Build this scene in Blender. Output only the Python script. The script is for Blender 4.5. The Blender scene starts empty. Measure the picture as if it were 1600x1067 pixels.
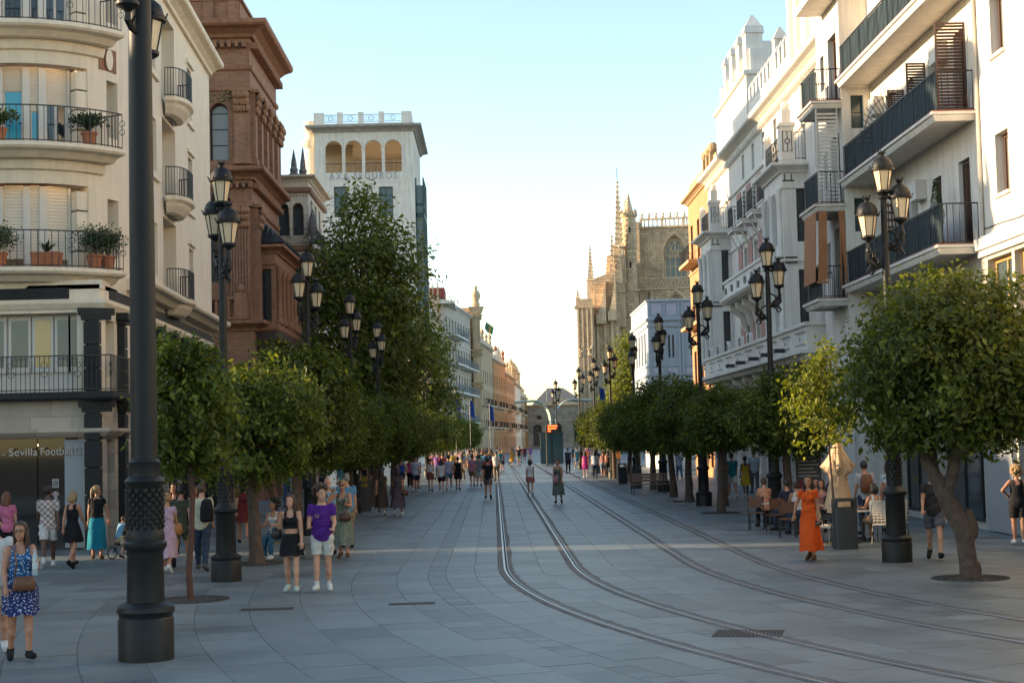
import bpy, bmesh, math, random
import numpy as np
from mathutils import Matrix, Vector
PI = math.pi
rad = math.radians
SC = bpy.context.scene
COL = SC.collection

# ------------------------------------------------------------------ camera, sky, sun, exposure
CAM_H = 2.65
cam_d = bpy.data.cameras.new('camera')
cam_d.sensor_width = 36.0
cam_d.lens = 36.0 * 2500.0 / 1600.0
cam_d.clip_end = 6000.0
cam_d.clip_start = 0.1
cam = bpy.data.objects.new('camera', cam_d)
COL.objects.link(cam)
cam.matrix_world = (Matrix.Translation((0, 0, CAM_H)) @ Matrix.Rotation(-rad(0.725), 4, 'Z')
                    @ Matrix.Rotation(PI / 2 + rad(3.4512), 4, 'X') @ Matrix.Rotation(rad(-1.4), 4, 'Z'))
SC.camera = cam
cam_d.dof.use_dof = True
cam_d.dof.focus_distance = 38.0
cam_d.dof.aperture_fstop = 8.0

SUN_EL, SUN_AZ = rad(12.0), rad(4.0)      # sun low on the left, a few degrees ahead of square to the street
sun_dir = Vector((-math.cos(SUN_EL) * math.cos(SUN_AZ), math.cos(SUN_EL) * math.sin(SUN_AZ), math.sin(SUN_EL)))
W = bpy.data.worlds.new('World')
SC.world = W
W.use_nodes = True
wn = W.node_tree
wn.nodes.clear()
w_out = wn.nodes.new('ShaderNodeOutputWorld')
w_bg = wn.nodes.new('ShaderNodeBackground')
w_sky = wn.nodes.new('ShaderNodeTexSky')
w_sky.sky_type = 'NISHITA'
w_sky.sun_disc = False
w_sky.sun_elevation = SUN_EL
# the node's sun_rotation is measured clockwise from +Y seen from above
w_sky.sun_rotation = math.atan2(sun_dir.x, sun_dir.y)
w_sky.altitude = 10
w_sky.air_density = 1.0
w_sky.dust_density = 0.4
w_sky.ozone_density = 0.95
w_bg.inputs['Strength'].default_value = 0.15
wn.links.new(w_sky.outputs[0], w_bg.inputs[0])
wn.links.new(w_bg.outputs[0], w_out.inputs[0])

sl = bpy.data.lights.new('sun', 'SUN')
sl.energy = 4.6
sl.angle = rad(0.55)
sl.color = (1.0, 0.74, 0.46)
sun = bpy.data.objects.new('sun', sl)
COL.objects.link(sun)
sun.rotation_euler = (-sun_dir).to_track_quat('-Z', 'Y').to_euler()

SC.view_settings.view_transform = 'Standard'
SC.view_settings.look = 'None'
SC.view_settings.gamma = 1.0
SC.view_settings.exposure = 1.42
SC.view_settings.use_curve_mapping = False
SC.cycles.max_bounces = 6
SC.cycles.diffuse_bounces = 3
SC.cycles.glossy_bounces = 3
SC.cycles.transmission_bounces = 4
SC.cycles.transparent_max_bounces = 6
SC.cycles.caustics_reflective = False
SC.cycles.caustics_refractive = False
SC.cycles.use_denoising = True
SC.cycles.sample_clamp_indirect = 6.0

# ------------------------------------------------------------------ materials
MATS = {}


def new_mat(name):
    m = bpy.data.materials.new(name)
    m.use_nodes = True
    nt = m.node_tree
    return m, nt, nt.nodes['Principled BSDF']


def mat(name, col=(0.5, 0.5, 0.5), rough=0.6, metal=0.0, var=0.12, scale=6.0, bump=0.0, bscale=40.0, spec=0.5,
        streak=0.0, brick=None, tile=None, emit=None, speck=None, alpha=None):
    """Procedural surface: base colour with large and small noise, optional rain streaks, coursed joints, specks and relief."""
    if name in MATS:
        return MATS[name]
    m, nt, b = new_mat(name)
    N, L = nt.nodes.new, nt.links.new
    b.inputs['Roughness'].default_value = rough
    b.inputs['Metallic'].default_value = metal
    b.inputs['Specular IOR Level'].default_value = spec
    tc = N('ShaderNodeTexCoord')
    src = tc.outputs['Object']
    n1 = N('ShaderNodeTexNoise')
    n1.inputs['Scale'].default_value = scale
    n1.inputs['Detail'].default_value = 6
    n1.inputs['Roughness'].default_value = 0.65
    L(src, n1.inputs['Vector'])
    mr = N('ShaderNodeMapRange')
    mr.inputs[1].default_value = 0.25
    mr.inputs[2].default_value = 0.75
    mr.inputs[3].default_value = 1 - var
    mr.inputs[4].default_value = 1 + var
    L(n1.outputs['Fac'], mr.inputs[0])
    val = mr.outputs[0]
    if streak:
        mp = N('ShaderNodeMapping')
        mp.inputs['Scale'].default_value = (1.6, 1.6, 0.12)
        L(src, mp.inputs[0])
        n2 = N('ShaderNodeTexNoise')
        n2.inputs['Scale'].default_value = 2.2
        n2.inputs['Detail'].default_value = 8
        n2.inputs['Roughness'].default_value = 0.7
        L(mp.outputs[0], n2.inputs['Vector'])
        m2 = N('ShaderNodeMapRange')
        m2.inputs[1].default_value = 0.42
        m2.inputs[2].default_value = 0.7
        m2.inputs[3].default_value = 1.0
        m2.inputs[4].default_value = 1 - streak
        L(n2.outputs['Fac'], m2.inputs[0])
        mm = N('ShaderNodeMath')
        mm.operation = 'MULTIPLY'
        L(val, mm.inputs[0])
        L(m2.outputs[0], mm.inputs[1])
        val = mm.outputs[0]
    base = N('ShaderNodeRGB')
    base.outputs[0].default_value = (*col, 1)
    colout = base.outputs[0]
    hgt = None
    if brick:
        bw, bh, mort, mc = brick
        g = N('ShaderNodeNewGeometry')
        sx = N('ShaderNodeSeparateXYZ')
        L(src, sx.inputs[0])
        add = N('ShaderNodeMath')
        L(sx.outputs[0], add.inputs[0])
        L(sx.outputs[1], add.inputs[1])
        cx = N('ShaderNodeCombineXYZ')
        L(add.outputs[0], cx.inputs[0])
        L(sx.outputs[2], cx.inputs[1])
        br = N('ShaderNodeTexBrick')
        br.inputs['Scale'].default_value = 1.0
        br.inputs['Brick Width'].default_value = bw
        br.inputs['Row Height'].default_value = bh
        br.inputs['Mortar Size'].default_value = mort
        br.inputs['Color1'].default_value = (*[c * 1.18 for c in col], 1)
        br.inputs['Color2'].default_value = (*[c * 0.78 for c in col], 1)
        br.inputs['Mortar'].default_value = (*mc, 1)
        L(cx.outputs[0], br.inputs['Vector'])
        colout = br.outputs['Color']
        hgt = br.outputs['Fac']
    if speck:
        sc2, sdark = speck
        v = N('ShaderNodeTexNoise')
        v.inputs['Scale'].default_value = sc2
        v.inputs['Detail'].default_value = 2
        L(src, v.inputs['Vector'])
        m3 = N('ShaderNodeMapRange')
        m3.inputs[1].default_value = 0.4
        m3.inputs[2].default_value = 0.6
        m3.inputs[3].default_value = 1 - sdark
        m3.inputs[4].default_value = 1 + sdark
        L(v.outputs['Fac'], m3.inputs[0])
        mm = N('ShaderNodeMath')
        mm.operation = 'MULTIPLY'
        L(val, mm.inputs[0])
        L(m3.outputs[0], mm.inputs[1])
        val = mm.outputs[0]
    mx = N('ShaderNodeVectorMath')
    mx.operation = 'SCALE'
    L(colout, mx.inputs[0])
    L(val, mx.inputs['Scale'])
    L(mx.outputs[0], b.inputs['Base Color'])
    if bump or hgt is not None:
        bp = N('ShaderNodeBump')
        bp.inputs['Strength'].default_value = bump or 0.35
        bp.inputs['Distance'].default_value = 0.02
        if hgt is not None:
            inv = N('ShaderNodeMath')
            inv.operation = 'SUBTRACT'
            inv.inputs[0].default_value = 1.0
            L(hgt, inv.inputs[1])
            L(inv.outputs[0], bp.inputs['Height'])
        else:
            nb = N('ShaderNodeTexNoise')
            nb.inputs['Scale'].default_value = bscale
            nb.inputs['Detail'].default_value = 5
            L(src, nb.inputs['Vector'])
            L(nb.outputs['Fac'], bp.inputs['Height'])
        L(bp.outputs[0], b.inputs['Normal'])
    if emit:
        b.inputs['Emission Color'].default_value = (*emit[0], 1)
        b.inputs['Emission Strength'].default_value = emit[1]
    MATS[name] = m
    return m


def leaf_mat(name, c1, c2, c3, trans=0.35):
    if name in MATS:
        return MATS[name]
    m, nt, b = new_mat(name)
    N, L = nt.nodes.new, nt.links.new
    g = N('ShaderNodeNewGeometry')
    oi = N('ShaderNodeObjectInfo')
    ramp = N('ShaderNodeValToRGB')
    cr = ramp.color_ramp
    cr.elements[0].position = 0.0
    cr.elements[0].color = (*c1, 1)
    cr.elements[1].position = 1.0
    cr.elements[1].color = (*c3, 1)
    e = cr.elements.new(0.6)
    e.color = (*c2, 1)
    L(g.outputs['Random Per Island'], ramp.inputs[0])
    mr = N('ShaderNodeMapRange')
    mr.inputs[3].default_value = 0.82
    mr.inputs[4].default_value = 1.15
    L(oi.outputs['Random'], mr.inputs[0])
    sc = N('ShaderNodeVectorMath')
    sc.operation = 'SCALE'
    L(ramp.outputs[0], sc.inputs[0])
    L(mr.outputs[0], sc.inputs['Scale'])
    tc = N('ShaderNodeTexCoord')
    nz = N('ShaderNodeTexNoise')
    nz.inputs['Scale'].default_value = 1.7
    nz.inputs['Detail'].default_value = 3
    L(tc.outputs['Object'], nz.inputs['Vector'])
    m5 = N('ShaderNodeMapRange')
    m5.inputs[1].default_value = 0.3
    m5.inputs[2].default_value = 0.7
    m5.inputs[3].default_value = 0.6
    m5.inputs[4].default_value = 1.4
    L(nz.outputs['Fac'], m5.inputs[0])
    s5 = N('ShaderNodeVectorMath')
    s5.operation = 'SCALE'
    L(sc.outputs[0], s5.inputs[0])
    L(m5.outputs[0], s5.inputs['Scale'])
    sc = s5
    L(sc.outputs[0], b.inputs['Base Color'])
    b.inputs['Roughness'].default_value = 0.5
    b.inputs['Specular IOR Level'].default_value = 0.28
    tr = N('ShaderNodeBsdfTranslucent')
    s2 = N('ShaderNodeVectorMath')
    s2.operation = 'MULTIPLY'
    s2.inputs[1].default_value = (1.9, 1.9, 0.7)
    L(sc.outputs[0], s2.inputs[0])
    L(s2.outputs[0], tr.inputs['Color'])
    mixs = N('ShaderNodeMixShader')
    mixs.inputs[0].default_value = trans
    L(b.outputs[0], mixs.inputs[1])
    L(tr.outputs[0], mixs.inputs[2])
    L(mixs.outputs[0], nt.nodes['Material Output'].inputs['Surface'])
    MATS[name] = m
    return m


def cloth(name, col, pat=None, col2=(0.8, 0.8, 0.8), scale=30.0, thr=0.35):
    """Fabric: solid, 'spots' (voronoi print) or 'check' (diamond print)."""
    if name in MATS:
        return MATS[name]
    m, nt, b = new_mat(name)
    N, L = nt.nodes.new, nt.links.new
    b.inputs['Roughness'].default_value = 0.85
    b.inputs['Specular IOR Level'].default_value = 0.2
    tc = N('ShaderNodeTexCoord')
    nz = N('ShaderNodeTexNoise')
    nz.inputs['Scale'].default_value = 7
    nz.inputs['Detail'].default_value = 4
    L(tc.outputs['Object'], nz.inputs['Vector'])
    mr = N('ShaderNodeMapRange')
    mr.inputs[3].default_value = 0.72
    mr.inputs[4].default_value = 1.25
    L(nz.outputs['Fac'], mr.inputs[0])
    rgb = N('ShaderNodeRGB')
    rgb.outputs[0].default_value = (*col, 1)
    out = rgb.outputs[0]
    if pat:
        mix = N('ShaderNodeMix')
        mix.data_type = 'RGBA'
        mix.inputs[6].default_value = (*col, 1)
        mix.inputs[7].default_value = (*col2, 1)
        if pat == 'spots':
            v = N('ShaderNodeTexVoronoi')
            v.inputs['Scale'].default_value = scale
            L(tc.outputs['Object'], v.inputs['Vector'])
            lt = N('ShaderNodeMath')
            lt.operation = 'LESS_THAN'
            lt.inputs[1].default_value = thr
            L(v.outputs['Distance'], lt.inputs[0])
            L(lt.outputs[0], mix.inputs[0])
        else:
            sx = N('ShaderNodeSeparateXYZ')
            L(tc.outputs['Object'], sx.inputs[0])
            hs = []
            for sgn in (1, -1):
                a = N('ShaderNodeMath')
                a.operation = 'MULTIPLY_ADD'
                a.inputs[1].default_value = sgn
                L(sx.outputs[0], a.inputs[0])
                L(sx.outputs[2], a.inputs[2])
                s = N('ShaderNodeMath')
                s.operation = 'MULTIPLY'
                s.inputs[1].default_value = scale
                L(a.outputs[0], s.inputs[0])
                f = N('ShaderNodeMath')
                f.operation = 'SINE'
                L(s.outputs[0], f.inputs[0])
                ab = N('ShaderNodeMath')
                ab.operation = 'ABSOLUTE'
                L(f.outputs[0], ab.inputs[0])
                hs.append(ab)
            mn = N('ShaderNodeMath')
            mn.operation = 'MINIMUM'
            L(hs[0].outputs[0], mn.inputs[0])
            L(hs[1].outputs[0], mn.inputs[1])
            lt = N('ShaderNodeMath')
            lt.operation = 'LESS_THAN'
            lt.inputs[1].default_value = thr
            L(mn.outputs[0], lt.inputs[0])
            L(lt.outputs[0], mix.inputs[0])
        out = mix.outputs[2]
    sc = N('ShaderNodeVectorMath')
    sc.operation = 'SCALE'
    L(out, sc.inputs[0])
    L(mr.outputs[0], sc.inputs['Scale'])
    L(sc.outputs[0], b.inputs['Base Color'])
    nb = N('ShaderNodeTexNoise')
    nb.inputs['Scale'].default_value = 11
    nb.inputs['Detail'].default_value = 3
    nb.inputs['Distortion'].default_value = 1.2
    L(tc.outputs['Object'], nb.inputs['Vector'])
    bp = N('ShaderNodeBump')
    bp.inputs['Strength'].default_value = 0.7
    bp.inputs['Distance'].default_value = 0.03
    L(nb.outputs['Fac'], bp.inputs['Height'])
    L(bp.outputs[0], b.inputs['Normal'])
    MATS[name] = m
    return m


def glass(name, col=(0.02, 0.028, 0.032), rough=0.06):
    if name in MATS:
        return MATS[name]
    m, nt, b = new_mat(name)
    b.inputs['Base Color'].default_value = (*col, 1)
    b.inputs['Roughness'].default_value = rough
    b.inputs['Specular IOR Level'].default_value = 0.7
    N, L = nt.nodes.new, nt.links.new
    tc = N('ShaderNodeTexCoord')
    n = N('ShaderNodeTexNoise')
    n.inputs['Scale'].default_value = 1.3
    L(tc.outputs['Object'], n.inputs['Vector'])
    bp = N('ShaderNodeBump')
    bp.inputs['Strength'].default_value = 0.05
    L(n.outputs['Fac'], bp.inputs['Height'])
    L(bp.outputs[0], b.inputs['Normal'])
    MATS[name] = m
    return m


# ------------------------------------------------------------------ mesh builder and object helpers
class MB:
    def __init__(self, f=None):
        self.v, self.f, self.map, self.mi, self.cur = [], [], f, [], 0

    def add(self, vs, fs):
        o = len(self.v)
        if self.map:
            vs = [self.map(*p) for p in vs]
        self.v.extend(tuple(p) for p in vs)
        self.f.extend(tuple(i + o for i in q) for q in fs)
        self.mi.extend([self.cur] * len(fs))
        return self

    def box(self, x0, x1, y0, y1, z0, z1):
        return self.add([(x0, y0, z0), (x1, y0, z0), (x1, y1, z0), (x0, y1, z0), (x0, y0, z1), (x1, y0, z1), (x1, y1, z1), (x0, y1, z1)],
                        [(0, 3, 2, 1), (4, 5, 6, 7), (0, 1, 5, 4), (1, 2, 6, 5), (2, 3, 7, 6), (3, 0, 4, 7)])

    def frustum(self, cx, cy, z0, z1, a0, b0, a1, b1):
        """Box with half sizes a0,b0 at z0 and a1,b1 at z1."""
        vs = [(cx + sx * a, cy + sy * b, z) for z, a, b in ((z0, a0, b0), (z1, a1, b1)) for sx, sy in ((-1, -1), (1, -1), (1, 1), (-1, 1))]
        return self.add(vs, [(0, 3, 2, 1), (4, 5, 6, 7), (0, 1, 5, 4), (1, 2, 6, 5), (2, 3, 7, 6), (3, 0, 4, 7)])

    def quad(self, a, b, c, d):
        return self.add([a, b, c, d], [(0, 1, 2, 3)])

    def poly(self, pts, w0, w1, axis='y'):
        """Extrude a 2-D polygon: axis y -> pts are (x,z); axis x -> (y,z); axis z -> (x,y)."""
        n = len(pts)
        def P(p, w):
            return {'y': (p[0], w, p[1]), 'x': (w, p[0], p[1]), 'z': (p[0], p[1], w)}[axis]
        vs = [P(p, w0) for p in pts] + [P(p, w1) for p in pts]
        fs = [tuple(range(n - 1, -1, -1)), tuple(range(n, 2 * n))] + [(i, (i + 1) % n, n + (i + 1) % n, n + i) for i in range(n)]
        return self.add(vs, fs)

    def lathe(self, prof, n=12, c=(0, 0, 0), ph=0.0, sx=1, sy=1, cap=True, a0=0.0, a1=2 * PI):
        full = abs(a1 - a0 - 2 * PI) < 1e-6
        k = n if full else n + 1
        vs = []
        for r, z in prof:
            for i in range(k):
                a = a0 + ph + (a1 - a0) * i / n
                vs.append((c[0] + r * sx * math.cos(a), c[1] + r * sy * math.sin(a), c[2] + z))
        fs = []
        for j in range(len(prof) - 1):
            for i in range(n):
                i2 = (i + 1) % k
                fs.append((j * k + i, j * k + i2, (j + 1) * k + i2, (j + 1) * k + i))
        if cap and full:
            if prof[0][0] > 1e-4:
                fs.append(tuple(range(k - 1, -1, -1)))
            if prof[-1][0] > 1e-4:
                fs.append(tuple(range((len(prof) - 1) * k, len(prof) * k)))
        return self.add(vs, fs)

    def tube(self, pts, r, n=6, closed=False):
        pts = [Vector(p) for p in pts]
        m = len(pts)
        rs = r if isinstance(r, (list, tuple)) else [r] * m
        vs, up = [], None
        for i, p in enumerate(pts):
            a = pts[(i - 1) % m] if (i or closed) else p
            b_ = pts[(i + 1) % m] if (i < m - 1 or closed) else p
            t = (b_ - a)
            t = t.normalized() if t.length > 1e-9 else Vector((0, 0, 1))
            if up is None:
                up = Vector((0, 0, 1)) if abs(t.z) < 0.9 else Vector((1, 0, 0))
            s = t.cross(up)
            s = s.normalized() if s.length > 1e-6 else Vector((1, 0, 0))
            up = s.cross(t).normalized()
            for k in range(n):
                an = 2 * PI * k / n + (PI / 4 if n == 4 else 0)
                vs.append(p + (s * math.cos(an) + up * math.sin(an)) * rs[i])
        fs = []
        for i in range(m if closed else m - 1):
            j = (i + 1) % m
            for k in range(n):
                k2 = (k + 1) % n
                fs.append((i * n + k, i * n + k2, j * n + k2, j * n + k))
        if not closed:
            fs += [tuple(range(n - 1, -1, -1)), tuple(range((m - 1) * n, m * n))]
        return self.add([tuple(v) for v in vs], fs)

    def ball(self, c, rx, ry=None, rz=None, n=10, m=6):
        ry = rx if ry is None else ry
        rz = rx if rz is None else rz
        vs = [(c[0], c[1], c[2] - rz)]
        for j in range(1, m):
            t = -PI / 2 + PI * j / m
            for i in range(n):
                a = 2 * PI * i / n
                vs.append((c[0] + rx * math.cos(t) * math.cos(a), c[1] + ry * math.cos(t) * math.sin(a), c[2] + rz * math.sin(t)))
        vs.append((c[0], c[1], c[2] + rz))
        fs = [(0, 1 + (i + 1) % n, 1 + i) for i in range(n)]
        for j in range(m - 2):
            for i in range(n):
                fs.append((1 + j * n + i, 1 + j * n + (i + 1) % n, 1 + (j + 1) * n + (i + 1) % n, 1 + (j + 1) * n + i))
        t = len(vs) - 1
        fs += [(1 + (m - 2) * n + i, 1 + (m - 2) * n + (i + 1) % n, t) for i in range(n)]
        return self.add(vs, fs)

    def sweep(self, prof, path, closed=False):
        """Sweep an (outward, z) profile along a plan path [(x,y)]; outward is to the right of the direction of travel."""
        m, n = len(path), len(prof)
        vs = []
        for i, (x, y) in enumerate(path):
            def nrm(a, b):
                dx, dy = b[0] - a[0], b[1] - a[1]
                l = math.hypot(dx, dy) or 1
                return dy / l, -dx / l
            ns = []
            if i > 0 or closed:
                ns.append(nrm(path[i - 1], path[i]))
            if i < m - 1 or closed:
                ns.append(nrm(path[i], path[(i + 1) % m]))
            nx, ny = sum(a[0] for a in ns), sum(a[1] for a in ns)
            l = math.hypot(nx, ny) or 1
            nx, ny = nx / l, ny / l
            k = 1 / max(0.3, nx * ns[0][0] + ny * ns[0][1])
            for d, z in prof:
                vs.append((x + nx * d * k, y + ny * d * k, z))
        fs = []
        for i in range(m if closed else m - 1):
            j = (i + 1) % m
            for a in range(n):
                b = (a + 1) % n
                fs.append((i * n + a, i * n + b, j * n + b, j * n + a))
        if not closed:
            fs += [tuple(range(n - 1, -1, -1)), tuple(range((m - 1) * n, m * n))]
        return self.add(vs, fs)

    def mesh(self, name, recalc=True):
        me = bpy.data.meshes.new(name)
        me.from_pydata(self.v, [], self.f)
        if recalc and len(self.f) < 60000:
            bm = bmesh.new()
            bm.from_mesh(me)
            bmesh.ops.recalc_face_normals(bm, faces=bm.faces)
            bm.to_mesh(me)
            bm.free()
        if any(self.mi):
            me.polygons.foreach_set('material_index', self.mi)
        me.update()
        return me


def link(name, me, mats, parent=None, smooth=False, loc=None, rz=None):
    o = bpy.data.objects.new(name, me)
    if me is not None:
        if mats is not None and not me.materials:
            for m in (mats if isinstance(mats, (list, tuple)) else [mats]):
                me.materials.append(m)
        if smooth and len(me.polygons):
            me.polygons.foreach_set('use_smooth', [True] * len(me.polygons))
            if smooth is not True:
                try:
                    me.set_sharp_from_angle(angle=rad(smooth))
                except Exception:
                    pass
    COL.objects.link(o)
    if parent is not None:
        o.parent = parent
    if loc is not None:
        o.location = loc
    if rz is not None:
        o.rotation_euler = (0, 0, rz)
    return o


def part(name, mb, m, parent=None, smooth=False):
    """A mesh part; builders write world coordinates, the part is stored relative to its top-level thing."""
    if parent is not None:
        r = parent
        off = Vector((0, 0, 0))
        while r is not None:
            off += r.location
            r = r.parent
        mb.v = [(a - off.x, b - off.y, c - off.z) for a, b, c in mb.v]
    return link(name, mb.mesh(name), m, parent, smooth)


def thing(name, label, cat, loc=(0, 0, 0), rz=0.0, group=None):
    o = bpy.data.objects.new(name, None)
    COL.objects.link(o)
    o.location = loc
    o.rotation_euler = (0, 0, rz)
    o['label'] = label
    o['category'] = cat
    if group:
        o['group'] = group
    o.empty_display_size = 0.2
    return o


def tag(o, label, cat, group=None, kind=None):
    o['label'] = label
    if cat:
        o['category'] = cat
    if group:
        o['group'] = group
    if kind:
        o['kind'] = kind
    return o


def copy_tree(o, parent=None):
    c = o.copy()
    COL.objects.link(c)
    if parent is not None:
        c.parent = parent
    for ch in KIDS.get(o.name, ()) or [x for x in o.children]:
        copy_tree(ch, c)
    return c


KIDS = {}


# ------------------------------------------------------------------ facade kit
class Facade:
    """Plan frame of one wall: origin, direction u along the wall, outward normal to the right of u."""
    def __init__(self, a, b):
        self.a = Vector((a[0], a[1]))
        d = Vector((b[0] - a[0], b[1] - a[1]))
        self.len = d.length
        self.u = d.normalized()
        self.n = Vector((self.u.y, -self.u.x))
        self.ang = math.atan2(self.u.y, self.u.x)

    def __call__(self, u, d, z):
        """d is the depth INTO the wall (negative = in front of it)."""
        p = self.a + self.u * u - self.n * d
        return (p.x, p.y, z)

    def U(self, y):
        return (y - self.a.y) / self.u.y


def arch_pts(ua, ub, zs, n=10, pointed=False):
    """Points of an arch from (ua,zs) over to (ub,zs)."""
    c, r = (ua + ub) / 2, (ub - ua) / 2
    if not pointed:
        return [(c - r * math.cos(PI * i / n), zs + r * math.sin(PI * i / n)) for i in range(n + 1)]
    pts = []
    R = 2 * r
    h = n // 2
    for i in range(h + 1):
        a = PI - (PI / 3) * i / h
        pts.append((ub + R * math.cos(a), zs + R * math.sin(a)))
    for i in range(1, h + 1):
        a = PI / 3 - (PI / 3) * i / h
        pts.append((ua + R * math.cos(a), zs + R * math.sin(a)))
    return pts


def wall(mb, u0, u1, z0, z1, ops=(), depth=0.3, du=None):
    """Wall face at d=0 with recessed openings (ua,ub,za,zb[,'arch'|'gothic']); mb.map turns (u,d,z) into a place."""
    us = {u0, u1}
    zs = {z0, z1}
    for o in ops:
        us.update((max(u0, o[0]), min(u1, o[1])))
        zs.update((max(z0, o[2]), min(z1, o[3])))
    if du:
        k = int((u1 - u0) / du) + 1
        us.update(u0 + (u1 - u0) * i / k for i in range(k + 1))
    us, zs = sorted(us), sorted(zs)
    us = [u for i, u in enumerate(us) if i == 0 or u - us[i - 1] > 1e-5]
    zs = [z for i, z in enumerate(zs) if i == 0 or z - zs[i - 1] > 1e-5]
    for i in range(len(us) - 1):
        for j in range(len(zs) - 1):
            um, zm = (us[i] + us[i + 1]) / 2, (zs[j] + zs[j + 1]) / 2
            if any(o[0] < um < o[1] and o[2] < zm < o[3] for o in ops):
                continue
            mb.quad((us[i], 0, zs[j]), (us[i + 1], 0, zs[j]), (us[i + 1], 0, zs[j + 1]), (us[i], 0, zs[j + 1]))
    for o in ops:
        ua, ub, za, zb = o[:4]
        kind = o[4] if len(o) > 4 else None
        D = depth
        if kind is None:
            mb.quad((ua, 0, za), (ua, D, za), (ua, D, zb), (ua, 0, zb))
            mb.quad((ub, 0, za), (ub, 0, zb), (ub, D, zb), (ub, D, za))
            mb.quad((ua, 0, zb), (ua, D, zb), (ub, D, zb), (ub, 0, zb))
            mb.quad((ua, 0, za), (ub, 0, za), (ub, D, za), (ua, D, za))
        else:
            pt = kind == 'gothic'
            zr = zb - (ub - ua) * (0.866 if pt else 0.5)
            ap = arch_pts(ua, ub, zr, 12, pt)
            mb.quad((ua, 0, za), (ua, D, za), (ua, D, zr), (ua, 0, zr))
            mb.quad((ub, 0, za), (ub, 0, zr), (ub, D, zr), (ub, D, za))
            mb.quad((ua, 0, za), (ub, 0, za), (ub, D, za), (ua, D, za))
            for k in range(len(ap) - 1):
                (a, b), (c, d) = ap[k], ap[k + 1]
                mb.quad((a, 0, b), (a, D, b), (c, D, d), (c, 0, d))
                mb.quad((a, 0, b), (c, 0, d), (c, 0, zb), (a, 0, zb))
    return mb


WCACHE = {}


def window(F, parent, ua, ub, za, zb, depth=0.22, fm=None, gm=None, nx=2, nz=2, fw=0.07, kind=None, transom=None, blind=None):
    """A framed window set back in its opening, shared between equal sizes: frame mesh with the pane as its child."""
    w, h = round(ub - ua, 3), round(zb - za, 3)
    key = (w, h, nx, nz, fw, kind, fm.name, gm.name, transom)
    if key not in WCACHE:
        mb = MB()
        e = 0.004
        x0, x1, z0, z1 = -w / 2 + e, w / 2 - e, e, h - e
        if kind is None:
            mb.box(x0, x0 + fw, 0, 0.07, z0, z1).box(x1 - fw, x1, 0, 0.07, z0, z1)
            mb.box(x0 + fw, x1 - fw, 0, 0.07, z0, z0 + fw * 1.2).box(x0 + fw, x1 - fw, 0, 0.07, z1 - fw, z1)
            top = z1 - fw
            if transom:
                zt = z0 + (z1 - z0) * transom
                mb.box(x0 + fw, x1 - fw, 0.002, 0.068, zt - fw / 2, zt + fw / 2)
            for i in range(1, nx):
                xx = x0 + (x1 - x0) * i / nx
                mb.box(xx - fw * 0.45, xx + fw * 0.45, 0.004, 0.066, z0 + fw * 1.2, top)
            for i in range(1, nz):
                zz = z0 + (z1 - z0) * i / nz
                mb.box(x0 + fw, x1 - fw, 0.012, 0.058, zz - fw * 0.22, zz + fw * 0.22)
            pn = MB().quad((x0 + fw * 0.8, 0.045, z0 + fw), (x1 - fw * 0.8, 0.045, z0 + fw), (x1 - fw * 0.8, 0.045, z1 - fw * 0.8), (x0 + fw * 0.8, 0.045, z1 - fw * 0.8))
        else:
            pt = kind == 'gothic'
            zr = h - w * (0.866 if pt else 0.5)
            ap = arch_pts(-w / 2 + e, w / 2 - e, zr, 12, pt)
            outl = [(x0, z0)] + ap + [(x1, z0)]
            inl = [(x0 + fw, z0 + fw)] + [((p[0]) * (1 - 2 * fw / w), zr + (p[1] - zr) * (1 - 2 * fw / w)) for p in ap] + [(x1 - fw, z0 + fw)]
            n = len(outl)
            vs = [(p[0], y, p[1]) for y in (0, 0.07) for ring in (outl, inl) for p in ring]
            fs = []
            for i in range(n):
                j = (i + 1) % n
                fs += [(i, j, n + j, n + i), (2 * n + i, 3 * n + i, 3 * n + j, 2 * n + j), (n + i, n + j, 3 * n + j, 3 * n + i)]
            mb.add(vs, fs)
            for i in range(1, nx):
                xx = x0 + (x1 - x0) * i / nx
                zt = max(q[1] for q in ap if abs(q[0] - xx) < w * 0.2) - fw
                mb.box(xx - fw * 0.4, xx + fw * 0.4, 0.004, 0.066, z0 + fw, zt)
            for i in range(1, nz):
                zz = z0 + zr * i / (nz - 1 if nz > 2 else 1)
                if zz < zr + 0.01:
                    mb.box(x0 + fw, x1 - fw, 0.012, 0.058, zz - fw * 0.3, zz + fw * 0.3)
            pn = MB().add([(p[0], 0.045, p[1]) for p in inl], [tuple(range(n))])
        a = mb.mesh('window')
        a.materials.append(fm)
        b = pn.mesh('pane')
        b.materials.append(gm)
        WCACHE[key] = (a, b)
    a, b = WCACHE[key]
    p = Vector(F((ua + ub) / 2, depth, za)) - parent.location
    o = link('window', a, None, parent, loc=p, rz=F.ang)
    link('pane', b, None, o)
    return o


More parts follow.
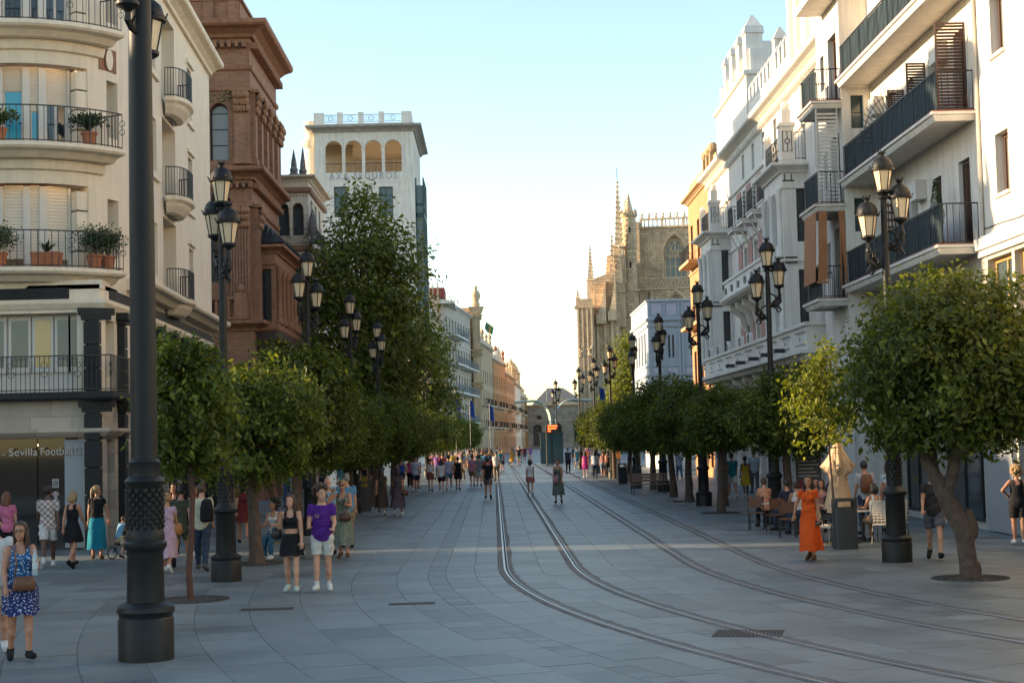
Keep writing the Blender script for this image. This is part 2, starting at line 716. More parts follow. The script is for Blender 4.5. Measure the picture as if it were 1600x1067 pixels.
def railing_mb(path, z0, h, mb=None, step=0.13, r=0.011, rail=0.022, fancy=0, mids=()):
    """Iron railing along a plan polyline: rails and closely set upright bars."""
    mb = mb or MB()
    pts = [Vector((p[0], p[1])) for p in path]
    for z, rr in [(z0 + h, rail), (z0 + 0.06, rail * 0.8)] + [(z0 + m, rail * 0.7) for m in mids]:
        mb.tube([(p.x, p.y, z) for p in pts], rr, 4)
    k = 0
    for a, b in zip(pts[:-1], pts[1:]):
        d = b - a
        n = max(1, int(round(d.length / step)))
        for i in range(n):
            q = a + d * (i / n)
            mb.tube([(q.x, q.y, z0), (q.x, q.y, z0 + h)], r * (1.5 if k % 8 == 0 else 1), 4)
            if fancy and k % fancy == 0:
                t = d.normalized()
                c = [(q.x + t.x * 0.09 * math.cos(s), q.y + t.y * 0.09 * math.cos(s), z0 + h * 0.5 + 0.09 * math.sin(s)) for s in [2 * PI * j / 8 for j in range(8)]]
                mb.tube(c, r * 0.9, 4, closed=True)
                c = [(x, y, z + h * 0.24) for x, y, z in c]
                mb.tube(c, r * 0.9, 4, closed=True)
            k += 1
    e = pts[-1]
    mb.tube([(e.x, e.y, z0), (e.x, e.y, z0 + h)], r * 1.5, 4)
    return mb


def corn(mb, path, z, prof, closed=False):
    return mb.sweep([(d, z + h) for d, h in prof], path, closed)


P_CORN = [(-0.05, 0), (0.12, 0), (0.16, 0.1), (0.34, 0.22), (0.55, 0.28), (0.6, 0.34), (0.6, 0.46), (-0.05, 0.5)]
P_BAND = [(-0.05, 0), (0.06, 0), (0.1, 0.06), (0.1, 0.16), (-0.05, 0.2)]
P_SLAB = [(-0.05, -0.34), (0.45, -0.34), (0.62, -0.2), (0.86, -0.16), (0.92, -0.1), (0.92, 0.0), (-0.05, 0.0)]


def cpath(p, s):
    return [(d * s, h * s) for d, h in p]
# ------------------------------------------------------------------ palette
M_STUCCO = mat('cream_stucco', (0.78, 0.67, 0.51), 0.75, var=0.06, scale=1.2, streak=0.13, bump=0.08, bscale=60)
M_STUCCO2 = mat('cream_moulding', (0.8, 0.69, 0.53), 0.7, var=0.08, scale=2.5, streak=0.16)
M_STONEBEIGE = mat('beige_stone', (0.45, 0.38, 0.3), 0.6, var=0.12, scale=2.0, bump=0.1, brick=(1.1, 0.5, 0.012, (0.3, 0.26, 0.21)))
M_GRANITE = mat('dark_granite', (0.022, 0.024, 0.025), 0.6, var=0.3, scale=3, speck=(90, 0.7), spec=0.25)
M_WHITE = mat('white_stucco', (0.74, 0.69, 0.61), 0.75, var=0.09, scale=0.9, streak=0.28, bump=0.06, bscale=50)
M_WHITE2 = mat('white_moulding', (0.75, 0.71, 0.64), 0.65, var=0.07, scale=2, streak=0.2)
M_WOLD = mat('weathered_plaster', (0.52, 0.47, 0.4), 0.8, var=0.14, scale=1.1, streak=0.32, bump=0.1, bscale=30)
M_TERRA = mat('terracotta_brick', (0.28, 0.125, 0.064), 0.8, var=0.16, scale=1.0, streak=0.3, brick=(0.3, 0.075, 0.009, (0.3, 0.2, 0.14)))
M_TERRA2 = mat('terracotta_moulding', (0.29, 0.135, 0.07), 0.75, var=0.22, scale=3.0, streak=0.35, bump=0.5, bscale=14)
M_TERRA3 = mat('carved_terracotta', (0.28, 0.14, 0.072), 0.8, var=0.35, scale=6.0, bump=1.0, bscale=9)
M_GREYW = mat('grey_white_render', (0.69, 0.65, 0.58), 0.7, var=0.09, scale=1, streak=0.28, bump=0.06)
M_GREYW2 = mat('grey_white_moulding', (0.73, 0.69, 0.62), 0.6, var=0.07, scale=2, streak=0.2)
M_BLUEW = mat('pale_blue_panelling', (0.36, 0.42, 0.47), 0.55, var=0.05, scale=1.5, streak=0.1)
M_PINK = mat('salmon_pink_render', (0.42, 0.2, 0.17), 0.75, var=0.1, scale=1.5, streak=0.15)
M_STONE = mat('old_limestone', (0.62, 0.45, 0.28), 0.85, var=0.22, scale=0.35, streak=0.4, brick=(1.1, 0.55, 0.03, (0.26, 0.2, 0.14)))
M_STONE2 = mat('carved_limestone', (0.66, 0.49, 0.31), 0.85, var=0.3, scale=0.8, streak=0.4, bump=0.8, bscale=2.2)
M_OCHRE = mat('ochre_render', (0.42, 0.29, 0.16), 0.75, var=0.1, scale=0.6, streak=0.2)
M_OCHRE2 = mat('sand_render', (0.46, 0.37, 0.25), 0.75, var=0.1, scale=0.6, streak=0.2)
M_ORANGE = mat('orange_ochre_render', (0.45, 0.23, 0.1), 0.75, var=0.12, scale=0.8, streak=0.3)
M_SLATE = mat('grey_roof_tiles', (0.16, 0.15, 0.14), 0.7, var=0.2, scale=1, brick=(0.5, 0.3, 0.02, (0.08, 0.075, 0.07)))
M_IRON = mat('black_iron', (0.014, 0.015, 0.017), 0.45, var=0.25, scale=8, spec=0.5)
M_IRONG = mat('green_black_iron', (0.01, 0.011, 0.011), 0.5, var=0.3, scale=5, spec=0.3, bump=0.08, bscale=25)
M_FRAMEW = mat('white_window_frame', (0.6, 0.56, 0.5), 0.5, var=0.05)
M_FRAMEB = mat('brown_window_frame', (0.09, 0.042, 0.025), 0.55, var=0.2)
M_FRAMEG = mat('green_window_frame', (0.03, 0.07, 0.075), 0.5, var=0.2)
M_FRAMEY = mat('golden_window_frame', (0.42, 0.27, 0.1), 0.4, var=0.15)
M_SHUT = mat('white_shutter', (0.68, 0.6, 0.49), 0.6, var=0.05)
M_SHUTB = mat('brown_louvre', (0.1, 0.052, 0.036), 0.6, var=0.2)
M_GLASS = glass('dark_window_glass')
M_GLASSB = glass('blue_window_glass', (0.04, 0.33, 0.47), 0.2)
M_GLASSC = glass('curtained_glass', (0.2, 0.19, 0.17), 0.12)
M_GLASSW = glass('warm_glow_painted_glass', (0.55, 0.4, 0.16), 0.2)  # lamplit look is put into the base colour; the pane emits nothing
M_GLASSG = glass('grey_green_glass', (0.06, 0.09, 0.1), 0.1)
M_SCREEN = mat('blue_grey_screen_cloth', (0.05, 0.085, 0.1), 0.9, var=0.35, scale=2.5, streak=0.4)
M_AWN = mat('brown_orange_awning', (0.4, 0.17, 0.07), 0.85, var=0.15, scale=3)
M_TILE = mat('dark_glazed_tile', (0.045, 0.05, 0.055), 0.3, var=0.4, scale=5)
M_REDT = mat('red_clay_tile', (0.3, 0.1, 0.055), 0.75, var=0.2, scale=2)
M_CREAMB = mat('cream_banded_stone', (0.64, 0.56, 0.45), 0.75, var=0.12, scale=1.5, streak=0.25)
M_BROWNB = mat('brown_stone_band', (0.27, 0.15, 0.095), 0.75, var=0.15, scale=1.5, streak=0.2)

# ------------------------------------------------------------------ ground, paving, tram rails
M_JOINT = mat('dark_joint_sand', (0.045, 0.046, 0.048), 0.9, var=0.2, scale=3)


def paving_mat():
    m, nt, b = new_mat('granite_paving')
    N, L = nt.nodes.new, nt.links.new
    at = N('ShaderNodeAttribute')
    at.attribute_name = 'tint'
    tc = N('ShaderNodeTexCoord')
    n1 = N('ShaderNodeTexNoise')
    n1.inputs['Scale'].default_value = 0.45
    n1.inputs['Detail'].default_value = 7
    n1.inputs['Roughness'].default_value = 0.7
    L(tc.outputs['Object'], n1.inputs['Vector'])
    n2 = N('ShaderNodeTexNoise')
    n2.inputs['Scale'].default_value = 45
    n2.inputs['Detail'].default_value = 3
    L(tc.outputs['Object'], n2.inputs['Vector'])
    r1 = N('ShaderNodeMapRange')
    r1.inputs[1].default_value = 0.3
    r1.inputs[2].default_value = 0.72
    r1.inputs[3].default_value = 0.62
    r1.inputs[4].default_value = 1.25
    L(n1.outputs['Fac'], r1.inputs[0])
    r2 = N('ShaderNodeMapRange')
    r2.inputs[3].default_value = 0.8
    r2.inputs[4].default_value = 1.2
    L(n2.outputs['Fac'], r2.inputs[0])
    a = N('ShaderNodeMath')
    a.operation = 'MULTIPLY'
    L(r1.outputs[0], a.inputs[0])
    L(r2.outputs[0], a.inputs[1])
    c = N('ShaderNodeMath')
    c.operation = 'MULTIPLY'
    L(a.outputs[0], c.inputs[0])
    L(at.outputs['Fac'], c.inputs[1])
    n3 = N('ShaderNodeTexNoise')
    n3.inputs['Scale'].default_value = 1.6
    n3.inputs['Detail'].default_value = 9
    n3.inputs['Roughness'].default_value = 0.75
    L(tc.outputs['Object'], n3.inputs['Vector'])
    r3 = N('ShaderNodeMapRange')
    r3.inputs[1].default_value = 0.55
    r3.inputs[2].default_value = 0.7
    r3.inputs[3].default_value = 1.0
    r3.inputs[4].default_value = 0.62
    L(n3.outputs['Fac'], r3.inputs[0])
    vo = N('ShaderNodeTexVoronoi')
    vo.inputs['Scale'].default_value = 1.9
    L(tc.outputs['Object'], vo.inputs['Vector'])
    r4 = N('ShaderNodeMapRange')
    r4.inputs[1].default_value = 0.045
    r4.inputs[2].default_value = 0.06
    r4.inputs[3].default_value = 0.5
    r4.inputs[4].default_value = 1.0
    L(vo.outputs['Distance'], r4.inputs[0])
    mm = N('ShaderNodeMath')
    mm.operation = 'MULTIPLY'
    L(r3.outputs[0], mm.inputs[0])
    L(r4.outputs[0], mm.inputs[1])
    m6 = N('ShaderNodeMath')
    m6.operation = 'MULTIPLY'
    L(c.outputs[0], m6.inputs[0])
    L(mm.outputs[0], m6.inputs[1])
    c = m6
    s = N('ShaderNodeVectorMath')
    s.operation = 'SCALE'
    s.inputs[0].default_value = (0.148, 0.174, 0.176)
    L(c.outputs[0], s.inputs['Scale'])
    L(s.outputs[0], b.inputs['Base Color'])
    rr = N('ShaderNodeMapRange')
    rr.inputs[3].default_value = 0.36
    rr.inputs[4].default_value = 0.62
    L(n1.outputs['Fac'], rr.inputs[0])
    L(rr.outputs[0], b.inputs['Roughness'])
    bp = N('ShaderNodeBump')
    bp.inputs['Strength'].default_value = 0.12
    bp.inputs['Distance'].default_value = 0.01
    L(n2.outputs['Fac'], bp.inputs['Height'])
    L(bp.outputs[0], b.inputs['Normal'])
    return m


M_PAVE = paving_mat()
M_RAIL = mat('worn_steel', (0.4, 0.4, 0.4), 0.38, 1.0, var=0.2, scale=3)
M_GROOVE = mat('rail_groove', (0.012, 0.012, 0.013), 0.8, var=0.2)
M_FILL = mat('rail_bedding_mortar', (0.095, 0.1, 0.1), 0.8, var=0.35, scale=2.5, bump=0.3, bscale=20)

gmb = MB().quad((-3000, -600, -0.014), (3000, -600, -0.014), (3000, 5000, -0.014), (-3000, 5000, -0.014))
tag(link('ground', gmb.mesh('ground'), M_JOINT), 'dark jointing bed under the street paving', None, kind='structure')

XB, YB, RB = 0.15, 33.5, 43.0


def track(s, d):
    """Plan point at run s along the outer rail line and offset d to its right: straight street, then a bend to the right near the camera."""
    if s >= YB:
        return (XB + d, s)
    a = (YB - s) / RB
    return (XB + RB - (RB - d) * math.cos(a), YB - (RB - d) * math.sin(a))


rng = random.Random(7)
pave = bpy.data.objects.new('pavement', None)
COL.objects.link(pave)
tag(pave, 'grey granite slab paving of the pedestrian avenue', None, kind='structure')
RAILS = [0.0, 1.435, 3.8, 5.235]
edges = [-19, -17.6, -16.2, -15, -13.9, -12.8, -11.8, -10.8, -9.9, -9.0, -8.1, -7.2, -6.4, -5.6, -4.75, -3.9, -3.0, -2.15, -1.55, -1.2, -0.62, -0.13]
bands = list(zip(edges[:-1], edges[1:])) + [(0.15, 0.72), (0.72, 1.31), (1.6, 2.2), (2.2, 3.03), (3.03, 3.67), (3.95, 4.52), (4.52, 5.11), (5.39, 6.1)]
e2 = [6.1, 6.75, 7.5, 8.4, 9.3, 10.2, 11.1, 12.0, 12.9, 14.0, 15.2, 17.0]
bands += list(zip(e2[:-1], e2[1:]))
camM = cam.matrix_world.inverted()
slabs = []
for (da, db) in bands:
    w = db - da
    s = -3.0 + rng.random()
    while s < 176:
        ln = rng.uniform(0.55, 1.25) if w > 0.4 else rng.uniform(0.3, 0.6)
        if s > 70:
            ln *= 1.8
        g = 0.006 if s < 50 else 0.012
        s1 = s + ln
        n = 2 if s < YB else 1
        P = []
        for k in range(n + 1):
            P.append(track(s + g + (ln - 2 * g) * k / n, da + g * 0.6))
        Q = []
        for k in range(n + 1):
            Q.append(track(s + g + (ln - 2 * g) * k / n, db - g * 0.6))
        z = rng.uniform(-0.002, 0.002)
        t = rng.choice([1, 1, 1, 1.08, 0.92, 0.88, 1.12, 0.76]) * rng.uniform(0.95, 1.05) * (0.84 if w < 0.4 else 1)
        cx, cy = (P[0][0] + Q[-1][0]) / 2, (P[0][1] + Q[-1][1]) / 2
        c = camM @ Vector((cx, cy, 0))
        vis = c.z < -1 and abs(c.x / -c.z) < 0.325 and abs(c.y / -c.z) < 0.216
        slabs.append((P, Q, z, t, (math.hypot(cx, cy) if vis else 1e6), w * ln))
        s = s1
slabs.sort(key=lambda q: q[4] - 2.5 * q[5])


def slab_geo(P, Q, z):
    n = len(P)
    top = [(x, y, z) for x, y in P] + [(x, y, z) for x, y in Q]
    bot = [(x, y, -0.02) for x, y, _ in top]
    fs = [(i + 1, i, n + i, n + i + 1) for i in range(n - 1)]
    ring = list(range(n)) + [n + i for i in range(n - 1, -1, -1)]
    m = len(top)
    fs += [(ring[i], ring[(i + 1) % m], m + ring[(i + 1) % m], m + ring[i]) for i in range(m)]
    return top + bot, fs


def tinted(me, ts):
    at = me.attributes.new('tint', 'FLOAT', 'FACE')
    at.data.foreach_set('value', ts)


rest, rt = MB(), []
for i, (P, Q, z, t, dist, a) in enumerate(slabs):
    vs, fs = slab_geo(P, Q, z)
    if i < 300:
        me = bpy.data.meshes.new('slab')
        me.from_pydata(vs, [], fs)
        tinted(me, [t] * len(fs))
        link('slab', me, M_PAVE, pave)
    else:
        rest.add(vs, fs)
        rt += [t] * len(fs)
me = rest.mesh('far_slabs', recalc=False)
tinted(me, rt)
o = link('slab_field', me, M_PAVE, pave)
o['kind'] = 'stuff'
fp = MB().quad((-60, 176, 0), (60, 176, 0), (60, 640, 0), (-60, 640, 0)).quad((-60, -4, -0.006), (-19.2, -4, -0.006), (-19.2, 176, -0.006), (-60, 176, -0.006)).quad((17.2, -4, -0.006), (70, -4, -0.006), (70, 176, -0.006), (17.2, 176, -0.006))
me = fp.mesh('far_paving', recalc=False)
tinted(me, [0.95] * 3)
o = link('far_paving', me, M_PAVE, pave)

wher = ['outer rail of the left tram track', 'inner rail of the left tram track', 'inner rail of the right tram track', 'outer rail of the right tram track']
for k, d in enumerate(RAILS):
    path = [track(s, d) for s in [-3 + 0.9 * i for i in range(41)]] + [track(s, d) for s in (36, 45, 60, 80, 110, 150)]
    if k > 1:
        path = [track(s, d) for s in [-3 + 0.9 * i for i in range(41)]] + [track(s, d) for s in (36, 45, 60, 80, 100)] + [(track(100, d)[0] + 0.004 * q * q, 100 + q) for q in (12, 25, 40, 60)]
    root = thing('tram_rail', 'shiny steel ' + wher[k] + ' set in the paving', 'rail', (path[0][0], path[0][1], 0), group='tram rails')
    part('rail_head', MB().sweep([(-0.022, -0.03), (0.02, -0.03), (0.02, 0.006), (-0.018, 0.007), (-0.022, 0.003)], path), M_RAIL, root)
    part('guard_lip', MB().sweep([(0.062, -0.03), (0.076, -0.03), (0.076, 0.003), (0.062, 0.003)], path), M_RAIL, root)
    part('groove', MB().sweep([(0.021, -0.03), (0.061, -0.03), (0.061, -0.022), (0.021, -0.022)], path), M_GROOVE, root)
    fm = MB()
    for sg in (-1, 1):
        inner = -0.023 if sg < 0 else 0.077
        i0 = None
        a, b = [], []
        ss = [-3 + 0.22 * i for i in range(170)] + [35 + 2.5 * i for i in range(40)]
        for s in ss:
            wv = (0.085 + 0.05 * rng.random() ** 2)
            a.append(track(s, d + inner))
            b.append(track(s, d + inner + sg * wv))
        n = len(a)
        fm.add([(x, y, 0.0035) for x, y in a] + [(x, y, 0.0028) for x, y in b], [(i, i + 1, n + i + 1, n + i) for i in range(n - 1)])
    part('bedding', fm, M_FILL, root)

# tree pits, drains and covers in the paving
M_GRATE = mat('rusty_cast_iron', (0.05, 0.042, 0.036), 0.7, var=0.35, scale=9, bump=0.2)


def drain(x, y, w, l, rz, label):
    mb = MB()
    n = int(w / 0.055)
    mb.box(-w / 2, w / 2, -l / 2, -l / 2 + 0.03, -0.01, 0.006).box(-w / 2, w / 2, l / 2 - 0.03, l / 2, -0.01, 0.006)
    for i in range(n + 1):
        u = -w / 2 + 0.03 + (w - 0.06) * i / n
        mb.box(u - 0.012, u + 0.012, -l / 2 + 0.03, l / 2 - 0.03, -0.008, 0.005)
    o = thing('drain_grate', label, 'drain', (x, y, 0.002), rz, 'drain grates')
    link('grate', mb.mesh('grate'), M_GRATE, o)
    link('sump', MB().quad((-w / 2, -l / 2, 0.001), (w / 2, -l / 2, 0.001), (w / 2, l / 2, 0.001), (-w / 2, l / 2, 0.001)).mesh('sump'), M_GROOVE, o)


drain(-3.72, 26.0, 0.85, 0.34, 0.03, 'slotted iron drain grate in the paving before the strolling couple')
drain(-1.4, 26.3, 0.75, 0.26, 0.05, 'faint slotted iron drain grate left of the curving tram rail')
drain(3.3, 21.3, 0.9, 0.7, -0.25, 'square dark iron cover between the two tram tracks')
# ------------------------------------------------------------------ white corner building with bowed balconies (left)
class PathMap:
    def __init__(self, path):
        self.p = [Vector(q) for q in path]
        self.s = [0.0]
        for a, b in zip(self.p[:-1], self.p[1:]):
            self.s.append(self.s[-1] + (b - a).length)

    def frame(self, u):
        i = 0
        while i < len(self.s) - 2 and u > self.s[i + 1]:
            i += 1
        a, b = self.p[i], self.p[i + 1]
        t = (b - a).normalized()
        return a + t * (u - self.s[i]), Vector((t.y, -t.x)), t

    def __call__(self, u, d, z):
        p, n, t = self.frame(u)
        q = p - n * d
        return (q.x, q.y, z)

    def at(self, u):
        p, n, t = self.frame(u)
        a = p - t * u
        F = Facade(a, a + t)
        return F


AC = (-12.9, 45.2)


def arcp(r, a0, a1, n=14, c=AC):
    return [(c[0] + r * math.cos(rad(a0 + (a1 - a0) * i / n)), c[1] + r * math.sin(rad(a0 + (a1 - a0) * i / n))) for i in range(n + 1)]


apath = [(-16.0, 42.6)] + arcp(2.6, -90, 0, 18) + [(-11.0, 63.0), (-15.5, 63.0)]
PA = PathMap(apath)
U_ARC, U_SIDE = 3.1, PA.s[19]


def side_u(y):
    return U_SIDE + (y - 45.2) * 1.0008


A = thing('corner_building', 'cream white corner building with bowed balconies above the football club shop', 'building', (-12, 45, 0))
fl = [(7.43, 10.4), (10.75, 13.65), (14.0, 17.2)]
ops = []
for k, (z0, z1) in enumerate(fl):
    ops.append((0.2, 5.35, z0 + 0.02, z1 - 0.62))
    ops.append((6.05, 6.62, z0 + 0.5, z0 + 2.1))
    ops.append((side_u(49.6), side_u(50.5), z0 + 0.6, z0 + 2.25))
    ops.append((side_u(51.6), side_u(54.3), z0 + 0.05, z1 - 0.3))
    ops.append((side_u(57.2), side_u(58.2), z0 + 0.5, z0 + 2.3))
mw = MB(PA)
wall(mw, 0, PA.s[-1], 6.85, 17.6, ops, 0.5, du=0.35)
part('wall', mw, M_STUCCO, A)
part('roof', MB().poly([(x, y) for x, y in apath] + [(-15.5, 62), (-15.5, 43)], 17.55, 17.75, 'z'), M_STUCCO2, A)
corn_mb = MB()
corn(corn_mb, apath[:-1], 17.3, P_CORN)
part('cornice', corn_mb, M_STUCCO2, A)


def slab_panel(name, m, parent, u0, u1, d0, d1, z0, z1, slats=0):
    mb = MB(PA)
    if slats:
        h = (z1 - z0) / slats
        for i in range(slats):
            mb.add([(u0, d0 + 0.018, z0 + h * i), (u1, d0 + 0.018, z0 + h * i), (u1, d0, z0 + h * (i + 0.7)), (u0, d0, z0 + h * (i + 0.7)),
                    (u0, d0 + 0.018, z0 + h * (i + 1)), (u1, d0 + 0.018, z0 + h * (i + 1))], [(0, 1, 2, 3), (3, 2, 5, 4)])
    else:
        mb.box(u0, u1, d0, d1, z0, z1)
    return part(name, mb, m, parent)


cols = [(1.5, 2.75), (2.92, 3.5), (3.72, 4.02), (4.22, 4.9)]
for k, (z0, z1) in enumerate(fl):
    zt = z1 - 0.62
    # back of the recess with white posts, shutters and glazing
    slab_panel('recess_back', M_STUCCO2, A, 0.2, 5.35, 0.5, 0.55, z0, zt)
    for (a, b) in zip([0.2] + [c[1] for c in cols], [c[0] for c in cols] + [5.0]):
        slab_panel('shutter_post', M_FRAMEW, A, a, b, 0.36, 0.49, z0 + 0.03, zt - 0.03)
    for j, (a, b) in enumerate(cols):
        zb = z0 + (0.35 if k == 0 else (1.6, 1.6, 1.05, 1.25)[j])
        if k == 2:
            zb = z0 + 2.0
        slab_panel('roller_shutter', M_SHUT, A, a, b, 0.42, 0.44, zb, zt, 22)
        if k > 0:
            fr = slab_panel('window', M_FRAMEW, A, a, b, 0.46, 0.47, z0 + 0.1, zb)
            mid = (a + b) / 2
            g = M_GLASSB if (k == 1 and j < 3) else M_GLASS
            for (p, q) in (((a + 0.07, mid - 0.04), (mid + 0.04, b - 0.07)) if b - a > 0.6 else ((a + 0.05, b - 0.05),)):
                mb = MB(PA)
                mb.quad((p, 0.455, z0 + 0.28), (q, 0.455, z0 + 0.28), (q, 0.455, zb - 0.02), (p, 0.455, zb - 0.02))
                mb.v = [(x + 12, y - 45, z) for x, y, z in mb.v]
                link('pane', mb.mesh('pane'), g, fr)
    # rusticated jamb blocks
    for i in range(4):
        zz = z0 + 0.05 + i * 0.55
        slab_panel('jamb_block', M_STUCCO2, A, 5.02, 5.38, 0.04, 0.4, zz, zz + 0.5)
    # bowed balcony slab and railing
    bp = [(-17.2, 42.45)] + arcp(2.62, -90, -30, 12)
    mb = MB()
    corn(mb, bp, z0, P_SLAB)
    bal = part('balcony', mb, M_STUCCO2, A)
    rp = [(-17.2, 41.78)] + arcp(3.42, -90, -31, 20) + [(AC[0] + 2.65 * math.cos(rad(-31)), AC[1] + 2.65 * math.sin(rad(-31)))]
    mb = railing_mb(rp, z0, 0.98, step=0.125, fancy=9)
    mb.v = [(x + 12, y - 45, z) for x, y, z in mb.v]
    link('railing', mb.mesh('railing'), M_IRON, bal)
    mb = MB()
    corn(mb, bp, z0 - 0.62, [(-0.02, 0), (0.1, 0.03), (0.16, 0.2), (0.16, 0.27), (-0.02, 0.27)])
    part('moulding', mb, M_STUCCO2, A)
    # ornament panel and small window on the turn of the corner
    F = PA.at(6.3)
    window(F, A, 6.05, 6.62, z0 + 0.5, z0 + 2.1, 0.3, M_FRAMEW, M_GLASSC, 1, 2, 0.05)
    if k == 1:
        slab_panel('ornament_panel', M_TERRA2, A, 5.75, 6.5, -0.03, 0.05, z0 + 2.35, z0 + 3.0)
        mb = MB()
        mb.map = lambda x, y, z: PA(6.12 + x, -0.045 + y, 13.42 + z)
        mb.lathe([(0.0, 0)] + [(0.0, 0)], 8)
        mb.v, mb.f, mb.mi = [], [], []
        mb.poly([(0.15 * math.cos(t), 0.3 * math.sin(t)) for t in [2 * PI * i / 16 for i in range(16)]], 0, -0.03, 'y')
        part('oval_medallion', mb, M_STUCCO2, A)
    # street side: niches, bow balcony
    Fs = PA.at(side_u(52))
    window(Fs, A, side_u(49.6), side_u(50.5), z0 + 0.6, z0 + 2.25, 0.3, M_FRAMEW, M_GLASSC, 1, 2, 0.06)
    window(Fs, A, side_u(57.2), side_u(58.2), z0 + 0.5, z0 + 2.3, 0.25, M_FRAMEW, M_GLASSC, 2, 2, 0.06)
    window(Fs, A, side_u(51.6), side_u(54.3), z0 + 0.05, z1 - 0.3, 0.42, M_FRAMEW, M_GLASSC, 3, 2, 0.12, transom=0.75)
    for (a, b, za, zb) in ((49.35, 50.75, z0 + 0.28, z0 + 0.42), (56.95, 58.45, z0 + 0.18, z0 + 0.32), (56.95, 58.45, z0 + 2.42, z0 + 2.55)):
        slab_panel('sill', M_STUCCO2, A, side_u(a), side_u(b), -0.1, 0.02, za, zb)
    cb = Vector(PA(side_u(52.9), 0, 0))
    tdir = Fs.u
    nd = Fs.n
    bowp = []
    for i in range(13):
        a = PI * i / 12
        uu, dd = -1.35 * math.cos(a), 0.12 + 0.62 * math.sin(a) ** 0.6
        bowp.append((cb.x + tdir.x * uu + nd.x * dd, cb.y + tdir.y * uu + nd.y * dd))
    mb = MB()
    mb.sweep([(-0.5, z0 - 0.55), (-0.3, z0 - 0.5), (-0.12, z0 - 0.3), (-0.06, z0 - 0.2), (0.06, z0 - 0.12), (0.08, z0), (-0.5, z0)], bowp)
    mb.poly(bowp, z0 - 0.01, z0 - 0.14, 'z')
    bal = part('balcony', mb, M_STUCCO2, A)
    mb = railing_mb(bowp, z0, 0.95, step=0.09, r=0.012)
    mb.v = [(x + 12, y - 45, z) for x, y, z in mb.v]
    link('railing', mb.mesh('railing'), M_IRON, bal)
# lower floors keep a square corner: granite bands, piers, glazed doors, iron rail
lpath = [(-16.0, 42.5), (-10.35, 42.5), (-10.35, 45.2), (-11.0, 63.0), (-15.5, 63.0)]
PL = PathMap(lpath)
zf = 4.15


def lu(y):
    return 8.35 + (y - 45.2) * 1.0008


def low_panel(name, m, parent, u0, u1, d0, d1, z0, z1):
    return part(name, MB(PL).box(u0, u1, d0, d1, z0, z1), m, parent)


ops1 = [(0.2, 5.0, zf + 0.02, 6.26), (6.1, 7.1, zf + 0.4, 6.1)]
ys = [48.5, 51.2, 53.9, 56.6, 59.3]
ops1 += [(lu(y - 0.85), lu(y + 0.85), zf + 0.1, 6.15) for y in ys]
mw = MB(PL)
wall(mw, 0, PL.s[3], 3.93, 7.0, ops1, 0.45, du=2.0)
mw.map = Facade((-11, 63), (-15.5, 63))
wall(mw, 0, 4.5, 0, 7.0, (), 0.2)
part('first_floor_wall', mw, M_STUCCO, A)
lp = lpath[:4]
rnd = [(-16.0, 42.5), (-11.6, 42.5)] + [(-11.6 + 1.25 * math.sin(rad(a)), 43.75 - 1.25 * math.cos(rad(a))) for a in (15, 30, 45, 60, 75, 90)] + lp[2:]
part('corner_slab', MB().poly(lp[:3] + [(-13, 45.2), (-16, 44)], 6.88, 7.12, 'z'), M_STUCCO2, A)
mb = MB()
corn(mb, rnd, 6.62, [(-0.3, 0), (0.07, 0), (0.07, 0.3), (-0.3, 0.3)])
part('granite_band', mb, M_GRANITE, A)
mb = MB()
corn(mb, lp, 6.36, [(-0.02, 0), (0.05, 0), (0.14, 0.14), (0.14, 0.25), (-0.02, 0.25)])
part('string_course', mb, M_STUCCO2, A)
mb = MB()
corn(mb, lp[2:], 7.43, [(d * 0.8, h) for d, h in P_SLAB])
part('string_course', mb, M_STUCCO2, A)
low_panel('recess_back', M_FRAMEW, A, 0.2, 5.0, 0.45, 0.5, zf, 6.26)
for j, (a, b, g) in enumerate(((1.6, 2.5, M_GLASS), (2.62, 2.95, M_GLASSG), (3.15, 3.6, M_GLASSG), (3.78, 4.2, M_GLASSW), (4.38, 4.66, M_GLASSG), (4.74, 4.98, M_GLASSG))):
    fr = low_panel('window', M_FRAMEW, A, a - 0.07, min(b + 0.07, 5.0), 0.38, 0.44, zf + 0.55, 6.2)
    mb = MB(PL)
    mb.quad((a, 0.375, zf + 0.7), (b, 0.375, zf + 0.7), (b, 0.375, 6.1), (a, 0.375, 6.1))
    mb.v = [(x + 12, y - 45, z) for x, y, z in mb.v]
    link('pane', mb.mesh('pane'), g, fr)
window(PL.at(6.5), A, 6.1, 7.1, zf + 0.4, 6.1, 0.3, M_FRAMEW, M_GLASSC, 1, 2, 0.05)
for y in ys:
    window(PL.at(lu(y)), A, lu(y - 0.85), lu(y + 0.85), zf + 0.1, 6.15, 0.3, M_FRAMEW, M_GLASSC, 2, 2, 0.07)
mb = MB()
corn(mb, lp, 3.93, [(-0.02, 0), (0.32, 0), (0.36, 0.06), (0.36, 0.22), (-0.02, 0.22)])
led = part('granite_ledge', mb, M_GRANITE, A)
mb = railing_mb([(-17, 42.2), (-10.05, 42.2), (-10.05, 45.2)], 4.15, 0.95, step=0.125, fancy=7)
mb.v = [(x + 12, y - 45, z) for x, y, z in mb.v]
link('railing', mb.mesh('railing'), M_IRON, led)


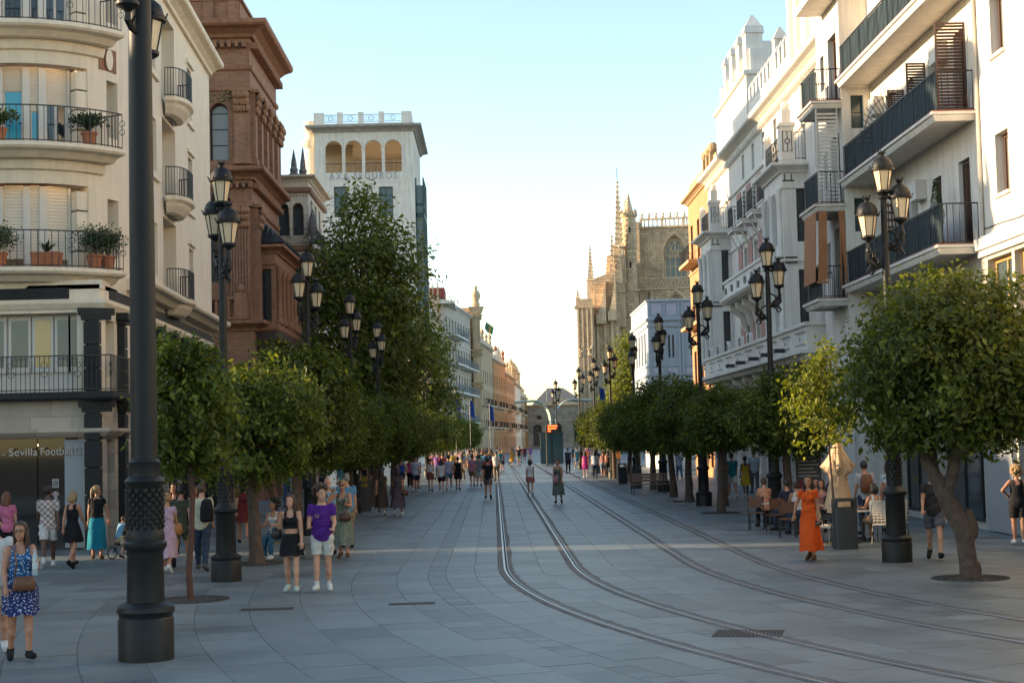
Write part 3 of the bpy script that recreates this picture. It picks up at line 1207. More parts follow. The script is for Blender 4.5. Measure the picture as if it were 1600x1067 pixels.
def pier(u, w, z0, z1):
    """Rusticated granite pier of stacked blocks with a capital."""
    n = int((z1 - z0 - 0.35) / 0.62)
    h = (z1 - z0 - 0.35) / n
    for i in range(n):
        low_panel('granite_block', M_GRANITE, A, u - w / 2, u + w / 2, -0.2, 0.1, z0 + i * h + 0.02, z0 + (i + 1) * h - 0.02)
    mb = MB(PL)
    mb.box(u - w / 2 + 0.04, u + w / 2 - 0.04, -0.15, 0.1, z0, z1 - 0.3)
    mb.box(u - w / 2 - 0.05, u + w / 2 + 0.05, -0.26, 0.1, z1 - 0.32, z1 - 0.2).box(u - w / 2 - 0.12, u + w / 2 + 0.12, -0.33, 0.1, z1 - 0.2, z1)
    part('granite_pier', mb, M_GRANITE, A)


for u in [5.42, 7.6] + [lu(y) for y in (47.2, 49.85, 52.55, 55.25, 57.95, 60.7, 62.6)]:
    pier(u, 0.4, 0, 3.93)
    pier(u, 0.4, 4.15, 6.36)
# ground floor: stone fascia, shop opening, white reveal
mw = MB(PL)
wall(mw, 0, PL.s[3], 0, 3.94, [(0.01, 5.15, 0, 2.98), (6.1, 7.1, 0, 2.9)] + [(lu(y - 1.0), lu(y + 1.0), 0.15, 2.8) for y in ys], 0.6, du=2.0)
part('ground_floor_wall', mw, M_STONEBEIGE, A)
mb = MB()
corn(mb, lp[:3], 2.96, [(-0.02, 0), (0.1, 0), (0.24, 0.14), (0.24, 0.22), (-0.02, 0.22)])
part('shop_cornice', mb, M_STONEBEIGE, A)
M_SHOPW = mat('white_shop_panel', (0.3, 0.32, 0.34), 0.45, var=0.03)
low_panel('shop_side_panel', M_SHOPW, A, 4.62, 5.15, 0.1, 0.5, 0.05, 2.9)
low_panel('doorway_panel', M_SHOPW, A, 6.15, 7.05, 0.2, 0.24, 0.05, 2.85)
low_panel('red_plinth', mat('red_plinth', (0.25, 0.03, 0.03), 0.5), A, 0.1, 7.2, -0.03, 0.08, 0.0, 0.06)
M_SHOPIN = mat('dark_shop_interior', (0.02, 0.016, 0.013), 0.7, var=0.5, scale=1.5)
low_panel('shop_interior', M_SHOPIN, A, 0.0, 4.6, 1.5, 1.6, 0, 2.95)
for y in ys:
    window(PL.at(lu(y)), A, lu(y - 1.0), lu(y + 1.0), 0.15, 2.8, 0.4, M_FRAMEB, M_GLASS, 2, 1, 0.08)
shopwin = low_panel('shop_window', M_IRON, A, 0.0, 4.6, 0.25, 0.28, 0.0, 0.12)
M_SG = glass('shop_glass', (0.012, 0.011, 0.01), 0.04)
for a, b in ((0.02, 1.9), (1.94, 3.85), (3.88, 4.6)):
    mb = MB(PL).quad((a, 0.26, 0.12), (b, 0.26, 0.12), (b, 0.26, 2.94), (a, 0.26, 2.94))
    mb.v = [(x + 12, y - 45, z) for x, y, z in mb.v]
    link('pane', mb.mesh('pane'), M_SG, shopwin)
M_NOT = mat('notice_paper', (0.36, 0.34, 0.32), 0.6)
low_panel('notice', M_NOT, A, 4.25, 4.43, 0.235, 0.245, 1.63, 1.87)
low_panel('notice', M_NOT, A, 4.25, 4.43, 0.235, 0.245, 1.14, 1.28)
low_panel('notice_print', mat('red_print', (0.25, 0.03, 0.04), 0.6), A, 4.29, 4.39, 0.228, 0.234, 1.18, 1.24)
u, z = 4.34, 1.3
part('shirt_sticker', MB(PL).poly([(u - 0.045, z), (u + 0.045, z), (u + 0.045, z + 0.15), (u + 0.085, z + 0.12), (u + 0.1, z + 0.17), (u + 0.04, z + 0.24), (u - 0.04, z + 0.24), (u - 0.1, z + 0.17), (u - 0.085, z + 0.12), (u - 0.045, z + 0.15)], 0.235, 0.245, 'y'), mat('pink_sticker', (0.4, 0.3, 0.3), 0.6), A)
mb = MB(lambda x, y, z: PL(4.34 + x, 0.23 + y, z))
for r in (0.06, 0.03):
    mb.tube([(r * math.cos(t), 0, 1.75 + r * math.sin(t)) for t in [2 * PI * i / 12 for i in range(12)]], 0.006, 4, closed=True)
part('notice_emblem', mb, M_IRON, A)
low_panel('number_plate', M_SHOPW, A, 6.9, 7.05, -0.02, 0.02, 3.35, 3.65)


def lettering(name, txt, width, height, loc, ang, m, parent, ext=0.012, spacing=1.0):
    """Raised letters, scaled to the given width and capital height, as a mesh."""
    cu = bpy.data.curves.new(name, 'FONT')
    cu.body = txt
    cu.size = 1.0
    cu.space_character = spacing
    cu.extrude = 0.05
    cu.resolution_u = 3
    o = bpy.data.objects.new('tmp_text', cu)
    COL.objects.link(o)
    me = bpy.data.meshes.new_from_object(o.evaluated_get(bpy.context.evaluated_depsgraph_get()))
    bpy.data.objects.remove(o)
    xs = [v.co.x for v in me.vertices]
    x0, x1 = min(xs), max(xs)
    for v in me.vertices:
        v.co = ((v.co.x - x0) / (x1 - x0) * width, -v.co.z * ext / 0.05, v.co.y * height / 0.69)
    me.update()
    return link(name, me, m, parent, loc=Vector(loc) - parent.location, rz=ang)


M_LET = mat('pale_sign_letters', (0.5, 0.46, 0.4), 0.5, var=0.05)
for txt, ua, ub in (('-', 2.98, 3.08), ('Sevilla', 3.17, 3.93), ('Football', 4.01, 4.84), ('Club', 4.9, 5.24)):
    lettering('lettering', txt, ub - ua, 0.2 if txt != '-' else 0.12, PL(ua, 0.04, 2.5), 0.0, M_LET, A)
low_panel('ceiling_lamp', mat('shop_lamp', (0.8, 0.7, 0.5), 0.4, emit=((1.0, 0.75, 0.45), 3.0)), A, 3.0, 3.1, 0.9, 1.0, 2.6, 2.64)
low_panel('ceiling_lamp', MATS['shop_lamp'], A, 3.6, 3.75, 1.2, 1.3, 2.75, 2.8)
low_panel('ceiling_lamp', MATS['shop_lamp'], A, 4.0, 4.1, 1.2, 1.3, 2.75, 2.8)

# potted plants on the bowed balconies
M_POT = mat('terracotta_pot', (0.36, 0.13, 0.06), 0.8, var=0.15)
M_PLANT = leaf_mat('balcony_plant_leaf', (0.02, 0.045, 0.012), (0.035, 0.07, 0.02), (0.06, 0.1, 0.03), 0.2)


def pot_plant(name, label, x, y, z, kind):
    rr = random.Random(hash(label) % 1000 if False else len(label) * 7 + int(z))
    t = thing(name, label, 'plant', (x, y, z), group='potted plants on balconies')
    if kind == 'agave':
        link('pot', MB().frustum(0, 0, 0, 0.42, 0.32, 0.2, 0.38, 0.24).mesh('pot'), M_POT, t)
        mb = MB()
        for i in range(26):
            a, e = rr.random() * 2 * PI, rr.uniform(0.5, 1.4)
            l = rr.uniform(0.28, 0.45)
            d = Vector((math.cos(a) * math.cos(e), math.sin(a) * math.cos(e), math.sin(e)))
            s = Vector((-math.sin(a), math.cos(a), 0)) * 0.028
            b0 = Vector((0, 0, 0.42))
            mb.add([b0 - s, b0 + s, b0 + d * l * 0.6 + s * 1.1, b0 + d * l + Vector((0, 0, -0.05)), b0 + d * l * 0.6 - s * 1.1], [(0, 1, 2, 4), (4, 2, 3)])
        link('foliage', mb.mesh('foliage', False), M_PLANT, t)
    else:
        link('pot', MB().lathe([(0.0, 0), (0.15, 0), (0.2, 0.36), (0.23, 0.37), (0.23, 0.43), (0.17, 0.43), (0.0, 0.4)], 14).mesh('pot'), M_POT, t, smooth=40)
        mb = MB()
        nb = 900 if kind == 'bush' else 420
        for i in range(nb):
            if kind == 'bush':
                c = Vector((rr.gauss(0, 0.2), rr.gauss(0, 0.2), 0.86 + rr.gauss(0, 0.16)))
                l = 0.075
            else:
                a = rr.random() * 2 * PI
                r = rr.random()
                c = Vector((math.cos(a) * r * 0.55, math.sin(a) * r * 0.55, 0.55 + 0.75 * r * (1.2 - r) + rr.uniform(-0.12, 0.1)))
                l = 0.12
            d = Vector((rr.gauss(0, 1), rr.gauss(0, 1), rr.gauss(0.3, 1))).normalized()
            s = d.orthogonal().normalized() * l * 0.32
            mb.add([c - d * l * 0.5, c + s, c + d * l * 0.5, c - s], [(0, 1, 2, 3)])
        link('foliage', mb.mesh('foliage', False), M_PLANT, t)
        st = MB()
        for i in range(6):
            a = i * 1.05
            st.tube([(0, 0, 0.4), (math.cos(a) * 0.1, math.sin(a) * 0.1, 0.85)], [0.014, 0.008], 5)
        link('stem', st.mesh('stem'), M_FRAMEB, t)


def bowpt(a, r, z):
    return (AC[0] + r * math.cos(rad(a)), AC[1] + r * math.sin(rad(a)), z)


pot_plant('potted_agave', 'spiky agave in a square clay planter on the lower bowed balcony', *bowpt(-68, 3.1, 7.43), 'agave')
pot_plant('potted_bush', 'round leafy bush in a clay pot on the lower bowed balcony', *bowpt(-43, 3.05, 7.43), 'bush')
pot_plant('potted_cactus_bush', 'upright green plant at the corner end of the lower bowed balcony', *bowpt(-34, 3.0, 7.43), 'bush')
pot_plant('potted_palm', 'spreading fern palm in a pot on the upper bowed balcony', *bowpt(-45, 3.0, 10.75), 'palm')
pot_plant('potted_bush', 'leafy shrub at the picture edge on the lower bowed balcony', *bowpt(-91, 3.0, 7.43), 'bush')
pot_plant('potted_shrub', 'small shrub at the picture edge on the upper bowed balcony', *bowpt(-91, 3.0, 10.75), 'palm')

# ------------------------------------------------------------------ terracotta palace with an oriel (left)
B = thing('terracotta_palace', 'red brick and terracotta palace with heavy cornice and tiled oriel', 'building', (-11.2, 75.3, 0))
bx, by0, by1 = -11.2, 75.3, 84.6
bp_in = [(-32, by0), (bx, by0), (bx, by1)]
Ff = Facade((-32, by0), (bx, by0))
Fs = Facade((bx, by0), (bx, by1))
fo = [(18.85, 19.75, 16.1, 18.85, 'arch'), (15.6, 16.9, 16.1, 18.85, 'arch')]
lo = [(18.2, 19.8, 10.3, 14.3), (18.3, 19.7, 1.0, 6.6, 'arch'), (14.4, 16.6, 10.3, 14.3), (14.4, 16.6, 1, 6.6, 'arch')]
mb = MB(Ff)
wall(mb, 0, 20.8, 0, 22.2, fo + lo, 0.45)
so = [(1.15, 1.85, 16.0, 19.2, 'arch'), (3.05, 3.75, 16.0, 19.2, 'arch'), (4.95, 5.65, 16.0, 19.2, 'arch'), (6.85, 7.55, 16.0, 19.2, 'arch'), (0.35, 0.6, 9, 9.5), (2.2, 3.6, 0.5, 5.2, 'arch'), (5.2, 6.6, 0.5, 5.2, 'arch')]
mb.map = Fs
wall(mb, 0, 9.3, 0, 22.2, so, 0.45)
mb.map = Facade((bx, by1), (-32, by1))
wall(mb, 0, 20.8, 0, 22.2, (), 0.3)
part('wall', mb, M_TERRA, B)
part('roof', MB().box(-32, bx - 0.02, by0 + 0.02, by1 - 0.02, 22.1, 22.3), M_TERRA2, B)
for o in fo:
    window(Ff, B, *o[:4], 0.35, M_IRON, M_GLASSC if o[0] > 17 else M_GLASS, 1, 4, 0.07, kind='arch')
for o in lo:
    window(Ff, B, *o[:4], 0.4, M_FRAMEB, M_GLASS, 2, 2, 0.08, kind=o[4] if len(o) > 4 else None)
for o in so:
    if o[1] - o[0] > 0.4:
        window(Fs, B, *o[:4], 0.35, M_IRON if o[2] > 10 else M_FRAMEB, M_GLASSC if o[2] > 10 else M_GLASS, 1, 3, 0.06, kind='arch')
for z, pr, sc in ((21.95, P_CORN, 1.55), (20.4, P_BAND, 1.3), (19.4, P_BAND, 1.0), (15.15, P_CORN, 1.2), (13.9, P_BAND, 1.2), (8.0, P_CORN, 1.0), (5.6, P_BAND, 1.3)):
    mb = MB()
    corn(mb, bp_in, z, cpath(pr, sc))
    part('cornice', mb, M_TERRA2, B)
# dentils and brackets under the main cornices
for z, st, w, h, d in ((21.45, 0.34, 0.16, 0.3, 0.4), (14.75, 0.3, 0.14, 0.26, 0.32)):
    mb = MB(Ff)
    u = 12.0
    while u < 20.8:
        mb.box(u, u + w, -d, 0.02, z, z + h)
        u += st
    mb.map = Fs
    u = 0.05
    while u < 9.2:
        mb.box(u, u + w, -d, 0.02, z, z + h)
        u += st
    part('dentil_course', mb, M_TERRA2, B)['kind'] = 'stuff'
# attic
mb = MB()
mb.box(-20, bx - 0.5, by0 + 0.5, by1 - 0.6, 22.85, 23.9).box(-20.1, bx - 0.4, by0 + 0.4, by1 - 0.5, 23.9, 24.05)
for x in (-13.2, -12.0):
    mb.box(x - 0.25, x + 0.25, by0 + 0.42, by0 + 0.52, 22.86, 23.88)
part('attic', mb, M_TERRA, B)
# pilasters with carved capitals, upper storey and giant order below


def pilaster(F, u, w, z0, z1, d, flutes=0, cap=True):
    mb = MB(F)
    mb.box(u - w / 2, u + w / 2, -d, 0.02, z0, z1)
    mb.box(u - w / 2 - 0.06, u + w / 2 + 0.06, -d - 0.06, 0.02, z0 - 0.01, z0 + 0.28)
    for i in range(flutes):
        q = u - w / 2 + w * (i + 0.5) / flutes
        mb.box(q - w / flutes * 0.3, q + w / flutes * 0.3, -d - 0.05, -d + 0.01, z0 + 0.3, z1 - 0.1)
    p = part('pilaster', mb, M_TERRA, B)
    if cap:
        mb = MB(F)
        rr = random.Random(int(u * 100 + z1))
        for k in range(3):
            h = 0.3
            zz = z1 - 0.1 - k * 0.32
            for j in range(5):
                q = u - w / 2 + w * (j + 0.5) / 5
                mb.ball((q + rr.uniform(-0.03, 0.03), -d - 0.06 - 0.07 * (2 - k), zz - 0.1), w / 5.5, 0.13, 0.2, 6, 4)
        mb.box(u - w / 2 - 0.12, u + w / 2 + 0.12, -d - 0.2, 0.02, z1 - 0.02, z1 + 0.14)
        mb.v = [(x - B.location.x, y - B.location.y, z) for x, y, z in mb.v]
        link('capital', mb.mesh('capital'), M_TERRA3, p, smooth=50)


for u in (14.0, 17.75, 20.4):
    pilaster(Ff, u, 0.72, 15.9, 19.35, 0.22)
for u in (0.45, 2.45, 4.35, 6.25, 8.15, 8.9):
    pilaster(Fs, u, 0.6, 15.9, 19.35, 0.22)
for u in (13.6, 17.3, 20.25):
    pilaster(Ff, u, 0.95, 8.5, 13.85, 0.28, 7)
pilaster(Fs, 0.5, 0.8, 8.5, 13.85, 0.28, 6)
for u in (13.6, 15.5, 17.3, 20.0):
    pilaster(Ff, u, 0.7, 0.0, 5.5, 0.3)
for u in (0.5, 1.7, 4.2, 4.9, 7.2, 8.8):
    pilaster(Fs, u, 0.55, 0.0, 5.5, 0.25)
# carved panel over the front window
mb = MB(Ff)
rr = random.Random(3)
for i in range(34):
    mb.ball((rr.uniform(18.6, 19.95), -0.02, rr.uniform(18.95, 19.35)), rr.uniform(0.05, 0.1), 0.06, rr.uniform(0.05, 0.1), 6, 4)
part('carved_panel', mb, mat('tiled_relief', (0.2, 0.14, 0.06), 0.6, var=0.5, scale=8, bump=0.6), B, smooth=50)
# balustrade on the ground floor cornice
mb = MB(Ff)
mb.box(12, 20.7, -0.5, -0.2, 9.45, 9.6).box(12, 20.7, -0.5, -0.2, 8.5, 8.62)
for i in range(30):
    mb.box(12.1 + i * 0.29, 12.24 + i * 0.29, -0.43, -0.27, 8.62, 9.45)
for u in (13.6, 17.3, 20.3):
    mb.box(u - 0.3, u + 0.3, -0.56, -0.14, 8.5, 9.75)
    mb.ball((u, -0.35, 9.95), 0.2, 0.2, 0.24, 8, 6)
part('balustrade', mb, M_TERRA2, B)
# oriel
ox, oy0, oy1 = -10.25, 76.2, 84.3
orp = [(bx, oy0), (ox, oy0), (ox, oy1), (bx, oy1)]
oF1, oF2 = Facade((bx, oy0), (ox, oy0)), Facade((ox, oy0), (ox, oy1))
O1 = [(0.25, 0.75, 8.5, 11.0)]
O2 = [(0.75 + i * 1.5, 1.55 + i * 1.5, 8.5, 11.0) for i in range(5)]
mb = MB(oF1)
wall(mb, 0, bx * 0 + 0.95, 8.0, 12.1, O1, 0.25)
mb.map = oF2
wall(mb, 0, oy1 - oy0, 8.0, 12.1, O2, 0.25)
part('oriel_wall', mb, M_TERRA, B)
for o in O1:
    window(oF1, B, *o, 0.2, M_FRAMEB, M_GLASS, 1, 3, 0.05)
for o in O2:
    window(oF2, B, *o, 0.2, M_FRAMEB, M_GLASS, 1, 3, 0.05)
for z, pr, s in ((11.75, P_CORN, 0.8), (11.15, P_BAND, 0.8), (8.0, P_BAND, 1.5)):
    mb = MB()
    corn(mb, orp, z, cpath(pr, s))
    part('cornice', mb, M_TERRA2, B)
for i in range(6):
    u = 0.38 + i * 1.5 if i < 5 else 7.85
    mb = MB(oF2)
    mb.lathe([(0.2, 8.4), (0.2, 8.6), (0.15, 8.65), (0.13, 10.7), (0.2, 10.85), (0.22, 11.1)], 10, c=(u, -0.1, 0))
    part('column', mb, M_TERRA2, B, smooth=40)
# oriel bracket: dark stepped corbel
mb = MB()
for k, (z0, z1, q) in enumerate(((7.55, 8.02, 0.1), (7.2, 7.56, -0.25), (6.9, 7.22, -0.55), (6.5, 6.92, -0.75))):
    mb.box(bx - 0.02, ox + q, oy0 + 0.1 * k - (0.1 if k == 0 else 0), oy1 - 0.1 * k, z0, z1)
part('corbel', mb, mat('dark_timber_corbel', (0.05, 0.03, 0.024), 0.7, var=0.25), B)
# tiled hip roof: rows of round tiles
mb = MB()
e0, e1 = ox + 0.45, bx
zr0, zr1 = 12.2, 13.5
mb.add([(e1, oy0 - 0.4, zr0), (e0, oy0 - 0.4, zr0), (e0, oy1 + 0.4, zr0), (e1, oy1 + 0.4, zr0), (e1, oy0 + 0.9, zr1), (e1, oy1 - 0.9, zr1)], [(0, 1, 4), (1, 2, 5, 4), (2, 3, 5), (0, 3, 2, 1)])
n = 34
for i in range(n):
    y = oy0 - 0.3 + (oy1 - oy0 + 0.6) * i / (n - 1)
    t = min(1, max(0, (y - oy0 + 0.4) / 1.3), max(0, (oy1 + 0.4 - y) / 1.3))
    for j in range(7):
        a, b = t * j / 7, t * (j + 0.95) / 7
        mb.tube([(e0 + (e1 - e0) * a, y, zr0 + (zr1 - zr0) * a + 0.07), (e0 + (e1 - e0) * b, y, zr0 + (zr1 - zr0) * b + 0.03)], 0.075, 6)
for i in range(6):
    x = e1 + (e0 - e1) * (i + 0.4) / 6
    t = 1 - (i + 0.4) / 6
    for j in range(7):
        a, b = t * j / 7, t * (j + 0.95) / 7
        mb.tube([(x, oy0 - 0.4 + 1.3 * a, zr0 + (zr1 - zr0) * a + 0.07), (x, oy0 - 0.4 + 1.3 * b, zr0 + (zr1 - zr0) * b + 0.03)], 0.075, 6)
part('tiled_roof', mb, M_TILE, B, smooth=50)

# ------------------------------------------------------------------ banded palace with gallery (left, behind the brick palace)
Cc = thing('banded_palace', 'cream and brown banded palace with twin arched gallery and spires', 'building', (-11, 88, 0))
F1, F2 = Facade((-18, 88), (-9.95, 88)), Facade((-9.95, 88), (-9.95, 96))
o1 = [(6.35, 6.95, 14.1, 15.9, 'arch'), (7.15, 7.75, 14.1, 15.9, 'arch'), (5.2, 5.9, 14.1, 15.9, 'arch'), (6.5, 7.5, 9.5, 12), (6.5, 7.5, 4.5, 7), (6.3, 7.7, 0.3, 3.4), (4.2, 5.2, 9.5, 12), (4.2, 5.2, 4.5, 7)]
o2 = [(1 + 2 * i, 2 + 2 * i, z, z + 2.2) for i in range(3) for z in (14, 9.6, 4.6)]
mb = MB(F1)
wall(mb, 0, 8.05, 0, 17.2, o1, 0.5)
mb.map = F2
wall(mb, 0, 8, 0, 17.2, o2, 0.4)
mb.map = Facade((-9.95, 96), (-18, 96))
wall(mb, 0, 8, 0, 17.2, (), 0.3)
part('wall', mb, M_CREAMB, Cc)
part('roof', MB().box(-18, -10, 88.05, 95.9, 17.1, 17.3), M_BROWNB, Cc)
for o in o1:
    window(F1, Cc, *o[:4], 0.42, M_FRAMEB, M_GLASSG, 1, 2, 0.05, kind=o[4] if len(o) > 4 else None)
for o in o2:
    window(F2, Cc, *o[:4], 0.3, M_FRAMEB, M_GLASSG, 2, 2, 0.06)
pc = [(-18, 88), (-9.95, 88), (-9.95, 96), (-18, 96)]
for z, pr, s, m in ((17.1, P_CORN, 0.7, M_CREAMB), (16.45, P_BAND, 1.8, M_BROWNB), (13.2, P_BAND, 2.0, M_BROWNB), (12.4, P_BAND, 1.2, M_CREAMB), (8.3, P_CORN, 0.8, M_CREAMB), (7.6, P_BAND, 1.5, M_BROWNB), (3.6, P_CORN, 0.8, M_CREAMB)):
    mb = MB()
    corn(mb, pc, z, cpath(pr, s))
    part('cornice', mb, m, Cc)
for u in (6.25, 7.05, 7.85):
    mb = MB(F1)
    mb.lathe([(0.1, 14.0), (0.07, 14.1), (0.065, 15.2), (0.12, 15.32), (0.12, 15.4)], 8, c=(u, -0.12, 0))
    part('column', mb, M_CREAMB, Cc, smooth=40)
for (ua, ub) in ((6.35, 6.95), (7.15, 7.75)):
    mb = MB(F1)
    ap = arch_pts(ua - 0.04, ub + 0.04, 15.6, 10)
    mb.tube([(p[0], -0.06, p[1]) for p in ap], 0.06, 5)
    part('arch_moulding', mb, M_CREAMB, Cc)
mb = MB(F1)
for k in range(18):
    mb.box(5.0 + k * 0.17, 5.06 + k * 0.17, -0.03, 0.01, 16.25, 16.33)
    mb.box(5.0 + k * 0.17, 5.06 + k * 0.17, -0.03, 0.01, 12.9, 13.0)
part('inlay_dots', mb, M_FRAMEB, Cc)
mb = railing_mb([(-13.2, 87.55), (-9.5, 87.55), (-9.5, 92)], 13.55, 0.85, step=0.13)
part('railing', mb, M_IRON, Cc)
for dx, hh in ((-0.25, 18.9), (0.2, 19.1)):
    mb = MB()
    mb.lathe([(0.3, 17.3), (0.34, 17.5), (0.2, 17.6), (0.24, 17.8), (0.17, 17.9), (0.16, 18.15), (0.02, hh)], 8, c=(-10.5 + dx, 88.4 + dx, 0))
    part('spire', mb, M_SLATE, Cc)
mb = MB()
mb.lathe([(0.15, 13.55), (0.2, 13.7), (0.12, 13.9), (0.22, 14.2), (0.25, 14.5), (0.18, 15.0), (0.02, 15.5)], 9, c=(-9.7, 87.6, 0))
part('urn_finial', mb, M_SLATE, Cc, smooth=40)

# ------------------------------------------------------------------ white tower with roof loggia (left, far)
T = thing('white_tower', 'tall white tower block with four arched loggia openings under the roof terrace', 'building', (-13, 170, 0))
tx0, tx1, ty0, ty1 = -18.5, -7.9, 170.0, 186.0
F1, F2, F3 = Facade((tx0, ty0), (tx1, ty0)), Facade((tx1, ty0), (tx1, ty1)), Facade((tx1, ty1), (tx0, ty1))
F4 = Facade((tx0, ty1), (tx0, ty0))
zl0, zl1, ztop = 31.4, 35.4, 36.1
ar = [(1.15 + i * 2.12, 2.95 + i * 2.12, zl0, 34.85, 'arch') for i in range(4)]
arb = [(1.0 + i * 2.12, 2.8 + i * 2.12, zl0, 33.9, 'arch') for i in range(3)]
wn1 = [(2.0, 3.5, 26.6, 29.9), (6.8, 8.3, 26.6, 29.8), (2.0, 3.5, 20.6, 23.9), (6.8, 8.3, 20.6, 23.9)]
mb = MB(F1)
wall(mb, 0, 10.6, 0, ztop, ar + wn1, 0.45)
mb.map = F3
wall(mb, 0, 10.6, 0, ztop, arb, 0.45)
mb.map = F2
sd = [(1.5 + 3.2 * i, 2.7 + 3.2 * i, zl0 + 0.2, 34.4, 'arch') for i in range(4)]
wall(mb, 0, 16, 0, ztop, sd, 0.45)
mb.map = F4
wall(mb, 0, 16, 0, ztop, [(1.0 + 3.0 * i, 3.4 + 3.0 * i, zl0, 34.8, 'arch') for i in range(5)], 0.45)
part('wall', mb, M_WHITE, T)
part('loggia_floor', MB().box(tx0 + 0.05, tx1 - 0.05, ty0 + 0.05, ty1 - 0.05, zl0 - 0.3, zl0 - 0.02), M_WHITE2, T)
part('loggia_ceiling', MB().box(tx0 + 0.05, tx1 - 0.05, ty0 + 0.05, ty1 - 0.05, zl1 + 0.1, zl1 + 0.3), M_OCHRE2, T)
part('loggia_partition', MB().box(tx0 + 0.05, tx0 + 3.6, ty0 + 6, ty0 + 6.3, zl0, zl1 + 0.05), M_OCHRE2, T)
part('roof', MB().box(tx0 + 0.02, tx1 - 0.02, ty0 + 0.02, ty1 - 0.02, ztop - 0.15, ztop + 0.1), M_WHITE2, T)
for o in wn1:
    window(F1, T, *o, 0.3, M_FRAMEG, M_GLASSG, 2, 2, 0.1, transom=0.72)
tp = [(tx0, ty0), (tx1, ty0), (tx1, ty1), (tx0, ty1)]
mb = MB()
corn(mb, tp, 35.75, cpath(P_CORN, 1.5), closed=True)
part('cornice', mb, mat('grey_stone_cornice', (0.36, 0.33, 0.3), 0.8, var=0.2, scale=1, streak=0.3), T)
mb = MB()
mb.sweep([(-0.6, 36.4), (-0.2, 36.4), (-0.2, 36.75), (-0.6, 36.75)], tp, closed=True)
part('terrace_parapet', mb, M_WHITE2, T)
for i, u in enumerate((0.5, 2.75, 5.0, 7.2, 9.9)):
    w = 0.55 if i in (0, 4) else 0.3
    part('parapet_pier', MB(F1).box(u - w, u + w, 0.18, 0.62, 36.7, 37.95), M_WHITE2, T)
for i, u in enumerate((3, 6, 9, 12, 15.2)):
    part('parapet_pier', MB(F2).box(u - 0.35, u + 0.35, 0.18, 0.62, 36.7, 37.95), M_WHITE2, T)
M_BLUEIRON = mat('pale_blue_iron', (0.3, 0.45, 0.5), 0.5)
for a, b in ((1.05, 2.45), (3.05, 4.7), (5.3, 6.9), (7.5, 9.35)):
    mb = MB(F1)
    mb.box(a, b, 0.36, 0.42, 37.68, 37.75).box(a, b, 0.36, 0.42, 36.9, 36.96)
    n = 16
    for k in range(n + 1):
        q = a + (b - a) * k / n
        mb.box(q - 0.015, q + 0.015, 0.37, 0.4, 36.9, 37.7)
    c = (a + b) / 2
    mb.tube([(c + 0.26 * math.cos(t), 0.36, 37.32 + 0.26 * math.sin(t)) for t in [2 * PI * k / 10 for k in range(10)]], 0.035, 4, closed=True)
    part('railing_panel', mb, M_BLUEIRON, T)
for o in ar:
    mb = MB(F1)
    n = 14
    mb.box(o[0], o[1], 0.1, 0.14, zl0 + 0.95, zl0 + 1.02)
    for k in range(n):
        q = o[0] + 1.8 * (k + 0.5) / n
        mb.box(q - 0.014, q + 0.014, 0.1, 0.13, zl0, zl0 + 0.98)
    part('loggia_railing', mb, M_IRON, T)
    ap = arch_pts(o[0] - 0.1, o[1] + 0.1, o[3] - 0.9, 12)
    mb = MB(F1)
    mb.tube([(p[0], -0.02, p[1]) for p in ap], 0.07, 4)
    part('arch_moulding', mb, M_WHITE2, T)
for k, u in enumerate((2.05, 4.15, 6.27)):
    mb = MB(F1)
    mb.lathe([(0.16, zl0), (0.12, zl0 + 0.15), (0.1, zl0 + 2.3), (0.18, zl0 + 2.45), (0.18, zl0 + 2.55)], 8, c=(u + 1.0, 0.2, 0))
    part('column', mb, M_WHITE2, T, smooth=40)
mb = MB(F1)
mb.box(0.9, 9.6, -0.03, 0.01, 30.45, 30.52).box(0.9, 0.96, -0.03, 0.01, 30.5, 35.2).box(9.55, 9.61, -0.03, 0.01, 30.5, 35.2).box(0.9, 9.6, -0.03, 0.01, 35.15, 35.22)
part('moulding', mb, M_WHITE2, T)
lettering('lettering', 'AXA SEGUROS', 7.3, 0.75, F1(1.5, -0.01, 30.65), 0.0, mat('faded_letters', (0.33, 0.34, 0.36), 0.7), T, 0.03, 1.3)
# round stair turret on the sunny flank
mb = MB()
mb.lathe([(0.75, 20), (0.75, 34.3), (0.95, 34.5), (1.1, 34.9), (1.1, 35.2), (0.75, 35.3), (0.7, 36.2), (0.85, 36.3), (0.85, 37.2), (0.0, 37.3)], 14, c=(tx0 - 0.45, ty0 + 1.6, 0))
part('turret', mb, M_STUCCO, T, smooth=40)
# green glazed bays down the street side
mb = MB()
for k in range(5):
    z = 9.5 + k * 4.3
    mb.box(tx1, tx1 + 0.95, ty0 + 2, ty0 + 9, z, z + 0.5).box(tx1, tx1 + 0.95, ty0 + 2, ty0 + 9, z + 1.3, z + 1.5)
    for q in range(6):
        y = ty0 + 2 + 7 * q / 5
        mb.box(tx1 + 0.8, tx1 + 0.95, y - 0.12, y + 0.12, z + 0.5, z + 4.3)
    mb.box(tx1, tx1 + 0.15, ty0 + 2, ty0 + 2.2, z, z + 4.3)
bay = part('glazed_bay', mb, M_FRAMEG, T)
mb = MB().box(tx1 + 0.02, tx1 + 0.86, ty0 + 2.1, ty0 + 8.9, 10, 30.2)
mb.v = [(x + 13, y - 170, z) for x, y, z in mb.v]
link('pane', mb.mesh('pane'), M_GLASSG, bay)

# ------------------------------------------------------------------ generic street house


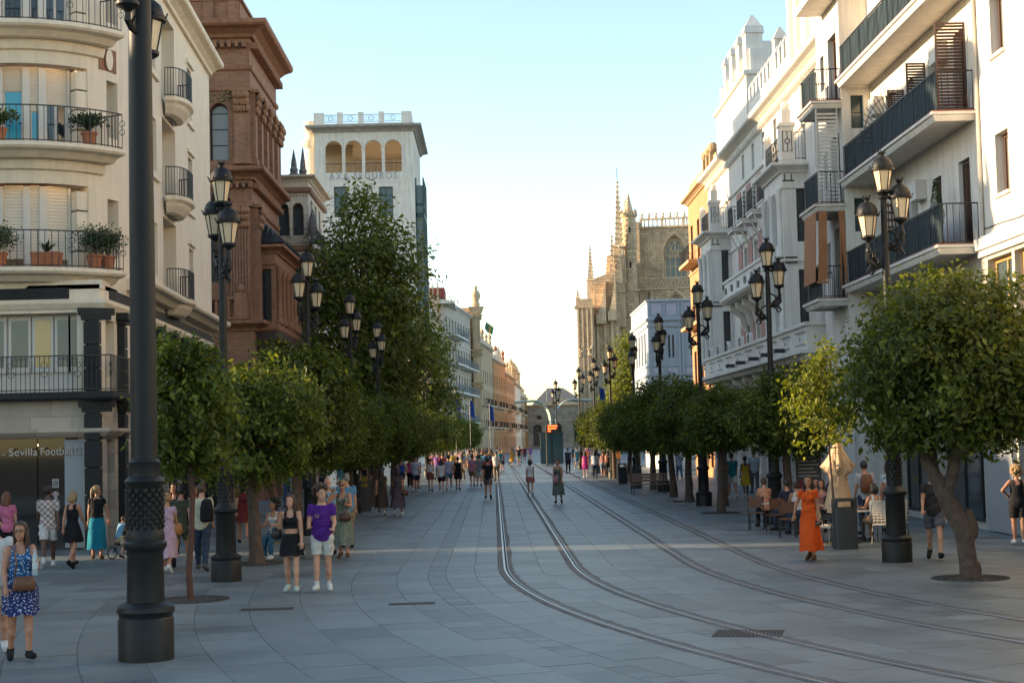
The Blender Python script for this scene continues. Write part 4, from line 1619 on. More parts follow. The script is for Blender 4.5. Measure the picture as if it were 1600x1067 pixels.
def house(name, label, pts, H, zs, m, m2, fm, gm, spacing=2.6, ww=1.1, wh=2.0, balc=None, roofm=None, cs=0.8, parapet=True, arch=False, depth=14, rail=M_IRON):
    """Street house: pts is the facade polyline (outward to the right of travel); windows, sills, balconies on each storey in zs."""
    t = thing(name, label, 'building', (pts[0][0], pts[0][1], 0))
    mw, wins, bal = MB(), [], []
    for a, b in zip(pts[:-1], pts[1:]):
        F = Facade(a, b)
        n = int(F.len / spacing)
        ops = []
        if n:
            st = F.len / n
            for k in range(n):
                c = st * (k + 0.5)
                for z in zs:
                    ops.append((c - ww / 2, c + ww / 2, z, z + wh) + (('arch',) if arch and z > 3 else ()))
        mw.map = F
        wall(mw, 0, F.len, 0, H, ops, 0.3)
        for o in ops:
            wins.append((F, o))
    part('wall', mw, m, t)
    for F, o in wins:
        window(F, t, *o[:4], 0.22, fm, gm, 2, 2, 0.08, kind=o[4] if len(o) > 4 else None)
    cm = MB()
    corn(cm, pts, H - 0.5, cpath(P_CORN, cs))
    for z in zs[1:]:
        corn(cm, pts, z - 0.75, cpath(P_BAND, cs))
    part('cornice', cm, m2, t)
    if parapet:
        pm = MB()
        pm.sweep([(-0.4, H), (-0.1, H), (-0.1, H + 0.8), (-0.4, H + 0.8)], pts)
        part('parapet', pm, m2, t)
    if roofm:
        back = []
        for p, q in zip(pts, pts[1:] + pts[-1:]):
            pass
        F = Facade(pts[0], pts[-1])
        a, b = F(0, depth, 0), F(F.len, depth, 0)
        part('roof', MB().poly([(p[0], p[1]) for p in pts] + [(b[0], b[1]), (a[0], a[1])], H - 0.05, H + 0.1, 'z'), roofm, t)
        bw = MB(Facade((b[0], b[1]), (a[0], a[1])))
        wall(bw, 0, F.len, 0, H, (), 0.3)
        bw.map = Facade((a[0], a[1]), pts[0])
        wall(bw, 0, depth, 0, H, (), 0.3)
        bw.map = Facade(pts[-1], (b[0], b[1]))
        wall(bw, 0, depth, 0, H, (), 0.3)
        part('side_wall', bw, m, t)
    for (i, u0, u1, z, pr) in (balc or ()):
        F = Facade(pts[i], pts[i + 1])
        u1 = min(u1, F.len)
        mb = MB(F)
        mb.box(u0, u1, -pr, 0, z - 0.2, z)
        s = part('balcony', mb, m2, t)
        pth = [F(u0 + 0.05, 0, 0)[:2], F(u0 + 0.05, -pr + 0.06, 0)[:2], F(u1 - 0.05, -pr + 0.06, 0)[:2], F(u1 - 0.05, 0, 0)[:2]]
        mb = railing_mb(pth, z, 0.95, step=0.3, r=0.016)
        mb.v = [(x - t.location.x, y - t.location.y, zz) for x, y, zz in mb.v]
        link('railing', mb.mesh('railing'), rail, s)
    return t


def finials(t, pts, m, kind='urn'):
    for x, y, z, h in pts:
        mb = MB()
        if kind == 'urn':
            mb.lathe([(0.3, 0), (0.3, h * 0.25), (0.14, h * 0.3), (0.32, h * 0.55), (0.28, h * 0.7), (0.1, h * 0.8), (0.02, h)], 8, c=(x, y, z))
        else:
            mb.lathe([(0.38, 0), (0.38, h * 0.3), (0.28, h * 0.34), (0.02, h)], 4, c=(x, y, z), ph=PI / 4)
        part('finial', mb, m, t)


h1 = house('gabled_house', 'sand coloured house with pointed roof finials beyond the plane trees', [(-20, 187), (-7.2, 187), (-6.2, 199)], 17.5, [0.6, 5.5, 10, 13.7], M_OCHRE2, M_CREAMB, M_FRAMEB, M_GLASSG, 2.6, roofm=M_SLATE)
finials(h1, [(-7.3, 187.2, 18.2, 4.2), (-6.9, 191, 18.2, 3.4), (-6.5, 196, 17.5, 5.0), (-9.6, 187.2, 18, 3)], M_STONE2, 'spire')
h2 = house('balcony_block', 'pale apartment block with stacked street balconies and red awning on the roof', [(-12, 203), (-5.9, 203), (-3.1, 231)], 20.5, [0.8, 5.2, 9.0, 12.6, 16.2], mat('pale_cream_render', (0.5, 0.45, 0.38), 0.75, var=0.1, streak=0.25), M_WHITE2, M_FRAMEB, M_GLASS, 3.0, 1.5, 2.2,
           balc=[(1, 0.2, 13.5, z, 1.5) for z in (5.0, 8.8, 12.4, 16.0)] + [(1, 15, 27.5, z, 1.3) for z in (5.0, 8.8, 12.4)], roofm=M_SLATE, parapet=False, rail=mat('grey_balcony_rail', (0.2, 0.23, 0.26), 0.5))
part('roof_awning', MB().box(-11, -5.9, 203.4, 210, 20.7, 22.0), mat('red_awning', (0.3, 0.06, 0.05), 0.8), h2)
part('canopy_slab', MB().box(-12, -4.6, 202.4, 219, 19.9, 20.2), M_WHITE2, h2)
mb = railing_mb([(-11, 203.2), (-5.5, 203.2), (-4.2, 216), (-3.2, 231)], 22.0, 1.0, step=1.2, r=0.02)
part('roof_railing', mb, M_GREYW2, h2)
h3 = house('stone_turret_house', 'narrow brown stone house with a tall corner column and urn on top', [(-12, 233), (-2.6, 233), (-1.9, 243)], 21.0, [0.8, 5.5, 10.3, 15.2], M_STONE, M_STONE2, M_FRAMEB, M_GLASS, 3.2, roofm=M_SLATE)
mb = MB()
mb.frustum(-2.2, 232.6, 0, 20.8, 0.62, 0.62, 0.55, 0.55)
for zz in (5, 9.8, 10.4, 14.6, 15.2, 20.2):
    mb.frustum(-2.2, 232.6, zz, zz + 0.45, 0.7, 0.7, 0.95, 0.95)
mb.frustum(-2.2, 232.6, 20.8, 21.8, 0.75, 0.75, 1.15, 1.15).lathe([(0.5, 21.8), (0.62, 22.3), (0.4, 22.6), (0.75, 23.4), (0.55, 24.0), (0.2, 24.4), (0.3, 24.7), (0.05, 25.0)], 9, c=(-2.2, 232.6, 0))
part('corner_column', mb, M_STONE2, h3, smooth=40)
yl = [((-1.9, 244), (0.0, 266), 17.4, M_OCHRE2, 'sand yellow house with dark balconies in the far left row'), ((0.1, 267), (2.3, 292), 16.0, M_ORANGE, 'orange ochre house with a roof pediment in the far left row'),
      ((2.4, 293), (4.3, 322), 14.5, mat('rosy_render', (0.42, 0.29, 0.21), 0.75, var=0.1, scale=0.6, streak=0.2), 'rosy brown house in the far left row'), ((4.4, 323), (6.1, 355), 13.8, M_GREYW, 'grey white house with small turrets in the far left row'), ((6.2, 356), (7.6, 388), 12.0, M_OCHRE, 'small ochre house at the far end of the left row')]
for i, (a, b, Hh, m, lab) in enumerate(yl):
    pts = [(a[0] - 14, a[1]), a, b]
    t = house('terraced_house', lab, pts, Hh, [0.8, 4.6, 8.0, 11.2][:4 if Hh > 14.4 else 3], m, M_CREAMB, M_FRAMEB, M_GLASS, 3.2, 1.2, 2.1,
              balc=[(1, 2 + 6.4 * k, 6.5 + 6.4 * k, z, 0.9) for k in range(3) for z in (4.5, 7.9)], roofm=M_SLATE)
    t['group'] = 'houses of the far left row'
    finials(t, [(a[0] + (b[0] - a[0]) * q - 0.3, a[1] + (b[1] - a[1]) * q, Hh + 0.8, 1.6 + 0.5 * (k % 2)) for k, q in enumerate((0.03, 0.35, 0.65, 0.97))], M_STONE2 if i != 1 else M_REDT)
    if i == 1:
        part('pediment', MB(Facade(a, b)).poly([(3, Hh), (20, Hh), (11.5, Hh + 2.6)], -0.1, 0.4, 'y'), M_CREAMB, t)
    if i == 3:
        mb = MB()
        for q in (0.2, 0.8):
            x, y = a[0] + (b[0] - a[0]) * q - 1, a[1] + (b[1] - a[1]) * q
            mb.lathe([(1.2, Hh), (1.2, Hh + 2.6), (1.5, Hh + 2.8), (1.1, Hh + 3.2), (0.7, Hh + 4.2), (0.1, Hh + 5.2)], 8, c=(x, y, 0))
        part('turret', mb, M_STONE2, t)
# flags on the roof
for i, (x, y, z, c) in enumerate(((-1.4, 246, 18.0, (0.12, 0.25, 0.16)), (-1.1, 249, 18.0, (0.55, 0.35, 0.08)), (-0.8, 252, 18.0, (0.06, 0.25, 0.12)))):
    f = thing('roof_flag', ['dark green flag on a leaning roof pole', 'yellow flag on a roof pole between two green ones', 'green flag on the farther roof pole'][i], 'flag', (x, y, z))
    link('pole', MB().tube([(0, 0, -0.4), (1.0, 0, 4.6)], 0.05, 6).mesh('pole'), M_WHITE2, f)
    f.scale = (0.6, 0.6, 0.6)
    mb = MB()
    for k in range(5):
        a, b = k / 5, (k + 1) / 5
        w0, w1 = 0.12 * math.sin(k * 1.4), 0.12 * math.sin((k + 1) * 1.4)
        mb.quad((0.95 + a * 1.0, w0, 4.4 - a * 0.9), (0.95 + b * 1.0, w1, 4.4 - b * 0.9), (0.72 + b * 0.8, w1, 2.6 - b * 1.1), (0.55 + a * 0.8, w0, 2.6 - a * 1.1))
    link('cloth', mb.mesh('cloth', False), cloth('flag_%d' % i, c), f)

# hip roofed hall closing the street
E_ = thing('classical_hall', 'low stone hall with hipped grey roof and pediment closing the far street', 'building', (15, 400, 0))
F1 = Facade((7.8, 400), (24.5, 400))
eo = [(2.0, 4.2, 0.5, 6.0, 'arch'), (6.8, 9.2, 0.5, 6.2, 'arch'), (12.2, 14.0, 1.5, 6.0), (3, 4.2, 7.2, 8.2)]
mb = MB(F1)
wall(mb, 0, 16.7, 0, 10.6, eo, 0.4)
mb.map = Facade((7.8, 425), (7.8, 400))
wall(mb, 0, 25, 0, 10.6, (), 0.4)
part('wall', mb, mat('sandstone_ashlar', (0.36, 0.31, 0.24), 0.85, var=0.2, scale=0.4, streak=0.3, brick=(1.4, 0.7, 0.03, (0.22, 0.19, 0.15))), E_)
for o in eo:
    window(F1, E_, *o[:4], 0.35, M_FRAMEB, M_GLASS, 2, 2, 0.15, kind=o[4] if len(o) > 4 else None)
mb = MB()
corn(mb, [(7.8, 425), (7.8, 400), (24.5, 400)], 10.2, cpath(P_CORN, 1.2))
corn(mb, [(7.8, 425), (7.8, 400), (24.5, 400)], 6.6, cpath(P_BAND, 1.5))
part('cornice', mb, M_STONE2, E_)
mb = MB().add([(9.5, 402, 10.6), (24, 402, 10.6), (24, 424, 10.6), (9.5, 424, 10.6), (14.0, 411, 15.2), (18, 411, 15.2)], [(0, 1, 5, 4), (1, 2, 5), (2, 3, 4, 5), (3, 0, 4)])
part('hipped_roof', mb, M_SLATE, E_)
part('pediment', MB(F1).poly([(4, 10.75), (13.4, 10.75), (8.7, 12.6)], -0.2, 0.8, 'y'), M_STONE2, E_)
# side buildings that close the sight lines between the rows
house('corner_lodge', 'sunlit ochre lodge beside the classical hall', [(3, 392), (8.2, 392), (8.4, 399)], 12.5, [0.8, 5, 8.8], M_ORANGE, M_CREAMB, M_FRAMEB, M_GLASS, 2.6, roofm=M_REDT)
# ------------------------------------------------------------------ near right apartment building with long balconies
J = thing('balcony_apartment_building', 'white apartment building with long screened balconies on the near right', 'building', (12.6, 46, 0))
JX = 12.6
FJ = Facade((JX, 51.8), (JX, 18))


def ju(y):
    return 51.8 - y


jo = []
for z in (7.35, 10.8, 14.1):
    jo += [(ju(42.35), ju(41.35), z + 0.05, z + 2.35), (ju(44.9), ju(44.0), z + 0.05, z + 2.3), (ju(47.2), ju(46.5), z + 0.9, z + 2.2), (ju(49.8), ju(48.9), z + 0.05, z + 2.3)]
    jo += [(ju(39.2), ju(38.2), z + 1.0, z + 2.5), (ju(35.4), ju(34.2), z + 1.0, z + 2.5), (ju(31), ju(29.8), z + 1.0, z + 2.5)]
mz = [(ju(40.2), ju(38.3), 4.7, 6.85), (ju(38.1), ju(36.2), 4.7, 6.85), (ju(36.0), ju(34.0), 4.7, 6.85), (ju(47), ju(45), 4.7, 6.4), (ju(44), ju(42), 4.7, 6.4)]
gf = [(ju(50.5), ju(46.5), 0.1, 4.0), (ju(45.9), ju(41.2), 0.1, 4.0), (ju(38.4), ju(33), 0.1, 4.0), (ju(32), ju(26), 0.1, 4.0)]
mb = MB(FJ)
wall(mb, 0, 33.8, 7.1, 18.2, jo, 0.3)
part('wall', mb, M_WHITE, J)
mb = MB(FJ)
wall(mb, 0, 33.8, 0, 7.1, mz + gf, 0.45)
part('ground_floor_wall', mb, M_WOLD, J)
for o in jo:
    if o[3] - o[2] > 2:
        window(FJ, J, *o, 0.2, M_FRAMEB, M_GLASS, 2, 3, 0.08)
    else:
        window(FJ, J, *o, 0.22, M_FRAMEB, M_GLASSC, 2, 1, 0.08)
        part('sill', MB(FJ).box(o[0] - 0.08, o[1] + 0.08, -0.08, 0.05, o[2] - 0.08, o[2] - 0.003), M_WHITE2, J)
for o in mz:
    window(FJ, J, *o, 0.2, M_FRAMEY, M_GLASSG, 2, 1, 0.1)
for o in gf:
    window(FJ, J, *o, 0.4, M_IRON, M_GLASS, 3, 1, 0.08)
part('white_pier', MB().box(JX - 0.12, JX + 0.1, 38.55, 40.75, 0.03, 2.75), M_SHOPW, J)
part('roof', MB().box(JX - 0.9, 27, 18, 55.5, 18.1, 18.4), M_WHITE2, J)
part('ledge', MB(FJ).box(ju(40.7), 33.8, -0.18, 0.05, 7.12, 7.42), M_WHITE2, J)
part('ledge_moulding', MB(FJ).box(ju(40.7), 33.8, -0.1, 0.05, 6.95, 7.118), M_WHITE2, J)
# far projecting bay and the camera-facing return wall
mb = MB(Facade((11.65, 55.5), (11.65, 51.8)))
wall(mb, 0, 3.7, 0, 18.2, [(1.9, 3.2, z + 0.05, z + 2.4) for z in (6.95, 10.05, 13.45)] + [(0.6, 1.2, z + 0.9, z + 2.1) for z in (6.95, 10.05, 13.45)], 0.3)
mb.map = Facade((11.65, 51.8), (JX, 51.8))
wall(mb, 0, 0.95, 0, 18.2, [(0.3, 0.72, z + 0.9, z + 2.0) for z in (8.2, 11.6)], 0.25)
mb.map = Facade((JX, 55.5), (11.65, 55.5))
wall(mb, 0, 0.95, 0, 18.2, (), 0.2)
part('projecting_bay', mb, M_WHITE, J)
Fb = Facade((11.65, 55.5), (11.65, 51.8))
for z in (6.95, 10.05, 13.45):
    window(Fb, J, 1.9, 3.2, z + 0.05, z + 2.4, 0.2, M_FRAMEB, M_GLASS, 2, 2, 0.08)
    window(Fb, J, 0.6, 1.2, z + 0.9, z + 2.1, 0.2, M_FRAMEB, M_GLASS, 1, 1, 0.06)
for z in (8.2, 11.6):
    window(Facade((11.65, 51.8), (JX, 51.8)), J, 0.3, 0.72, z + 0.9, z + 2.0, 0.15, M_FRAMEG, M_GLASSG, 1, 2, 0.05)


def long_balcony(x0, x1, y0, y1, z, screen, tilt=0.0):
    """Slab with moulded edge; railing of bars, cloth screen along the street side."""
    mb = MB()
    pth = [(x1, y1), (x0, y1), (x0, y0), (x1, y0)]
    mb.box(x0 + 0.02, x1, y0 + 0.02, y1 - 0.02, z - 0.2, z - 0.02)
    mb.sweep([(-0.12, z - 0.26), (0.0, z - 0.26), (0.05, z - 0.16), (0.05, z - 0.12), (0.12, z - 0.1), (0.12, z - 0.03), (0.0, z - 0.03), (-0.12, z - 0.03)], pth)
    s = part('balcony', mb, M_WHITE2, J)
    mb = MB().box(x0 - 0.11, x1, y0 - 0.11, y1 - 0.02, z - 0.028, z)
    mb.v = [(x - 12.6, y - 46, zz) for x, y, zz in mb.v]
    link('tile_edge', mb.mesh('tile_edge'), M_REDT, s)
    mb = railing_mb([(x1, y1 - 0.05), (x0 + 0.05, y1 - 0.05), (x0 + 0.05, y0 + 0.05), (x1, y0 + 0.05)], z, 1.05, step=0.15, r=0.012, rail=0.025, mids=(0.98,) if not screen else ())
    mb.v = [(x - 12.6, y - 46, zz) for x, y, zz in mb.v]
    link('railing', mb.mesh('railing'), M_IRON, s)
    if screen:
        mb = MB()
        n = max(6, int((y1 - y0) / 0.12))
        rr = random.Random(int(z * 10 + y0))
        for k in range(n):
            a, b = y0 + 0.08 + (y1 - y0 - 0.16) * k / n, y0 + 0.08 + (y1 - y0 - 0.16) * (k + 1) / n
            dx = rr.uniform(0, 0.012)
            mb.box(x0 + 0.075 + dx, x0 + 0.085 + dx, a + 0.004, b - 0.004, z + 0.05, z + 1.03)
        mb.v = [(x - 12.6, y - 46, zz) for x, y, zz in mb.v]
        link('cane_screen', mb.mesh('cane_screen'), M_SCREEN, s)


for z in (7.35, 10.8, 14.1):
    long_balcony(11.58, JX, 40.75, 51.75, z, True)
for z in (6.95, 10.05, 13.45):
    long_balcony(10.75, 11.65, 51.85, 54.2, z, True)
part('balcony', MB().box(10.75, 11.65, 51.85, 54.4, 16.9, 17.15), M_WHITE2, J)
part('balcony', MB().box(11.5, JX, 40.75, 51.75, 17.5, 17.75), M_WHITE2, J)


def louvre(y0, y1, z0, z1, x, parent=J, axis='y', m=M_SHUTB, n=26):
    """Louvred shutter leaf: frame and sloping slats."""
    mb = MB()
    w = 0.05
    if axis == 'y':
        f = lambda u, d, z: (x + d, y0 + u, z)
    else:
        f = lambda u, d, z: (y0 + u, x + d, z)
    mb.map = f
    L = y1 - y0
    mb.box(0, w, 0, 0.045, z0, z1).box(L - w, L, 0, 0.045, z0, z1).box(w, L - w, 0, 0.045, z0, z0 + w).box(w, L - w, 0, 0.045, z1 - w, z1)
    h = (z1 - z0 - 2 * w) / n
    for i in range(n):
        zz = z0 + w + i * h
        mb.add([(w, 0.004, zz + h * 0.75), (L - w, 0.004, zz + h * 0.75), (L - w, 0.04, zz + h * 0.1), (w, 0.04, zz + h * 0.1)], [(0, 1, 2, 3)])
    return part('louvred_shutter', mb, m, parent)


for z in (10.8, 14.1):
    louvre(11.75, 12.55, z + 0.05, z + 2.4, 41.1, axis='x')
    louvre(12.0, 12.56, z + 0.05, z + 2.25, 45.0, axis='x')
    louvre(12.05, 12.56, z + 0.3, z + 2.0, 47.4, axis='x')
for z in (7.35,):
    louvre(41.38, 42.32, z + 0.07, z + 2.3, JX + 0.1, axis='y')
    louvre(44.02, 44.88, z + 0.07, z + 2.25, JX + 0.1, axis='y')
mb = MB()
for i in range(15):
    a = PI / 2 * i / 14
    mb.tube([(12.5, 47.9, 11.3), (12.5 - 1.25 * math.cos(a), 47.9, 11.3 + 1.7 * math.sin(a))], 0.012, 4)
mb.tube([(12.5 - 1.1 * math.cos(PI / 2 * i / 10), 47.9, 11.3 + 1.5 * math.sin(PI / 2 * i / 10)) for i in range(11)], 0.016, 4)
part('spiked_fan_divider', mb, M_IRON, J)
# slatted screen, awnings and lattice on the balconies
mb = MB()
for i in range(24):
    mb.box(10.82, 11.5, 51.9, 51.93, 10.1 + i * 0.125, 10.17 + i * 0.125)
mb.box(10.8, 10.84, 51.88, 51.95, 10.05, 13.2).box(11.48, 11.52, 51.88, 51.95, 10.05, 13.2)
part('slatted_screen', mb, M_FRAMEW, J)
for (xa, xb, xc, ya, yb, z0, z1) in ((10.72, 11.0, 10.62, 52.0, 53.9, 7.5, 9.8), (11.5, 11.64, 11.46, 51.86, 52.1, 7.2, 9.8)):
    mb = MB()
    mb.add([(xa, ya, z1), (xa, yb, z1), (xc, yb, z0), (xc, ya, z0), (xa + 0.02, ya, z1), (xa + 0.02, yb, z1), (xc + 0.02, yb, z0), (xc + 0.02, ya, z0)],
           [(0, 1, 2, 3), (4, 7, 6, 5), (0, 3, 7, 4), (1, 5, 6, 2), (3, 2, 6, 7), (0, 4, 5, 1)])
    part('awning', mb, M_AWN, J)
mb = MB()
mb.add([(10.78, 51.84, 9.8), (11.05, 51.84, 9.8), (10.98, 51.7, 7.55), (10.66, 51.7, 7.5)], [(0, 1, 2, 3)])
mb.add([(11.42, 51.84, 9.8), (11.63, 51.84, 9.8), (11.64, 51.82, 7.3), (11.56, 51.8, 7.6)], [(0, 1, 2, 3)])
mb.box(10.62, 11.0, 51.66, 51.74, 7.42, 7.5)
part('awning', mb, M_AWN, J)
mb = MB()
for i in range(9):
    mb.box(11.7, 12.5, 47.3, 47.32, 7.5 + i * 0.22, 7.58 + i * 0.22)
    mb.box(11.7 + i * 0.1, 11.74 + i * 0.1, 47.29, 47.31, 7.4, 9.4)
part('lattice', mb, M_FRAMEB, J)
# potted cypress on the balcony
t = thing('potted_cypress', 'slim dark potted shrub on the lowest long balcony', 'plant', (12.1, 42.8, 7.37))
link('pot', MB().lathe([(0.0, 0), (0.14, 0), (0.18, 0.3), (0.0, 0.3)], 12).mesh('pot'), M_POT, t)
mb, rr = MB(), random.Random(5)
for i in range(700):
    z = rr.uniform(0.3, 1.9)
    r = 0.16 * (1 - abs(z - 1.0) / 1.1) + 0.03
    a = rr.random() * 2 * PI
    c = Vector((r * math.cos(a), r * math.sin(a), z))
    d = Vector((rr.gauss(0, 1), rr.gauss(0, 1), rr.gauss(0.6, 1))).normalized()
    s = d.orthogonal().normalized() * 0.02
    mb.add([c - d * 0.04, c + s, c + d * 0.04, c - s], [(0, 1, 2, 3)])
link('foliage', mb.mesh('foliage', False), M_PLANT, t)

part('downpipe', MB().tube([(JX - 0.06, 40.3, 18), (JX - 0.06, 40.3, 7.5)], 0.045, 6), M_WOLD, J)
part('cable', MB().tube([(JX - 0.02, 18 + k * 1.4, 7.62 + 0.04 * math.sin(k * 1.7)) for k in range(17)], 0.014, 4), M_IRON, J)
for y, z in ((43.3, 12.9), (45.9, 9.5), (50.4, 12.9)):
    part('air_conditioner', MB().box(JX - 0.32, JX - 0.01, y - 0.38, y + 0.38, z - 0.28, z + 0.28), M_FRAMEW, J)

# ------------------------------------------------------------------ ornate white palace with bay towers (right)
I = thing('ornate_white_palace', 'ornate white palace with corner bay towers, pink panels and iron balconies', 'building', (12.6, 72, 0))
IX, iy0, iy1 = 12.6, 55.6, 91.0
FI = Facade((IX, iy1), (IX, iy0))


def iu(y):
    return iy1 - y


cy = [69.2, 72.2, 75.2, 78.2]
near = [57.6, 60.4]
io = []
for y in cy + near + [89.6]:
    io += [(iu(y + 0.5), iu(y - 0.5), 6.6, 8.7), (iu(y + 0.5), iu(y - 0.5), 9.6, 11.7), (iu(y + 0.45), iu(y - 0.45), 12.7, 14.5), (iu(y + 0.35), iu(y - 0.35), 15.1, 16.3)]
ig = [(iu(y + 0.8), iu(y - 0.8), 0.4, 4.2, 'arch') for y in (58, 61, 64, 67, 70, 73, 76, 79, 82, 85, 88)]
mb = MB(FI)
wall(mb, 0, iu(iy0), 5.4, 17.2, io, 0.35)
part('wall', mb, M_GREYW, I)
mb = MB(FI)
wall(mb, 0, iu(iy0), 0, 5.4, ig, 0.45)
mb.map = Facade((IX, iy0), (26, iy0))
part('ground_floor_wall', mb, M_GREYW, I)
mb = MB(Facade((IX - 0.02, iy0), (26, iy0)))
wall(mb, 0, 13, 0, 17.2, (), 0.2)
mb.map = Facade((26, iy1), (IX, iy1))
wall(mb, 0, 13.4, 0, 17.2, (), 0.2)
part('side_wall', mb, M_GREYW, I)
part('roof', MB().box(IX + 0.02, 26, iy0 + 0.1, iy1 - 0.1, 17.1, 17.4), M_GREYW2, I)
for o in io:
    window(FI, I, *o, 0.25, M_FRAMEW, M_GLASSG, 2 if o[3] - o[2] > 1.5 else 1, 2, 0.06)
for o in ig:
    window(FI, I, *o[:4], 0.4, M_FRAMEW, M_GLASSG, 2, 2, 0.09, kind='arch')
for y in [56.5, 59.5, 62.5, 65.5, 68.5, 71.5, 74.5, 77.5, 80.5, 83.5, 86.5, 89.5]:
    mb = MB(FI)
    mb.box(iu(y) - 0.32, iu(y) + 0.32, -0.25, 0.02, 0, 4.6)
    mb.box(iu(y) - 0.4, iu(y) + 0.4, -0.33, 0.02, 0, 0.7).box(iu(y) - 0.4, iu(y) + 0.4, -0.33, 0.02, 4.6, 4.9)
    part('pilaster', mb, mat('warm_white_pilaster', (0.62, 0.54, 0.47), 0.7, var=0.06), I)
# pink render panels between the windows
for y in [70.7, 73.7, 76.7, 67.7, 79.7]:
    for z0, z1 in ((6.5, 8.9), (9.55, 11.9), (12.75, 14.6)):
        part('pink_panel', MB(FI).box(iu(y) - 0.62, iu(y) + 0.62, -0.045, 0.01, z0, z1), M_PINK, I)
ip = [(IX, iy1), (IX, iy0)]
for z, s, pr in ((16.7, 1.0, P_CORN), (14.75, 1.0, P_BAND), (11.95, 0.8, P_BAND), (8.95, 0.8, P_BAND)):
    mb = MB()
    corn(mb, ip, z, cpath(pr, s))
    part('cornice', mb, M_GREYW2, I)
# rows of small studs under the cornice
mb = MB(FI)
for k in range(90):
    mb.box(0.2 + k * 0.39, 0.32 + k * 0.39, -0.22, 0.02, 16.45, 16.68)
part('dentil_course', mb, M_GREYW2, I)['kind'] = 'stuff'
# iron balconies on the third floor
for y in cy:
    mb = MB()
    mb.box(IX - 0.75, IX, y - 0.75, y + 0.75, 12.45, 12.6)
    mb.box(IX - 0.8, IX, y - 0.8, y + 0.8, 12.6, 12.66)
    mb.tube([(IX - 0.05, y - 0.6, 11.6), (IX - 0.35, y - 0.6, 11.85), (IX - 0.65, y - 0.6, 12.45)], 0.04, 5)
    mb.tube([(IX - 0.05, y + 0.6, 11.6), (IX - 0.35, y + 0.6, 11.85), (IX - 0.65, y + 0.6, 12.45)], 0.04, 5)
    s = part('balcony', mb, M_GREYW2, I)
    mb = railing_mb([(IX, y - 0.72), (IX - 0.72, y - 0.72), (IX - 0.72, y + 0.72), (IX, y + 0.72)], 12.66, 1.0, step=0.12, r=0.013, fancy=4)
    mb.v = [(a - 12.6, b - 72, c) for a, b, c in mb.v]
    link('railing', mb.mesh('railing'), M_IRON, s)
# stone balcony on the second floor with scroll ornament
mb = MB()
mb.box(IX - 1.0, IX, 68, 79.2, 8.95, 9.2)
mb.sweep([(-0.1, 9.0), (0.1, 9.0), (0.2, 9.12), (0.2, 9.22), (-0.1, 9.22)], [(IX, 79.2), (IX - 1.0, 79.2), (IX - 1.0, 68), (IX, 68)])
mb.sweep([(-0.12, 9.22), (-0.02, 9.22), (-0.02, 9.95), (0.05, 9.98), (0.05, 10.1), (-0.14, 10.12)], [(IX, 79.2), (IX - 1.0, 79.2), (IX - 1.0, 68), (IX, 68)])
sb = part('stone_balcony', mb, M_GREYW2, I)
for k, y in enumerate((68.6, 70.6, 72.6, 74.6, 76.6, 78.6)):
    mb = MB()
    mb.poly([(IX, 8.95), (IX - 0.85, 8.95), (IX - 0.8, 8.6), (IX - 0.35, 8.3), (IX - 0.25, 7.8), (IX, 7.5)], y - 0.12, y + 0.12, 'y')
    mb.v = [(a - 12.6, b - 72, c) for a, b, c in mb.v]
    link('scroll_bracket', mb.mesh('scroll_bracket'), M_GREYW2, sb)
    mb = MB()
    mb.box(IX - 1.045, IX - 1.02, y - 0.25, y + 0.25, 9.45, 9.75)
    mb.v = [(a - 12.6, b - 72, c) for a, b, c in mb.v]
    link('inlay', mb.mesh('inlay'), M_IRON, sb)
# bay towers
M_INLAY = M_IRON


